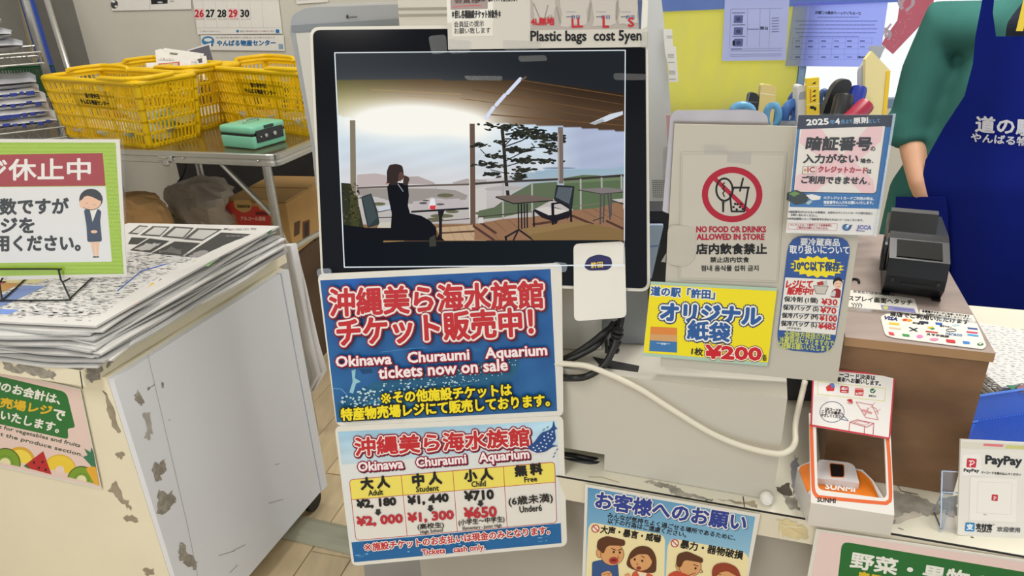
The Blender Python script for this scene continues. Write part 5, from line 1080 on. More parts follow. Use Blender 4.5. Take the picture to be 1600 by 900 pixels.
o = cable('power_cable', [(-30, 380), (60, 384), (130, 376), (200, 330), (240, 260), (262, 190), (275, 130)], .0048, CB, 'lower black cable with ribbed strain relief below the monitor', lifts=(-.01, .03, .03, .025, .015, .0, -.03))
k = [pcb.hit(*zV([q])[0], lift=.006) for q in ((240, 262), (262, 180))]; m = MB()
for i in range(6):
    c_ = k[0] + (k[1] - k[0]) * (i / 5); dv = (k[1] - k[0]) / np.linalg.norm(k[1] - k[0]); m.tube([c_ - dv * .0019, c_ + dv * .0019], .0085 if i % 2 == 0 else .007, CB, n=10)
m.build('strain_relief', o)
cable('thin_cable', [(180, 320), (220, 300), (270, 350)], .0026, mat((60, 60, 62), rough=.5, noise=.1), 'thin dark cable dropping into the box slot', lifts=(-.03, -.03, -.045)); cable('thin_cable', [(205, 180), (212, 250), (208, 300)], .0024, CB, 'thin black vertical cable beside the strain relief', lifts=(-.02, -.02, -.045))
cable('coiled_cable', [(-20, 705), (60, 712), (140, 728), (198, 738)], .004, CB, 'black cables tucked under the notch of the steel box', lifts=(-.02, -.02, -.02, -.03), pl=PBF)
cable('coiled_cable', [(-20, 730), (60, 738), (140, 748), (196, 752)], .0045, mat((40, 44, 50), rough=.5, noise=.1), 'dark grey cable lying on the counter in the box notch', lifts=(-.012, -.012, -.012, -.02), pl=PBF)
pwh = PBF.off(.010); q = [pwh.hit(*zE([k])[0], lift=l) for k, l in (((-30, 150), -.004), ((70, 155), -.002), ((150, 168), 0), ((300, 235), 0), ((420, 310), 0), ((560, 395), 0), ((680, 445), .002), ((790, 470), .004), ((835, 462), .0), ((860, 430), -.02), ((862, 360), -.05), ((895, 215), -.10))]
MB().tube(spline(q, 8), .0039, mat((228, 222, 204), rough=.45, noise=.03), n=10).build('white_cable', label='cream white cable draped across the front of the steel box', cat='cable', smooth=True)

# ---- the white sign board and its notices
PB0 = Plane(hplane(ztb + .001).hit(1170, 594), facing(1170, 585, 1, yaw=12, tilt=7).n)
bq = [(1054, 194), (1366, 200), (1308, 598), (1032, 572)]
sbd = sheet('sign_board', PB0, bq, IDENT, mat((198, 193, 179), rough=.5, noise=.03, scale=5), 'large blank white sign board standing on the steel box', 'board', thick=.006)
zC = Z(1000, 160, 3.215); zD = Z(1000, 360, 3.215); z3 = Z(1240, 170, 4.5)
PNF = PB0.off(.0014)
nf = sheet('no_food_sign', PNF, [(206, 248), (738, 250), (692, 905), (196, 890)], zC, CLEAR if 0 else mat((194, 189, 176), rough=.35, noise=.02), 'laminated no food or drinks sign with red prohibition circle', 'sign', thick=.001, r=4)
MB().prism(PNF.off(.0006).hits(zC([(216, 262), (726, 264), (684, 895), (206, 880)])), -PNF.n * .0005, mat((200, 194, 182), rough=.35, noise=.02)).build('paper', nf)
p = Print(PNF.off(.0006), zC); RS = (176, 32, 56); IK = (26, 26, 30)
p.ring(463, 463, 137, 124, 31, RS, n=44); p.line([(372, 380), (556, 556)], 22, RS)
p.ring(424, 438, 41, 56, 10, IK, n=24); p.fill([(392, 470), (412, 504), (413, 548), (422, 548), (422, 506), (452, 480), (420, 512)], IK); p.line([(418, 500), (418, 548)], 10, IK)
p.line([(424, 404), (414, 414), (426, 424), (414, 434), (426, 444), (416, 456), (424, 474)], 6, IK)
p.line([(466, 428), (548, 428)], 10, IK); p.line([(462, 458), (470, 430)], 8, IK); p.line([(452, 462), (460, 548), (524, 548), (544, 430)], 9, IK); p.line([(502, 445), (518, 382)], 9, IK)
for x, y in ((470, 526), (486, 538), (502, 526), (516, 536), (490, 512), (508, 510), (478, 510)): p.oval(x, y, 6.5, 6, IK, n=10)
p.text('NO FOOD OR DRINKS', 284, 652, 632, 652, 29, RS, b=1.7); p.text('ALLOWED IN STORE', 286, 690, 624, 690, 29, RS, b=1.7); p.text('店内飲食禁止', 284, 762, 636, 762, 52, IK, b=2.2); p.text('禁止店内饮食', 353, 804, 548, 804, 27, IK, b=.7); p.text('점내 음식물 섭취 금지', 307, 847, 595, 847, 28, IK, b=.7)
p.done('printing', nf)
sheet('paper_tape', PNF.off(.0014), [(140, 616), (240, 620), (284, 640), (278, 680), (286, 740), (272, 790), (230, 828), (132, 812)], zC, mat((196, 191, 178), rough=.6, noise=.06, scale=30), 'torn white paper tape over the left edge of the no food sign', 'tape', thick=.0004, r=12)
for q, lab in (([(325, 212), (435, 218), (432, 262), (322, 256)], 'upper clear tape strip above the no food sign'), ([(440, 245), (560, 248), (556, 312), (436, 300)], 'lower clear tape strip at the top of the no food sign')): sheet('tape_strip', PNF.off(.0012), q, zC, glass((200, 196, 186), alpha=.18, rough=.2), lab, 'tape', thick=.0002)
# yellow paper-bag sign
PYS = PB0.off(.004); YL = (246, 228, 26)
ys = sheet('paper_bag_sign', PYS, [(54, 257), (690, 290), (640, 682), (14, 630)], zD, mat((176, 206, 186), rough=.35, noise=.02), 'yellow original paper bag price sign at the foot of the board', 'sign', thick=.001)
p = Print(PYS, zD, coat=.15); p.fill([(52, 272), (687, 305), (643, 664), (18, 614)], YL)
BL2 = (42, 92, 160)
p.text('道の駅「許田」', 52, 332, 376, 352, 46, BL2, b=2, out=[(5, WH), (7, (120, 130, 110))]) if 0 else p.text('道の駅「許田」', 54, 326, 374, 346, 46, BL2, b=2.2, out=[(4.5, (238, 238, 224))])
p.text('オリジナル', 104, 450, 604, 474, 84, BL2, b=6, out=[(8, (244, 244, 240)), (15, (30, 56, 104))]); p.text('紙袋', 238, 544, 446, 562, 92, BL2, b=4.5, out=[(8, (244, 244, 240)), (15, (30, 56, 104))])
p.fill([(54, 484), (186, 490), (186, 614), (46, 606)], (60, 120, 180)); p.fill([(54, 484), (186, 490), (186, 560), (50, 552)], (226, 138, 62)); p.fill([(52, 520), (186, 526), (186, 560), (50, 552)], (214, 164, 110)); p.text('許田', 106, 574, 130, 575, 10, (220, 230, 240), b=.4); p.line([(84, 566), (150, 570)], 3, (200, 214, 230))
p.text('1枚', 258, 624, 314, 630, 36, (40, 36, 40), b=1.5); p.text('¥200', 330, 640, 606, 652, 62, (206, 26, 40), b=5, out=[(5, (250, 240, 220)), (8, (120, 20, 30))]); p.text('税込', 616, 656, 634, 658, 32, (70, 64, 40), b=.6); p.done('printing', ys)
# chilled goods sign
PCS = PB0.off(.0012)
cs = sheet('chilled_goods_sign', PCS, [(750, 25), (1066, 36), (970, 622), (682, 596)], zD, mat((40, 84, 158), rough=.35, noise=.03), 'narrow blue chilled goods sign with price list on the board', 'sign', thick=.001, r=26)
p = Print(PCS, zD, coat=.15); PW_ = (236, 238, 240)
p.text('要冷蔵商品', 806, 76, 1002, 80, 38, PW_, b=1.1); p.text('取り扱いについて', 752, 116, 1050, 120, 42, PW_, b=1.1)
a = np.linspace(0, 2 * math.pi, 36, endpoint=False); p.fill([(890 + (138 if i % 2 else 116) * math.cos(t) , 183 + (56 if i % 2 else 44) * math.sin(t) + (math.cos(t)) * 6) for i, t in enumerate(a)], (246, 226, 40)); p.text('10℃以下保存', 776, 202, 1000, 208, 48, BL2, b=3.4, out=[(4, (60, 60, 40))]) if 0 else p.text('10℃以下保存', 776, 200, 1002, 206, 46, (40, 70, 120), b=2.6)
p.fill([(730, 236), (1022, 250), (982, 525), (698, 500)], (236, 234, 228)); p.text('レジにて', 732, 288, 862, 288, 36, (200, 40, 44), b=2.4, slant=.2); p.text('販売中!!', 738, 322, 866, 324, 36, (200, 40, 44), b=2.4, slant=.2)
p.fill([(872, 278), (946, 280), (930, 320), (884, 318)], (206, 200, 192)); p.line([(872, 278), (946, 280), (930, 320), (884, 318)], 3, (110, 100, 96), closed=True); p.fill([(888, 262), (918, 254), (926, 274), (892, 276)], (180, 60, 50)); p.fill([(920, 256), (940, 250), (942, 276), (924, 276)], (200, 200, 204))
p.oval(994, 262, 25, 26, (30, 26, 28)); p.oval(996, 272, 22, 20, (240, 204, 176)); p.rfill([(966, 300), (990, 290), (1010, 300), (1006, 340), (956, 336)], 8, (150, 36, 40)); p.fill([(972, 300), (984, 306), (980, 332), (954, 330)], (210, 210, 212)); p.line([(986, 268), (990, 268)], 3, (50, 40, 40)); p.line([(1004, 269), (1008, 269)], 3, (50, 40, 40)); p.line([(990, 282), (1004, 283)], 2, (180, 70, 60))
for i, (s_, pr2, x0, y0, x1, a0, a1) in enumerate((('保冷剤 (1個)', '¥30', 724, 360, 892, 912, 990), ('保冷バッグ (S)', '¥70', 718, 402, 896, 906, 984), ('保冷バッグ (M)', '¥100', 713, 442, 894, 902, 988), ('保冷バッグ (L)', '¥485', 708, 482, 888, 896, 982))):
    p.text(s_, x0, y0 + 2, x1, y0 + 9, 31, (30, 30, 34), b=.9); p.text(pr2, a0, y0 + 12, a1, y0 + 17, 30, (196, 40, 48), b=1.6)
    if i < 3: p.line([(x0 - 2, y0 + 14), (996 - i * 6, y0 + 24)], 2.2, (44, 70, 120))
p.text('(マチ付き)', 738, 498, 806, 502, 13, (60, 60, 60), b=.3)
GY = (206, 214, 110)
p.text('全国地方発送の方は', 724, 536, 958, 552, 32, GY, b=.8); p.text('冷蔵発送になりますので', 700, 566, 972, 584, 32, GY, b=.8); p.text('ご理解お願いいたします。', 688, 592, 962, 610, 30, GY, b=.8); p.done('printing', cs)
# card sign in a clear stand
PIC = Plane(PB0.hit(1240, 365, .018), facing(1300, 270, 1, yaw=5, tilt=11).n)
ic = sheet('card_notice', PIC, [(34, 44), (700, 42), (560, 890), (-54, 872)], z3, LAMIN, 'blue and white credit card notice in a clear stand at the upper right', 'sign', thick=.001)
p = Print(PIC, z3, coat=.2); CY = (34, 110, 178)
p.fill([(34, 44), (698, 43), (606, 706), (-28, 690)], CY); p.fill([(34, 44), (698, 43), (684, 128), (24, 142)], (32, 42, 64)); p.fill([(-54, 872), (560, 890), (590, 703), (-28, 690)], (232, 230, 226)); p.fill([(606, 706), (590, 703), (572, 800), (598, 745)], CY) if 0 else None
bx = [tuple(q) for q in rounded([(44, 144), (644, 122), (578, 594), (2, 582)], [6, 6, 26, 20])]
p.fill([tuple(q) for q in rounded([(40, 144), (648, 120), (582, 600), (-4, 588)], [6, 6, 30, 24])], (22, 40, 70)); p.fill(bx, (234, 228, 220))
p.fill([(60, 144), (190, 138), (340, 330), (520, 128), (630, 124), (612, 230), (440, 380), (560, 500), (572, 590), (480, 592), (330, 450), (150, 585), (10, 575), (20, 470), (230, 370), (40, 240)], (238, 200, 204))
p.text('2025', 92, 116, 246, 108, 40, (240, 240, 240), b=2.6); p.text('年', 256, 110, 290, 108, 32, (90, 150, 200), b=1); p.text('4', 296, 108, 324, 106, 38, (240, 240, 240), b=2.6); p.text('月より', 334, 106, 414, 102, 28, (90, 150, 200), b=1); p.text('原則', 422, 106, 524, 100, 42, (240, 240, 240), b=1.6); p.text('として', 532, 100, 608, 96, 26, (90, 150, 200), b=1)
p.text('暗証番号', 84, 290, 540, 292, 92, IK, b=5, slant=.16); p.text('の', 542, 296, 574, 296, 30, IK, b=1.5); p.text('入力がない', 68, 382, 450, 382, 62, IK, b=3.2, slant=.1); p.text('場合、', 470, 382, 560, 382, 32, IK, b=1.4)
p.rfill([(66, 404), (160, 402), (158, 458), (60, 460)], 4, (120, 116, 110)); p.rfill([(69, 407), (157, 405), (155, 455), (64, 457)], 4, (234, 222, 214)); p.text('IC', 98, 446, 148, 446, 36, RS, b=2); p.fill([(74, 422), (90, 422), (88, 440), (72, 440)], (190, 160, 80)); p.text('クレジットカード', 172, 446, 514, 454, 42, RS, b=2.4, slant=.1); p.text('は', 518, 454, 546, 456, 30, IK, b=1.4)
p.text('ご利用できません', 54, 524, 512, 532, 52, IK, b=2.8, slant=.1); p.ring(530, 528, 7, 7, 2, IK)
p.fill([(-46, 590), (20, 570), (110, 610), (90, 660), (20, 676), (-50, 640)], (28, 46, 44)); p.fill([(-36, 596), (10, 580), (46, 596), (2, 618)], (96, 140, 60)); p.fill([(86, 606), (130, 600), (192, 616), (186, 638), (130, 644), (110, 630)], (236, 234, 228)); p.fill([(84, 662), (116, 640), (132, 654), (104, 676)], (170, 190, 200))
p.text('ICクレジットカードご利用の時は、', 214, 636, 564, 644, 22, (226, 236, 244), b=.9); p.text('暗証番号の入力をお願いいたします。', 212, 668, 560, 672, 22, (226, 236, 244), b=.9); p.line([(212, 677), (380, 682)], 3, (226, 236, 244))
for s_, x0, y0, x1, y1, c_ in (('※暗証番号がわからないお客様は、お持ちのクレジットカードの発行会社に', -36, 732, 556, 744, (70, 70, 74)), ('お問い合わせください。', -20, 754, 168, 760, (70, 70, 74)), ('※決済金額等によって暗証番号を求められないケースもございます。', -46, 780, 490, 792, (70, 70, 74)), ('クレジットカード業界として会員皆様に', -24, 824, 270, 828, (180, 60, 70)), ('ご案内をお願いしております。', 22, 842, 244, 850, (180, 60, 70))): p.text(s_, x0, y0, x1, y1, 16, c_, b=.5)
p.line([(-34, 804), (308, 808), (304, 858), (-40, 846)], 2, (200, 90, 96), closed=True)
p.oval(372, 834, 30, 24, (40, 90, 150)); p.oval(384, 826, 14, 12, (230, 236, 240)); p.fill([(390, 820), (414, 814), (398, 848), (376, 856)], (40, 70, 130)); p.oval(372, 838, 9, 8, (120, 180, 210)); p.text('JCCA', 444, 854, 542, 858, 36, (90, 90, 170), b=1.5, slant=.15, out=[(1.5, (210, 214, 236))]); p.line([(440, 858), (500, 860)], 4, (60, 66, 150)); p.done('printing', ic)
MB().prism(PIC.hits(z3([(26, 34), (722, 32), (584, 900), (-62, 884)]), .0022), -PIC.n * .0012, glass(alpha=.025, rough=.05)).build('clear_front', ic)
q = PIC.hits(z3([(702, 34), (720, 34), (582, 898), (566, 896)]), .003); MB().prism(q, -PIC.n * .006, glass((236, 244, 250), alpha=.35, rough=.05)).build('clear_edge', ic)

# ---- what stands behind the board: clear tray, scissors, pens, pad
zg = Z(1020, 60, 4.0); SLV = mat((196, 190, 192), rough=.15, metal=.75, noise=.15, scale=14)
pbk = PB0.off(-.03)
q = rounded([(110, 490), (140, 450), (640, 448), (715, 470), (730, 600), (640, 1300), (60, 1080)], [10, 40, 60, 50, 10, 10, 10]); MB().prism(pbk.hits(zg(q)), -pbk.n * .018, SLV).build('metal_tray', label='shiny silver rounded tray standing behind the sign board', cat='tray')
def cup(c, w, d, z0, z1, m, label):
    o = MB(); t = .0025; c = np.array((*c, 0)); ctr3 = lambda a, b, z_: c + bd * a + bin_ * b + ZU * z_
    for a, b, sx_, sy_ in ((-w / 2, 0, t, d), (w / 2, 0, t, d), (0, -d / 2, w, t), (0, d / 2, w, t)): o.box(ctr3(a, b, (z0 + z1) / 2), (sx_, sy_, z1 - z0), m, ax=BAX)
    o.box(ctr3(0, 0, z0 + .002), (w, d, .004), m, ax=BAX); o.build('pen_cup', label=label, cat='pen holder')
cup((.388, 1.062), .125, .06, ztb + .0005, 1.15, mat((190, 196, 204), rough=.4, noise=.05), 'pale plastic cup behind the sign board holding the scissors')
cup((.470, 1.068), .066, .085, ZC + .0008, 1.145, mat((120, 126, 136), rough=.4, noise=.05), 'grey plastic cup behind the card notice holding the markers')
BLU, BL4 = mat((96, 160, 206), rough=.35, noise=.05), mat((70, 120, 196), rough=.35, noise=.05)
zb_ = ztb + .002
def loop(name, c, rx, ry, r, d, m, label, grp, rot=0):
    pl = facing(*zg([c])[0], d); a = np.linspace(0, 2 * math.pi, 20, endpoint=False); k = math.radians(rot)
    ring_ = [pl.hit(*zg([(c[0] + rx * math.cos(t) * math.cos(k) - ry * math.sin(t) * math.sin(k), c[1] + rx * math.cos(t) * math.sin(k) + ry * math.sin(t) * math.cos(k))])[0]) for t in a]
    t = thing(name, label, 'scissors', ring_[5], grp); MB().tube(ring_, r, m, n=10, closed=True).build('handle_loop', t, smooth=True)
    e = pl.hit(*zg([(c[0], c[1] + ry + 120)])[0]); MB().tube([ring_[5], e], r * .9, STEEL, n=8).build('blade', t)
loop('scissors', (560, 462), 62, 44, .006, 1.03, BLU, 'light blue scissors handle behind the silver tray', 'scissors behind the sign board'); loop('scissors', (742, 478), 36, 62, .007, 1.05, BLU, 'light blue scissors handle to the right of the yellowish eraser block', 'scissors behind the sign board'); loop('scissors', (862, 480), 40, 75, .008, 1.08, BL4, 'darker blue scissors handle beside the tape dispenser', 'scissors behind the sign board', 20); loop('scissors', (880, 410), 22, 60, .005, 1.12, mat((44, 78, 150), rough=.4, noise=.1), 'navy scissors handle farthest back near the tape dispenser', 'scissors behind the sign board', 8); loop('scissors', (1068, 390), 24, 60, .005, 1.14, mat((60, 90, 140), rough=.4, noise=.1), 'dull blue scissors handle between the yellow label and the black pen', 'scissors behind the sign board', 4)
def slabq(name, quad, d, th, m, label, cat, z=zg, yaw=8, tilt=4, r=0, grp=None, smooth=False):
    q = z(quad); pl = facing(*q.mean(0), d, yaw=yaw, tilt=tilt); q = rounded(q, r) if r else q
    return MB().prism(pl.hits(q), -pl.n * th, m).build(name, label=label, cat=cat, group=grp), pl
o, pl = slabq('eraser_block', [(678, 282), (776, 302), (736, 660), (636, 660)], 1.045, .016, mat((226, 206, 136), rough=.5, noise=.05), 'cream yellow plastic block standing among the scissors', 'block', r=6); Print(pl, zg).line([(668, 342), (764, 356)], 4, (250, 244, 214)).done('printing', o)
o, pl = slabq('utility_knife', [(600, 334), (664, 344), (628, 660), (565, 660)], 1.05, .014, mat((40, 44, 48), rough=.35, noise=.1), 'black utility knife leaning beside the cream block', 'knife', r=8); Print(pl, zg).line([(600, 395), (655, 400)], 4, (120, 124, 130)).line([(606, 340), (592, 400)], 3, (170, 176, 182)).done('printing', o)
o, pl = slabq('tape_dispenser', [(905, 290), (965, 296), (962, 680), (904, 680)], 1.06, .03, mat((214, 214, 216), rough=.45, noise=.05), 'white tape dispenser with curved cutter beside the yellow label', 'dispenser', r=14); p = Print(pl, zg); p.fill([(912, 362), (920, 338), (960, 326), (962, 380), (912, 384)], (160, 166, 176)); p.done('printing', o)
o, pl = slabq('label_strip', [(962, 252), (1040, 244), (1044, 680), (962, 680)], 1.05, .012, mat((240, 208, 30), rough=.4, noise=.04), 'yellow label box with black silhouettes standing beside the pens', 'box'); p = Print(pl, zg)
p.line([(975, 304), (1040, 298)], 4, (250, 244, 210)); p.line([(960, 414), (1044, 408)], 3, (250, 244, 200))
for y in (280, 330, 360, 388): p.fill([(992, y + 8), (1008, y - 6), (1024, y - 10), (1014, y), (1020, y + 8), (1006, y + 4)], (34, 30, 24))
p.oval(996, 432, 16, 10, (34, 30, 24)); p.oval(1014, 440, 8, 12, (34, 30, 24)); p.text('注意', 980, 400, 980.1, 330, 8, (190, 60, 40), b=.5, up=(1, 0)) if 0 else p.line([(985, 320), (987, 400)], 7, (200, 110, 40)); p.done('printing', o)
def pen(name, a, b, r0, r1, d, m, label, mc=None):
    p0, p1 = at_depth(*zg([a])[0], d), at_depth(*zg([b])[0], d); dv = p1 - p0; L_ = np.linalg.norm(dv); dv /= L_; u = np.cross(dv, (0, 1, 0)); u /= np.linalg.norm(u); ax = np.array((u, np.cross(dv, u), -dv))
    t = thing(name, label, 'marker', p1, 'markers behind the card notice'); MB().lathe([(r1 * .4, 0), (r1 * .9, -.002), (r1, -.006), (r1, -L_ * .45), (r0, -L_ * .47), (r0, -L_)], p0, mc or m, ax=ax, n=16).build('cap', t, smooth='auto'); MB().tube([p1, p1 + dv * .1], r0 * .95, m, n=12).build('barrel', t)
BKP = mat((30, 32, 36), rough=.4, noise=.1)
o, pl = slabq('stapler', [(1060, 470), (1100, 370), (1130, 300), (1175, 258), (1225, 254), (1246, 280), (1240, 320), (1200, 400), (1150, 660), (1060, 660)], 1.07, .02, BKP, 'black rounded stapler standing behind the card notice', 'stapler', r=14)
pen('marker', (1200, 350), (1120, 700), .011, .014, 1.04, BKP, 'thick black marker pen leaning in front of the stapler')
pen('marker', (1292, 300), (1165, 800), .0145, .012, 1.065, mat((30, 50, 150), rough=.35, noise=.05), 'blue marker pen with its cap end up')
pen('marker', (1345, 405), (1080, 660), .010, .0125, 1.02, mat((158, 34, 62), rough=.35, noise=.05), 'dark red marker pen leaning to the right')
o, pl = slabq('note_pad', [(1330, 130), (1370, 80), (1484, 200), (1412, 1120), (1310, 1120)], 1.10, .006, mat((236, 222, 160), rough=.6, noise=.05), 'pale yellow note pad sticking up behind the card notice', 'note pad', yaw=-10); MB().prism(pl.hits(zg([(1462, 205), (1486, 203), (1455, 560), (1430, 560)]), .001), -pl.n * .009, mat((240, 200, 40), rough=.5, noise=.05)).build('edge', o)
slabq('clear_tab', [(1355, 45), (1460, 48), (1440, 78), (1420, 130), (1365, 110)], 1.107, .003, mat((170, 176, 186), rough=.3, noise=.1), 'small grey plastic tab at the top of the note pad', 'tab', r=4)
slabq('pen_holder', [(1290, 200), (1345, 110), (1340, 1080), (1290, 1080)], 1.11, .01, mat((200, 206, 220), rough=.3, noise=.05), 'pale plastic holder edge behind the note pad', 'holder', r=6)

# ---- machine housing right of the monitor
HS = mat((206, 208, 208), rough=.4, noise=.03); ph_ = facing(1030, 150, 1.12, yaw=-16)
hs = thing('register_housing', 'white machine housing rising behind the right edge of the monitor', 'machine', ph_.hit(1030, 335) * (1, 1, 0) + (0, 0, ZC))
q = rounded([(985, -30), (1030, -30), (1036, 20), (1049, 180), (1046, 480), (985, 480)], [6, 20, 12, 20, 0, 0]); hq = ph_.hits(q); hq[hq[:, 2] < 1.0, 2] = ZC + .001; MB().prism(hq, -ph_.n * .10, HS).build('body', hs)
MB().prism(ph_.hits([(1012, 316), (1044, 318), (1042, 332), (1010, 332)], .002), -ph_.n * .05, mat((60, 80, 130), rough=.4, noise=.1)).build('blue_base', hs)
m = MB()
for i in range(7):
    for j in range(9): m.box(ph_.hit(1020 + i * 3.2 + j * .2, 282 + j * 3.2, .0004), (.0016, .001, .0016), mat((110, 112, 116), rough=.6))
m.build('vent_holes', hs, kind='stuff')
o = sheet('price_label', ph_.off(.006), [(1296, 165), (1345, 166), (1352, 262), (1368, 266), (1382, 466), (1328, 466), (1326, 380), (1306, 300)], zI, PAPER, 'white paper label strips stuck to the machine housing edge', 'label', thick=.0006); p = Print(ph_.off(.006), zI)
for y in (205, 215, 310, 318, 326, 354, 404, 412, 420, 450): p.line([(1316 + (y - 200) * .06, y), (1346 + (y - 200) * .08, y)], 4, (160, 160, 160))
p.done('printing', o)
o, pl = slabq('clear_bag', [(1036, 232), (1052, 225), (1048, 320), (1040, 328), (1036, 300)], 1.0, .004, glass((230, 236, 244), alpha=.35, rough=.15), 'clear plastic pouch hanging beside the sign board edge', 'pouch', z=IDENT, r=3)
slabq('pink_card', [(1041, 180), (1056, 180), (1053, 225), (1044, 240)], 1.01, .002, mat((214, 170, 176), rough=.5, noise=.05), 'pale pink card edge behind the sign board', 'card', z=IDENT)
cz = facing(1028, 400, 1.06); dk = MB().prism(cz.hits([(990, 330), (1048, 330), (1044, 480), (990, 480)]) * (1, 1, 1) - 0, -cz.n * .05, mat((26, 30, 38), rough=.5, noise=.1)); dk.build('dark_device', label='dark device standing between the monitor and the sign board', cat='device')
o, pl = slabq('folder', [(1000, 352), (1037, 352), (1018, 436), (1000, 430)], 1.04, .01, mat((176, 198, 226), rough=.35, noise=.05), 'pale blue plastic folder leaning beside the monitor edge', 'folder', z=IDENT, r=2); Print(pl).line([(1016, 385), (1030, 384)], 2.5, (120, 150, 200)).done('printing', o)
slabq('paper_stack', [(1030, 360), (1043, 356), (1040, 410), (1026, 408)], 1.055, .01, PAPER, 'thin white papers standing behind the blue folder', 'paper', z=IDENT)

# ---- grey register behind the monitor's upper left
pg = facing(545, 120, 1.24, yaw=-6); GR = mat((168, 170, 172), rough=.3, metal=.25, noise=.05)
rg = thing('cash_register', 'tall silver grey register machine standing behind the top left of the monitor', 'register', pg.hit(560, 330) * (1, 1, 0))
q = rounded([(453, 50), (456, 24), (476, 12), (640, 6), (640, 480), (500, 480), (489, 240)], [0, 8, 12, 0, 0, 0, 20]); gq2 = pg.hits(q); gq2[gq2[:, 2] < pg.hit(560, 470)[2], 2] = .001; MB().prism(gq2, -pg.n * .20, GR).build('body', rg)
MB().prism(pg.hits([(462, 52), (640, 42), (640, 470), (508, 470), (494, 240)], .002), -pg.n * .004, mat((214, 212, 206), rough=.5, noise=.04)).build('front_sheet', rg)
MB().prism(pg.hits([(455, 40), (640, 28), (640, 36), (456, 50)], .003), -pg.n * .004, mat((136, 140, 144), rough=.3, metal=.4, noise=.05)).build('trim_band', rg)
p = Print(pg.off(.0035), zN); p.fill([(216, 52), (222, 48), (226, 62), (216, 62)], (70, 70, 72)); p.line([(230, 58), (252, 57)], 4, (96, 96, 98)); p.done('lettering', rg)
pg2 = facing(660, 20, 1.13, yaw=0); rq_ = pg2.hits(rounded([(620, -40), (706, -40), (712, 460), (640, 460), (622, 10)], [6, 6, 0, 0, 6])); rq_[rq_[:, 2] < pg2.hit(660, 400)[2], 2] = .001; rp2 = MB().prism(rq_, -pg2.n * .055, SHELL); o = rp2.build('receipt_printer', label='tall cream printer column showing behind the monitor top edge', cat='printer')
m = MB()
for y in (12, 22): m.prism(pg2.hits([(622, y), (704, y - 1), (704, y + 2.5), (622, y + 3.5)], .0015), -pg2.n * .003, mat((170, 164, 150), rough=.5, noise=.05))
m.build('groove', o)

# ---- wooden box, printer, labels
zH = Z(1280, 300, 2.8125); WD = mat((132, 98, 68), rough=.5, noise=.45, rgb2=(98, 70, 46), scale=7, stretch=(1, 1, 2.2)); WDT = mat((166, 150, 142), rough=.5, noise=.25, scale=5, stretch=(1, 4, 1)); EDG = mat((178, 140, 100), rough=.5, noise=.2, scale=8)
PWF = vplane_through(TC.hit(1373.6, 754.6), TC.hit(1497, 775)); wq = PWF.hits([(1283, 741), (1497, 775), (1541, 549), (1290, 519)])
zw = wq[2][2]; wq[0][2] = wq[1][2] = ZC + .001; wr = (wq[1] + wq[2])[:2] / 2; wl = (wq[0])[:2]
wd_ = np.array((*(wr - wl), 0)); ww = np.linalg.norm(wd_); wd_ /= ww; win_ = np.array((-wd_[1], wd_[0], 0)); WAX = np.array((wd_, win_, (0, 0, 1))); print('WOOD', zw, ww)
bk = hplane(zw).hit(1462, 372); dpt = float((bk - vert(wr, zw)) @ win_); print('depth', dpt); dpt = min(max(dpt, .3), .6)
wbx = thing('wooden_box', 'brown plywood box on the counter carrying the black printer', 'box', vert((wr + wl) / 2 + win_[:2] * dpt / 2, ZC))
MB().prism([vert(wl, ZC + .001), vert(wr, ZC + .001), vert(wr, zw - .012), vert(wl, zw - .012)], win_ * dpt, WD).build('body', wbx)
tq = [vert(wl, zw - .012) - win_ * .003, vert(wr, zw - .012) - win_ * .003 + wd_ * .003, vert(wr, zw - .012) + win_ * dpt + wd_ * .003, vert(wl, zw - .012) + win_ * dpt]
MB().prism(tq, (0, 0, .012), WDT, side=EDG).build('top_board', wbx)
TW = hplane(zw); TWL = TW.off(.0007)
tl = sheet('touch_label', TWL, [(60, 420), (418, 468), (440, 536), (60, 498)], zH, LAMIN, 'white touch the display label taped on the wooden box by the printer', 'label', thick=.0006)
p = Print(TWL, zH, coat=.2); p.text('ディスプレイ画面へタッチ', 70, 472, 408, 497, 22, IK, b=1.0); p.text('お支払いは決済端末の', 150, 442, 330, 458, 12, (80, 80, 84), b=.5)
for k in range(4): p.line([(142 + k * 12, 488), (152 + k * 12, 497), (148 + k * 12, 506)], 3.5, (50, 50, 54))
p.fill([(270, 496), (418, 512), (426, 532), (276, 516)], (140, 140, 190)); p.oval(292, 508, 12, 8, (200, 200, 110)); p.line([(330, 512), (410, 520)], 3, (90, 90, 150)); p.done('printing', tl)
tl2 = sheet('visa_label_top', TWL, [(442, 516), (676, 541), (690, 570), (440, 536)], zH, LAMIN, 'narrow white taped notice between the touch label and the payment brands', 'label', thick=.0006); p = Print(TWL, zH); p.text('各種電子マネーがご利用いただけます', 452, 528, 660, 551, 10, IK, b=.6); p.text('お会計の際にお申し付けください', 470, 540, 670, 562, 8, IK, b=.4); p.done('printing', tl2)
TWV = TW.off(.0016)
vl = sheet('payment_brand_sheet', TWV, [(268, 546), (310, 530), (690, 568), (736, 676), (720, 690), (330, 640), (290, 628)], zH, LAMIN, 'white sheet of payment brand logos taped on the front of the wooden box top', 'label', thick=.0008, r=5)
p = Print(TWV, zH, coat=.2); p.text('当店でご利用いただけます', 312, 544, 656, 582, 20, IK, b=1.2); p.text('VISA', 282, 558, 342, 566, 14, (40, 50, 110), b=1.6, slant=.3)
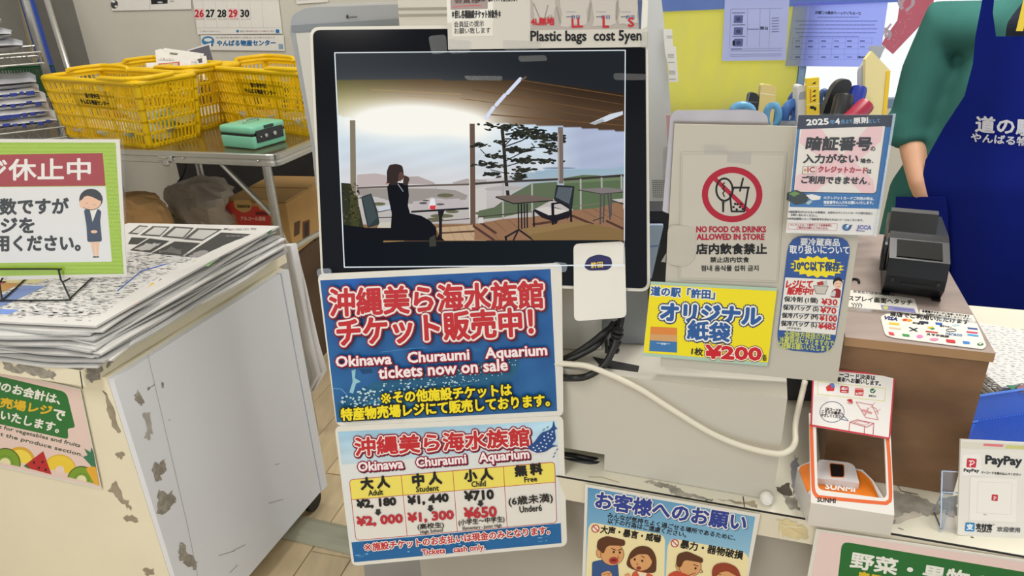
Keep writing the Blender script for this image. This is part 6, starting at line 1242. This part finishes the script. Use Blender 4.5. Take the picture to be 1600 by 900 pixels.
p.oval(378, 562, 13, 6, (214, 70, 50)); p.oval(396, 564, 13, 6, (236, 160, 60)); p.rfill([(440, 566), (480, 570), (480, 580), (438, 576)], 2, (50, 60, 80)); p.rfill([(510, 572), (540, 575), (542, 586), (512, 583)], 2, (40, 90, 170)); p.oval(600, 585, 18, 5, (180, 200, 210)); p.rfill([(306, 572), (350, 576), (354, 586), (308, 582)], 2, (220, 190, 60)); p.rfill([(650, 594), (694, 598), (698, 606), (654, 602)], 2, (50, 80, 150))
p.text('交通系', 410, 578, 460, 584, 8, IK, b=.5); p.text('電子マネー', 530, 592, 582, 598, 8, IK, b=.5); p.fill([(392, 594), (402, 594), (434, 612), (424, 613)], (40, 40, 60)); p.fill([(430, 596), (434, 600), (400, 612), (394, 610)], (40, 40, 60)); p.rfill([(306, 592), (358, 597), (360, 604), (308, 600)], 2, (214, 200, 160)); p.oval(490, 596, 14, 5, (220, 190, 60)); p.oval(498, 600, 10, 4, (60, 140, 80)); p.ring(580, 607, 22, 6, 3, (60, 60, 64)); p.line([(470, 612), (520, 618)], 6, (190, 60, 60)); p.line([(650, 614), (694, 619)], 7, (200, 70, 110)); p.line([(654, 626), (698, 632)], 7, (70, 160, 220)); p.text('nanaco', 556, 626, 628, 634, 9, (90, 120, 170), b=.6)
p.rfill([(304, 614), (326, 617), (332, 630), (308, 627)], 2, (214, 70, 80)); p.rfill([(364, 622), (396, 626), (398, 636), (368, 633)], 2, (60, 150, 80)); p.oval(442, 634, 14, 7, (226, 130, 190)); p.text('スマホ決済', 472, 628, 570, 640, 9, IK, b=.7); p.oval(505, 647, 20, 6, (230, 140, 180)); p.rfill([(556, 646), (596, 650), (600, 664), (560, 660)], 3, (200, 50, 60)); p.rfill([(630, 654), (660, 657), (664, 668), (634, 666)], 2, (60, 130, 210)); p.oval(708, 668, 14, 6, (50, 110, 60)); p.oval(708, 667, 7, 3, (220, 230, 220)); p.done('printing', vl)
sheet('tape_strip', TWV.off(.0006), [(60, 496), (440, 532), (690, 565), (694, 578), (440, 548), (60, 512)], zH, glass(alpha=.16, rough=.15), 'long clear tape along the labels on the wooden box', 'tape', thick=.0002)
# receipt printer: side profile swept across its width
A0, A1 = TW.hit(*zH([(283, 452)])[0]), TW.hit(*zH([(520, 482)])[0]); ad = A1 - A0; aw = np.linalg.norm(ad); ad /= aw; an = np.array((-ad[1], ad[0], 0)); PAX = np.array((ad, an, (0, 0, 1))); print('PRN', aw)
A0 = A0 - ad * .003; aw += .006
ht = float(vplane_through(A0, A1).off(.012).hit(*zH([(430, 300)])[0])[2] - zw); print('HT', ht)
BKS = mat((20, 22, 26), rough=.4, spec=.35, noise=.08, scale=12); BKG = mat((26, 28, 33), rough=.32, spec=.4, noise=.08)
bp = thing('label_printer', 'black receipt printer with clear window on the wooden box', 'printer', A0 + ad * aw / 2 + an * .08)
def sweep(prof, m, name, x0=0.0, x1=1.0, par=bp):
    MB().prism([A0 + ad * (aw * x0) + an * y + ZU * z_ for y, z_ in prof], ad * aw * (x1 - x0), m).build(name, par)
H = ht
sweep([(.004, .004), (-.004, .012), (-.013, H * .35), (-.015, H * .6), (-.010, H * .98), (.02, H * 1.03), (.14, H * .98), (.14, .004)], BKS, 'body')
sweep([(-.0118, H * .99), (.032, H * 1.22), (.05, H * 1.28), (.15, H * 1.22), (.15, H * .98), (.02, H * 1.0)], BKG, 'cover')
sweep([(-.0080, H * 1.035), (.0275, H * 1.222), (.0280, H * 1.20), (-.0075, H * 1.01)], mat((12, 14, 18), rough=.06, noise=.05, coat=.6), 'window', .12, .88)
sweep([(.055, H * 1.2), (.07, H * 1.66), (.08, H * 1.70), (.10, H * 1.2)], mat((30, 32, 36), rough=.45, noise=.08), 'raised_lid', -.02, .8)
for x0 in (0.0, .86): sweep([(.0, 0), (-.004, .004), (.02, .004), (.02, 0)], BKS, 'foot', x0, x0 + .14)
sweep([(-.0152, H * .40), (-.0157, H * .44), (-.014, H * .46), (-.013, H * .40)], mat((18, 18, 20), rough=.6, noise=.1), 'paper_slot', .28, .78)
for x in (.12, .88): MB().box(A0 + ad * aw * x - an * .0146 + ZU * H * .5, (.004, .002, .006), BKG, ax=PAX).build('screw_boss', bp)
MB().tube(spline([A0 - ad * .004 + an * .01 + ZU * H * .55, A0 - ad * .005 + an * .012 + ZU * H * 1.05, A0 - ad * .004 + an * .03 + ZU * H * 1.2], 5), .004, BKG, n=8).build('side_lever', bp)
MB().tube(spline([TW.hit(*zH([k])[0], .002) for k in ((120, 396), (150, 382), (172, 386), (176, 398))], 5), .0016, BKP, n=6).build('wire_hook', label='small black wire hook lying on the wooden box', cat='wire')

gb = facing(1262, 640, 1.13, yaw=10); gq = gb.hits([(1222, 590), (1300, 600), (1296, 700), (1222, 690)]); gq[2][2] = gq[3][2] = ZC + .001
MB().prism(gq, -gb.n * .06, mat((84, 88, 94), rough=.35, noise=.15, scale=8)).build('gap_block', label='dark grey block added for the shaded gap between the steel box and the wooden box', cat='device')  # added block; its dark grey stands in for the shading in the gap
gp_ = gb.off(.02); MB().tube(spline([gp_.hit(*zF([k])[0]) for k in ((100, 262), (84, 270), (78, 290), (96, 312), (130, 300), (150, 290))], 6), .0045, BKP, n=8).build('plug_cable', label='black coiled plug cable beside the scanner bracket', cat='cable')
MB().tube(spline([gp_.hit(*zF([k])[0]) for k in ((40, 275), (62, 310), (84, 350), (92, 400))], 6), .003, BKP, n=8).build('thin_cable', label='thin black cable dropping behind the left of the scanner', cat='cable')

# ---- QR scanner with its upright bracket and notice
zS6 = Z(1240, 580, 3.461); SW_, SO = mat((232, 228, 222), rough=.35, noise=.03), mat((238, 130, 36), rough=.35, noise=.04); OR = (226, 108, 62)
PSF = vplane_through(TC.hit(*zS6([(72, 834)])[0]), TC.hit(*zS6([(523, 892)])[0])); sx = PSF.hits(zS6([(72, 834), (523, 892), (545, 780), (94, 712)])); sx[2:] = PSF.hits(zS6([(545, 780), (94, 712)]), .014)
scn = thing('qr_scanner', 'white and orange payment scanner with upright bracket on the counter edge', 'scanner', vert(sx[0] * .5 + sx[1] * .5, ZC))
sx[0][2] = sx[1][2] = ZC + .0012
sd = (sx[1] - sx[0]) * (1, 1, 0); sd /= np.linalg.norm(sd); sn = np.array((-sd[1], sd[0], 0))
TLT = .79; PBR = Plane(sx[3], np.cross(sx[2] - sx[3], np.array((0, 0, 1)) * math.cos(TLT) + sn * math.sin(TLT)))
MB().prism(sx, sn * .003, SW_).build('bracket_foot', scn)
oq = [(94, 712), (545, 780), (523, 300), (84, 225)]; iq = rounded([(122, 300), (492, 362), (505, 690), (130, 640)], [4, 4, 34, 34], 5)
fo = PBR.hits(zS6(oq)); m = MB()
ou = np.array(oq, float); N_ = len(iq); ctr2 = iq.mean(0); oo = []
for q in iq:      # outer point on the same bearing for each inner point
    d_ = q - ctr2; best = 9
    for a_, b_ in zip(ou, np.roll(ou, -1, 0)):
        M_ = np.array((d_, a_ - b_)).T
        try: s_, t_ = np.linalg.solve(M_, a_ - ctr2)
        except np.linalg.LinAlgError: continue
        if s_ > 0 and -1e-6 <= t_ <= 1 + 1e-6: best = min(best, s_)
    oo.append(ctr2 + d_ * best)
for c_ in ou: k = int(np.argmin([np.linalg.norm(np.array(q) - c_) for q in oo])); oo[k] = c_
I0, O0 = PBR.hits(zS6(iq)), PBR.hits(zS6(oo)); bkv = -PBR.n * .003
for S0 in (0, 1):
    a_, b_ = (I0, O0) if not S0 else (I0 + bkv, O0 + bkv); m.add(np.vstack((a_, b_)), [(i, (i + 1) % N_, (i + 1) % N_ + N_, i + N_) for i in range(N_)], SW_)
m.add(np.vstack((I0, I0 + bkv)), [(i, (i + 1) % N_, (i + 1) % N_ + N_, i + N_) for i in range(N_)], SW_); m.add(np.vstack((O0, O0 + bkv)), [(i, (i + 1) % N_, (i + 1) % N_ + N_, i + N_) for i in range(N_)], SW_); m.build('bracket_frame', scn)
p = Print(PBR, zS6)
st = [(95, 290), (104, 560), (108, 640), (125, 672), (160, 682), (470, 712), (508, 706), (524, 680), (518, 500), (508, 360)]
p.line([tuple(k) for k in spline(st, 5)], 19, OR); p.text('SUNMI', 128, 706, 226, 713, 24, (60, 54, 56), b=1.4); p.done('printing', scn)
zt_ = ZC + .052
hp = lambda q, z_: hplane(z_).hits(zS6(q))
top_ = hp([(20, 520), (80, 490), (372, 532), (430, 590), (475, 690), (100, 690)], zt_ - .012); bot = top_.copy(); bot[:, 2] = ZC + .001
bot[0] = TC.hit(*zS6([(2, 645)])[0]); bot[5] = sx[0] + sn * .004; bot[4] = sx[1] + sn * .004; top_[5] = sx[3] + sn * .004 - (0, 0, .001); top_[4] = sx[2] + sn * .004 - (0, 0, .001); bot[0][2] = ZC + .001
m = MB(); n6 = 6; m.add(np.vstack((top_, bot)), [tuple(range(6)), tuple(range(11, 5, -1))] + [(i, (i + 1) % 6, (i + 1) % 6 + 6, i + 6) for i in range(6)], mat((222, 220, 220), rough=.4, noise=.03)); m.build('base', scn)
PTp = Plane(top_[0], np.cross(top_[2] - top_[0], top_[4] - top_[0])); MB().prism(PTp.hits(zS6(rounded([(26, 520), (78, 497), (366, 540), (420, 590), (462, 688), (100, 690), (86, 690)], [18, 14, 20, 20, 6, 4, 4])), .003), -PTp.n * .0025, SO).build('orange_top', scn)
MB().prism(PTp.hits(zS6(rounded([(132, 486), (150, 476), (300, 494), (330, 510), (356, 606), (250, 590), (126, 578)], [10, 10, 16, 16, 4, 4, 4])), .012), -PTp.n * .010, mat((226, 222, 224), rough=.3, noise=.03)).build('camera_hump', scn)
cq = rounded([(197, 505), (270, 512), (272, 575), (204, 573)], 10) - (0, 6); MB().prism(PTp.hits(zS6([tuple(np.mean(cq, 0) + (np.array(q) - np.mean(cq, 0)) * 1.1) for q in cq]), .013), -PTp.n * .001, SO).prism(PTp.hits(zS6(cq), .0138), -PTp.n * .0015, mat((26, 24, 26), rough=.15, noise=.05)).build('camera_window', scn)
p = Print(PTp.off(.004), zS6); p.text('SUNMI', 172, 636, 330, 653, 28, (244, 236, 226), b=2.4); p.oval(236, 541, 7, 5, (70, 80, 84)) if 0 else None; p.done('lettering', scn)
PSN = PBR.off(.002)
print('SIGN', (PSN.hit(1300, 590) - CAM) @ _f, 'BOARD', (PB0.hit(1300, 590) - CAM) @ _f)
ss = sheet('scanner_notice', PSN, [(104, -20), (549, 20), (522, 368), (92, 296)], zS6, mat((206, 60, 76), rough=.3, noise=.04), 'red bordered barcode payment notice fixed on the scanner bracket', 'sign', thick=.001, r=4)
p = Print(PSN, zS6, coat=.3); p.fill([(112, -12), (540, 30), (514, 358), (100, 288)], (234, 230, 226)); p.text('各種バーコード決済は', 160, 22, 440, 50, 26, IK, b=1.2); p.text('こちらの端末へお願いします。', 130, 44, 470, 80, 26, IK, b=1.2)
p.line([(132, 56), (500, 94), (492, 162), (130, 124)], 3, (214, 214, 110), closed=True); p.fill([(174, 86), (196, 70), (222, 88), (218, 108), (180, 108)], (206, 56, 60)); p.fill([(196, 66), (216, 64), (224, 84), (206, 92)], (90, 130, 200)); p.rfill([(252, 78), (298, 82), (298, 120), (250, 116)], 8, (190, 40, 54)); p.text('d払い', 258, 100, 292, 102, 16, (240, 236, 236), b=.8); p.line([(260, 110), (288, 112)], 4, (240, 220, 220)); p.rfill([(332, 98), (380, 102), (376, 134), (330, 130)], 4, (200, 60, 60)); p.text('au PAY', 336, 126, 374, 128, 14, (244, 230, 230), b=.6); p.rfill([(332, 90), (378, 92), (378, 102), (332, 100)], 2, (222, 150, 150)); p.oval(428, 106, 15, 13, (44, 110, 60)); p.line([(421, 106), (427, 112), (437, 100)], 4, (236, 240, 236)); p.text('銀聯支付', 406, 138, 446, 142, 11, (90, 90, 90), b=.3)
p.ring(208, 220, 66, 56, 3, (60, 80, 130)); p.line([(262, 232), (296, 268), (250, 258)], 3, (60, 80, 130)); p.text('QRコードを', 170, 212, 256, 222, 17, IK, b=.7); p.text('こちらの端末へ', 152, 226, 268, 238, 17, IK, b=.7); p.text('かざしてください', 148, 244, 270, 256, 17, IK, b=.7)
for q in ([(286, 156), (302, 150), (320, 178)], [(286, 168), (300, 170), (318, 182)], [(300, 150), (316, 152), (322, 176)]): p.fill(q, (190, 44, 60))
PK = (206, 110, 120)
p.line([(338, 166), (425, 182), (458, 262), (390, 250)], 3, PK, closed=True); p.line([(372, 210), (420, 226)], 12, (216, 150, 156)); p.line([(404, 200), (386, 236)], 8, (216, 150, 156)); p.line([(415, 200), (440, 168)], 2, PK); p.line([(440, 222), (470, 206)], 2, PK); p.line([(425, 196), (446, 200), (458, 232)], 3, PK)
p.line([(304, 276), (344, 262), (434, 282), (396, 302)], 3, (186, 50, 70), closed=True); p.line([(326, 276), (350, 268), (410, 280), (386, 292)], 2, PK, closed=True); p.line([(304, 276), (300, 324)], 3, (186, 50, 70)); p.line([(384, 300), (382, 336)], 3, (186, 50, 70)); p.line([(434, 282), (430, 342)], 3, (186, 50, 70)); p.done('printing', ss)
# ---- payment card stand, blue tray, papers at the right
PPP = Plane(TC.hit(1545, 839), facing(1545, 760, 1, yaw=7, tilt=20).n)
pp = sheet('payment_card', PPP, [(718, 334), (1080, 354), (1080, 766), (705, 729)], zF, LAMIN, 'white mobile payment card leaning in the clear stand on the counter', 'card', thick=.003)
p = Print(PPP, zF, coat=.25); p.fill([(722, 345), (980, 356), (980, 378), (722, 372)], (220, 216, 200)); p.fill([(812, 352), (895, 356), (892, 366), (810, 362)], (222, 120, 130)); p.fill([(905, 358), (980, 362), (980, 376), (900, 372)], (206, 204, 130))
p.rfill([(722, 398), (800, 394), (806, 484), (720, 484)], 14, (240, 236, 230)); p.rfill([(744, 412), (784, 416), (780, 452), (740, 450)], 5, (206, 40, 60))
def pmark(s0, x, y): p.line([(x - 6 * s0, y + 14 * s0), (x - 1 * s0, y - 10 * s0)], 4 * s0, (244, 240, 238)); p.line([(x - 10 * s0, y - 9 * s0), (x + 6 * s0, y - 10 * s0), (x + 12 * s0, y - 3 * s0), (x + 2 * s0, y + 6 * s0), (x - 8 * s0, y + 7 * s0)], 3.4 * s0, (244, 240, 238))
pmark(1, 762, 433); p.text('PayPay', 730, 472, 793, 474, 16, IK, b=1.0); p.text('PayPay', 820, 446, 968, 452, 44, IK, b=2.4); p.text('バーコードを読み込んでください', 800, 476, 966, 486, 10, (60, 60, 60), b=.5)
p.fill([(758, 490), (952, 498), (946, 678), (752, 668)], (240, 236, 228)); p.line([(790, 510), (930, 515), (924, 646), (784, 638)], 1.5, (214, 210, 204), closed=True); p.rfill([(846, 562), (872, 564), (870, 590), (844, 588)], 3, (196, 40, 56)); pmark(.55, 858, 577)
p.text('No.', 812, 648, 826, 649, 6, (120, 120, 120), b=.2)
p.rfill([(738, 678), (776, 680), (774, 716), (734, 714)], 5, (30, 130, 190)); p.text('支', 742, 708, 768, 709, 24, (244, 246, 248), b=1.2); p.text('支付宝', 780, 706, 846, 710, 24, IK, b=1.5); p.text('ALIPAY', 784, 717, 845, 721, 8, IK, b=.8); p.text('™', 848, 690, 858, 690, 5, IK); p.text('欢迎使用', 868, 716, 962, 720, 20, (70, 70, 74), b=.6); p.done('printing', pp)
acr = thing('acrylic_stand', 'clear acrylic stand holding the payment card', 'stand', TC.hit(1500, 836)); GL2 = glass((226, 238, 248), alpha=.09, rough=.04)
PAC = PPP.off(-.006); aq = PAC.hits(zF([(640, 465), (1080, 480), (1080, 758), (634, 716)])); MB().prism(aq, -PAC.n * .003, GL2).build('back_plate', acr)
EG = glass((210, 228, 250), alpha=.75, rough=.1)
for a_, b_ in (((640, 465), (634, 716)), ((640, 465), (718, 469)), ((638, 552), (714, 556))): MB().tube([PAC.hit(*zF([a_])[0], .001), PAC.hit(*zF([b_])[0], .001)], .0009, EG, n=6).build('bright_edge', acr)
f0, f1 = TC.hit(*zF([(634, 718)])[0]), TC.hit(*zF([(602, 640)])[0]); MB().prism([f0 + ZU * .001, f1 + ZU * .001, TC.hit(*zF([(690, 640)])[0]) + ZU * .001, TC.hit(*zF([(705, 726)])[0]) + ZU * .001], (0, 0, .003), GL2).build('foot_plate', acr)
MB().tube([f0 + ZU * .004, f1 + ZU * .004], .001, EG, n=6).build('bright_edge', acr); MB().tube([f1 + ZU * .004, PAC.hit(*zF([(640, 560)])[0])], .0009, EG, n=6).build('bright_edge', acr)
BT = mat((44, 96, 206), rough=.35, noise=.06, scale=10); tz = hplane(ZC + .012)
tr_ = tz.hits(zF([(740, 352), (1110, 395), (1110, 212), (760, 266)])); bt = thing('blue_tray', 'blue ribbed coin tray on the counter behind the payment card', 'tray', vert(tr_.mean(0), ZC))
m = MB().prism(tr_, (0, 0, -.011), BT); m.build('base', bt)
wv = Plane(tr_[3], np.cross(tr_[2] - tr_[3], np.array((0, 0, 1)) + .5 * np.array((.2, 1, 0)))); wq_ = wv.hits(zF([(760, 266), (1110, 212), (1115, 108), (786, 156)])); MB().prism(wq_, -wv.n * .006, BT).build('back_wall', bt)
m = MB().tube(wv.hits(zF([(786, 156), (1115, 108)]), .001), .002, mat((90, 140, 235), rough=.3, noise=.05), n=6); m.tube(wv.hits(zF([(760, 266), (1110, 212)]), .001), .002, mat((90, 140, 235), rough=.3, noise=.05), n=6); m.build('rim', bt)
m = MB(); e_, f_ = tr_[0], tr_[3]; g_, h_ = tr_[1], tr_[2]
for k in range(34):
    t = k / 33; a_, b_ = e_ + (g_ - e_) * t, f_ + (h_ - f_) * min(1, t + .1); m.tube([a_ + ZU * .0008, b_ + ZU * .0008], .0022, mat((34, 76, 176), rough=.4, noise=.05), n=5)
m.build('ribs', bt, kind='stuff')
zp_ = ZC + .048; r_ = np.random.default_rng(12)
sq = hplane(zp_).hits(zH([(640, 556), (1000, 618), (1000, 815), (810, 850), (716, 775), (690, 690)])); sq0 = sq.copy()
for k in range(6):
    z_ = ZC + .0015 + k * .0073; off = np.array((r_.normal() * .005, r_.normal() * .005, 0)); q = sq0 + off; q[:, 2] = z_
    o = MB().prism(q, (0, 0, .0058), NPM[k % 4] if k < 5 else mat((224, 224, 222), rough=.7, noise=.04, scale=20)).build('newspaper', label='folded paper, %s from the bottom of the pile behind the wooden box' % ORD[k] if 0 < k < 5 else 'lowest folded paper, on the counter under the pile behind the wooden box' if k == 0 else 'topmost printed paper on the pile behind the wooden box at the right', cat='newspaper', group='papers piled behind the wooden box' if k < 5 else None)
p = Print(hplane(ZC + .0015 + 5 * .0073 + .0058), zH, rough=.7)
for k in range(260):
    y = 590 + (k // 9) * 9.5 + r_.uniform(-2, 2); x = 712 + (k % 9) * 24 + r_.uniform(-6, 14) + (y - 590) * .12
    if y < 862 and y > 575 + (x - 700) * .14: p.mb.add(p.P([(x, y), (x + r_.uniform(8, 18), y + 2), (x + 16, y + 5), (x, y + 3)]), [(0, 1, 2, 3)], p.m(((170, 174, 180), (192, 196, 202))[k % 2]))
p.fill([(820, 848), (870, 852), (850, 870)], (70, 130, 100)); p.fill([(868, 858), (900, 845), (930, 880), (880, 880)], (150, 110, 110)); p.done('newsprint', o)
# ================================================================ THE CLERK (head is above the frame)
PD = 1.62
def J(px, py, d): return at_depth(px, py, d)
pel = J(1622, 330, PD + .06); zf = 0.0
cx, cy = pel[0], pel[1]; face = np.array((-cx, -cy * 1.0, 0)); face /= np.linalg.norm(face); sd_ = np.array((-face[1], face[0], 0)); sd_ = sd_ if sd_[0] > 0 else -sd_   # her left (image right)
shz = J(1480, 12, PD)[2]
print('CLERK', pel, shz)
def ring_loft(mb, rings, m, n=24):
    V = []
    for c_, rx, ry in rings:
        for j in range(n):
            a = 2 * math.pi * j / n; V.append(np.asarray(c_) + sd_ * rx * math.cos(a) + (-face) * ry * math.sin(a))
    k = len(rings); fs = [(i * n + j, i * n + (j + 1) % n, (i + 1) * n + (j + 1) % n, (i + 1) * n + j) for i in range(k - 1) for j in range(n)] + [tuple(range(n)), tuple(range((k - 1) * n, k * n))]
    mb.add(V, fs, m)
def remesh(o, vox, smooth=6):
    md = o.modifiers.new('join', 'REMESH'); md.mode = 'VOXEL'; md.voxel_size = vox; md.use_smooth_shade = True
    s = o.modifiers.new('soft', 'SMOOTH'); s.iterations = smooth; s.factor = .5
    dg = bpy.context.evaluated_depsgraph_get(); dg.update(); me = bpy.data.meshes.new_from_object(o.evaluated_get(dg)); o.modifiers.clear(); old = o.data; mats = list(old.materials); o.data = me
    me.materials.clear()
    for mm in mats: me.materials.append(mm)
    me.polygons.foreach_set('use_smooth', [True] * len(me.polygons)); me.update()
SKIN = mat((206, 158, 128), rough=.5, noise=.06, scale=14); GRC = mat((62, 116, 110), rough=.9, spec=.1, noise=.18, scale=9, bump=.6, stretch=(1, 1, .35)); APR = mat((14, 30, 118), rough=.85, spec=.12, noise=.08, scale=16, bump=.1); DRK = mat((24, 30, 52), rough=.85, noise=.1, scale=18)
c0 = lambda z_, f=0.0, s=0.0: np.array((cx, cy, z_)) + face * f + sd_ * s
def JF(px, py, f): return Plane(c0(1.0) + face * f, face).hit(px, py)
sh_l = JF(1478, 22, -.03); el_l = JF(1424, 205, .0); wr_l = JF(1436, 286, .08); hd_l = JF(1462, 336, .075)
mir = lambda q: q - sd_ * 2 * ((q - c0(0)) @ sd_)
per = thing('person', 'clerk in green cardigan and blue apron, one hand in the apron pocket, behind counter', 'person', c0(0))
b = MB()
ring_loft(b, [(c0(pel[2] - .12), .165, .115), (c0(pel[2]), .17, .115), (c0(pel[2] + .16), .14, .10), (c0(shz - .17), .165, .11), (c0(shz - .04), .17, .095), (c0(shz + .03), .10, .075), (c0(shz + .06), .055, .055), (c0(shz + .13), .05, .052)], SKIN)
hc = c0(shz + .23, .02); V = []
for rz, rr, fo in ((-.115, .045, .03), (-.08, .062, .012), (-.03, .074, .0), (.03, .08, -.004), (.08, .068, -.008), (.115, .03, -.01)): V.append((hc + np.array((0, 0, rz)) + face * fo, rr, rr * 1.18))
ring_loft(b, V, SKIN); b.tube([hc + face * .085 + (0, 0, .01), hc + face * .105 - (0, 0, .02), hc + face * .09 - (0, 0, .03)], [.008, .013, .010], SKIN, n=8)
for k in (-1, 1): b.tube([hc + sd_ * .078 * k - (0, 0, .03), hc + sd_ * .084 * k + (0, 0, .02)], .013, SKIN, n=8)
for mr in (False, True):
    f = mir if mr else (lambda q: q); s_, e, w, h = f(sh_l), f(el_l), f(wr_l), f(hd_l)
    b.tube([s_, s_ * .5 + e * .5, e], [.044, .038, .032], SKIN, n=14); b.tube([e, e * .6 + w * .4, w, w * .4 + h * .6, h], [.032, .033, .024, .028, .018], SKIN, n=14)
    for k in range(5):
        dv = (h - w); dv /= np.linalg.norm(dv); u_ = np.cross(dv, face); u_ /= np.linalg.norm(u_); o_ = h - dv * .02 + u_ * (k - 1.5) * .017
        if k < 4: b.tube([o_, o_ + dv * .03, o_ + dv * .055 - face * .012], [.010, .009, .007], SKIN, n=8)
        else: b.tube([h - dv * .05 - u_ * .02, h - dv * .02 - u_ * .042, h + dv * .01 - u_ * .046], [.011, .010, .008], SKIN, n=8)
for k in (-1, 1): b.tube([c0(pel[2] - .08, 0, .085 * k), c0(.46, .0, .09 * k), c0(.09, -.01, .09 * k)], [.09, .06, .04], SKIN, n=14); b.tube([c0(.05, -.03, .09 * k), c0(.04, .16, .09 * k)], [.042, .036], SKIN, n=12)
o = b.build('body', per); remesh(o, .0075, 4)
m = MB(); ring_loft(m, [(hc + (0, 0, -.06) - face * .045, .07, .055), (hc + (0, 0, .0) - face * .03, .088, .078), (hc + (0, 0, .07) - face * .02, .085, .085), (hc + (0, 0, .125) - face * .012, .04, .045)], mat((30, 26, 26), rough=.6, noise=.2)); m.build('hair', per, smooth=True)
m = MB()
for k in (-1, 1): m.lathe([(.009, 0), (.006, .004), (.002, .006)], hc + face * .087 + sd_ * .03 * k + (0, 0, .012), mat((40, 28, 24), rough=.3), ax=np.array((sd_, (0, 0, 1), face)), n=10)
m.build('eyes', per); m = MB(); m.tube([hc + face * .083 - sd_ * .022 - (0, 0, .058), hc + face * .089 - (0, 0, .06), hc + face * .083 + sd_ * .022 - (0, 0, .058)], .005, mat((170, 92, 84), rough=.5), n=8); m.build('mouth', per)
# dark polo shirt and trousers
m = MB(); ring_loft(m, [(c0(pel[2] - .13), .178, .128), (c0(pel[2] + .02), .182, .127), (c0(pel[2] + .17), .150, .115), (c0(shz - .16, .045), .145, .104), (c0(shz - .03, .05), .15, .102), (c0(shz + .035, .035), .115, .09), (c0(shz + .058), .075, .072)], DRK)
o = m.build('shirt', per); remesh(o, .012, 4)
m = MB(); m.tube([c0(pel[2] - .02), c0(pel[2] - .1)], .17, DRK, n=18)
for k in (-1, 1): m.tube([c0(pel[2] - .08, 0, .085 * k), c0(.46, 0, .09 * k), c0(.07, -.01, .09 * k)], [.105, .078, .065], DRK, n=14)
o = m.build('trousers', per); remesh(o, .015, 4)
# green cardigan: open front, sleeves pushed up to the elbow
m = MB(); ring_loft(m, [(c0(pel[2] - .16, -.02), .335, .135), (c0(pel[2] + .02, -.02), .33, .135), (c0(pel[2] + .18, -.015), .265, .13), (c0(shz - .17, -.01), .235, .138), (c0(shz - .03, -.01), .20, .118), (c0(shz + .045, -.02), .125, .085), (c0(shz + .07, -.03), .085, .06)], GRC)
for mr in (False, True):
    f = mir if mr else (lambda q: q); s_, e, w = f(sh_l), f(el_l), f(wr_l); cu = e * .72 + w * .28
    m.tube([c0(shz - .05, 0, (.14 if mr else -.14)), s_ - (0, 0, .03), s_ * .55 + e * .45, e + (0, 0, .01), cu], [.066, .07, .062, .056, .042], GRC, n=16)
    for k in range(3): q = e * (1 - k * .1) + cu * k * .1; m.tube([q + ZU * (.03 - .016 * k) + face * .035, q + ZU * (.022 - .016 * k) + face * .02 + (f(sh_l) - c0(shz)) * .25], [.024, .018], GRC, n=8)
o = m.build('cardigan', per); remesh(o, .010, 5)
# apron: one shaped cloth over the front
zQp = Z(1370, 0, 1.607)
def apd(x, y):          # distance out from the body axis along the clerk's facing
    s_ = (x - 1622) / 1100 * PD; return .158 - 1.5 * max(0, abs(s_) - .03) ** 2 + (.015 if y > 260 else 0) + .004 * math.sin(x * .06 + y * .01)
def ap(x, y): return Plane(c0(1.0) + face * apd(x, y), face).hit(x, y)
rowsL = [(57, 1524), (100, 1520), (150, 1507), (200, 1474), (250, 1446), (285, 1440), (308, 1425), (312, 1403), (340, 1398), (400, 1396), (480, 1392), (560, 1388), (700, 1384)]
P = []
for y, x0 in rowsL: P.append([ap(x0 + (2 * 1622 - 2 * x0) * j / 28, y) for j in range(29)])
apn = MB().grid(np.array(P), APR, -face * .004).build('apron', per, smooth=True)
m = MB(); st = [(57, 1524, 1556), (20, 1531, 1551), (-30, 1540, 1556), (-70, 1552, 1568)]
for s0 in (0, 1):
    Pq = []
    for y, xa, xb in st:
        row = [ap(xa + (xb - xa) * j / 3, max(y, -60)) for j in range(4)]
        if s0: row = [mir(q) for q in row][::-1]
        Pq.append(row)
    m = MB(); m.grid(np.array(Pq), APR, -face * .004); m.build('neck_strap', apn)
pk = []
for y, x0, x1 in ((306, 1401, 1478), (330, 1400, 1482), (390, 1398, 1484), (450, 1397, 1486)): pk.append([ap(x0 + (x1 - x0) * j / 6, y) + face * (.010 if j in (0, 6) else .013) for j in range(7)])
MB().grid(np.array(pk), APR, -face * .003).build('pocket', apn, smooth=True)
# printed name on the apron
ink = mat((206, 208, 220), rough=.6, spec=.2); ink2 = mat((206, 208, 220), rough=.6, spec=.2); dk_ = mat((20, 30, 84), rough=.7)
mbt = MB(); s45 = face * .0016
for body, x0, y0, x1, y1, h, b_ in (('道の駅許田', 1524, 206, 1680, 217, 25, 1.0), ('やんばる物産センター', 1517, 221, 1694, 236, 14, .5)):
    gv, gt, _ = glyphs(body); d_ = np.array((x1 - x0, y1 - y0), float); dn = d_ / np.linalg.norm(d_); u_ = np.array((dn[1], -dn[0]))
    base = np.array((x0, y0)) + np.outer(gv[:, 0], d_) + np.outer(gv[:, 1] * h, u_)
    for k in range(5):
        o_ = (b_ * math.cos(k * 1.2566), b_ * math.sin(k * 1.2566)); mbt.add([ap(x + o_[0], y + o_[1]) + s45 for x, y in base], [tuple(t) for t in gt.tolist()], ink)
mbt.build('lettering', apn, normals=False)
# yellow lanyard clip at the collar
a_ = ap(1600, 20) + face * .004; MB().box(a_, (.012, .003, .07), mat((232, 206, 60), rough=.5, noise=.05), ax=np.array((sd_, -face, (0, 0, 1)))).build('lanyard', per)
bpy.data.objects.remove(_tob); bpy.data.curves.remove(_tcu)
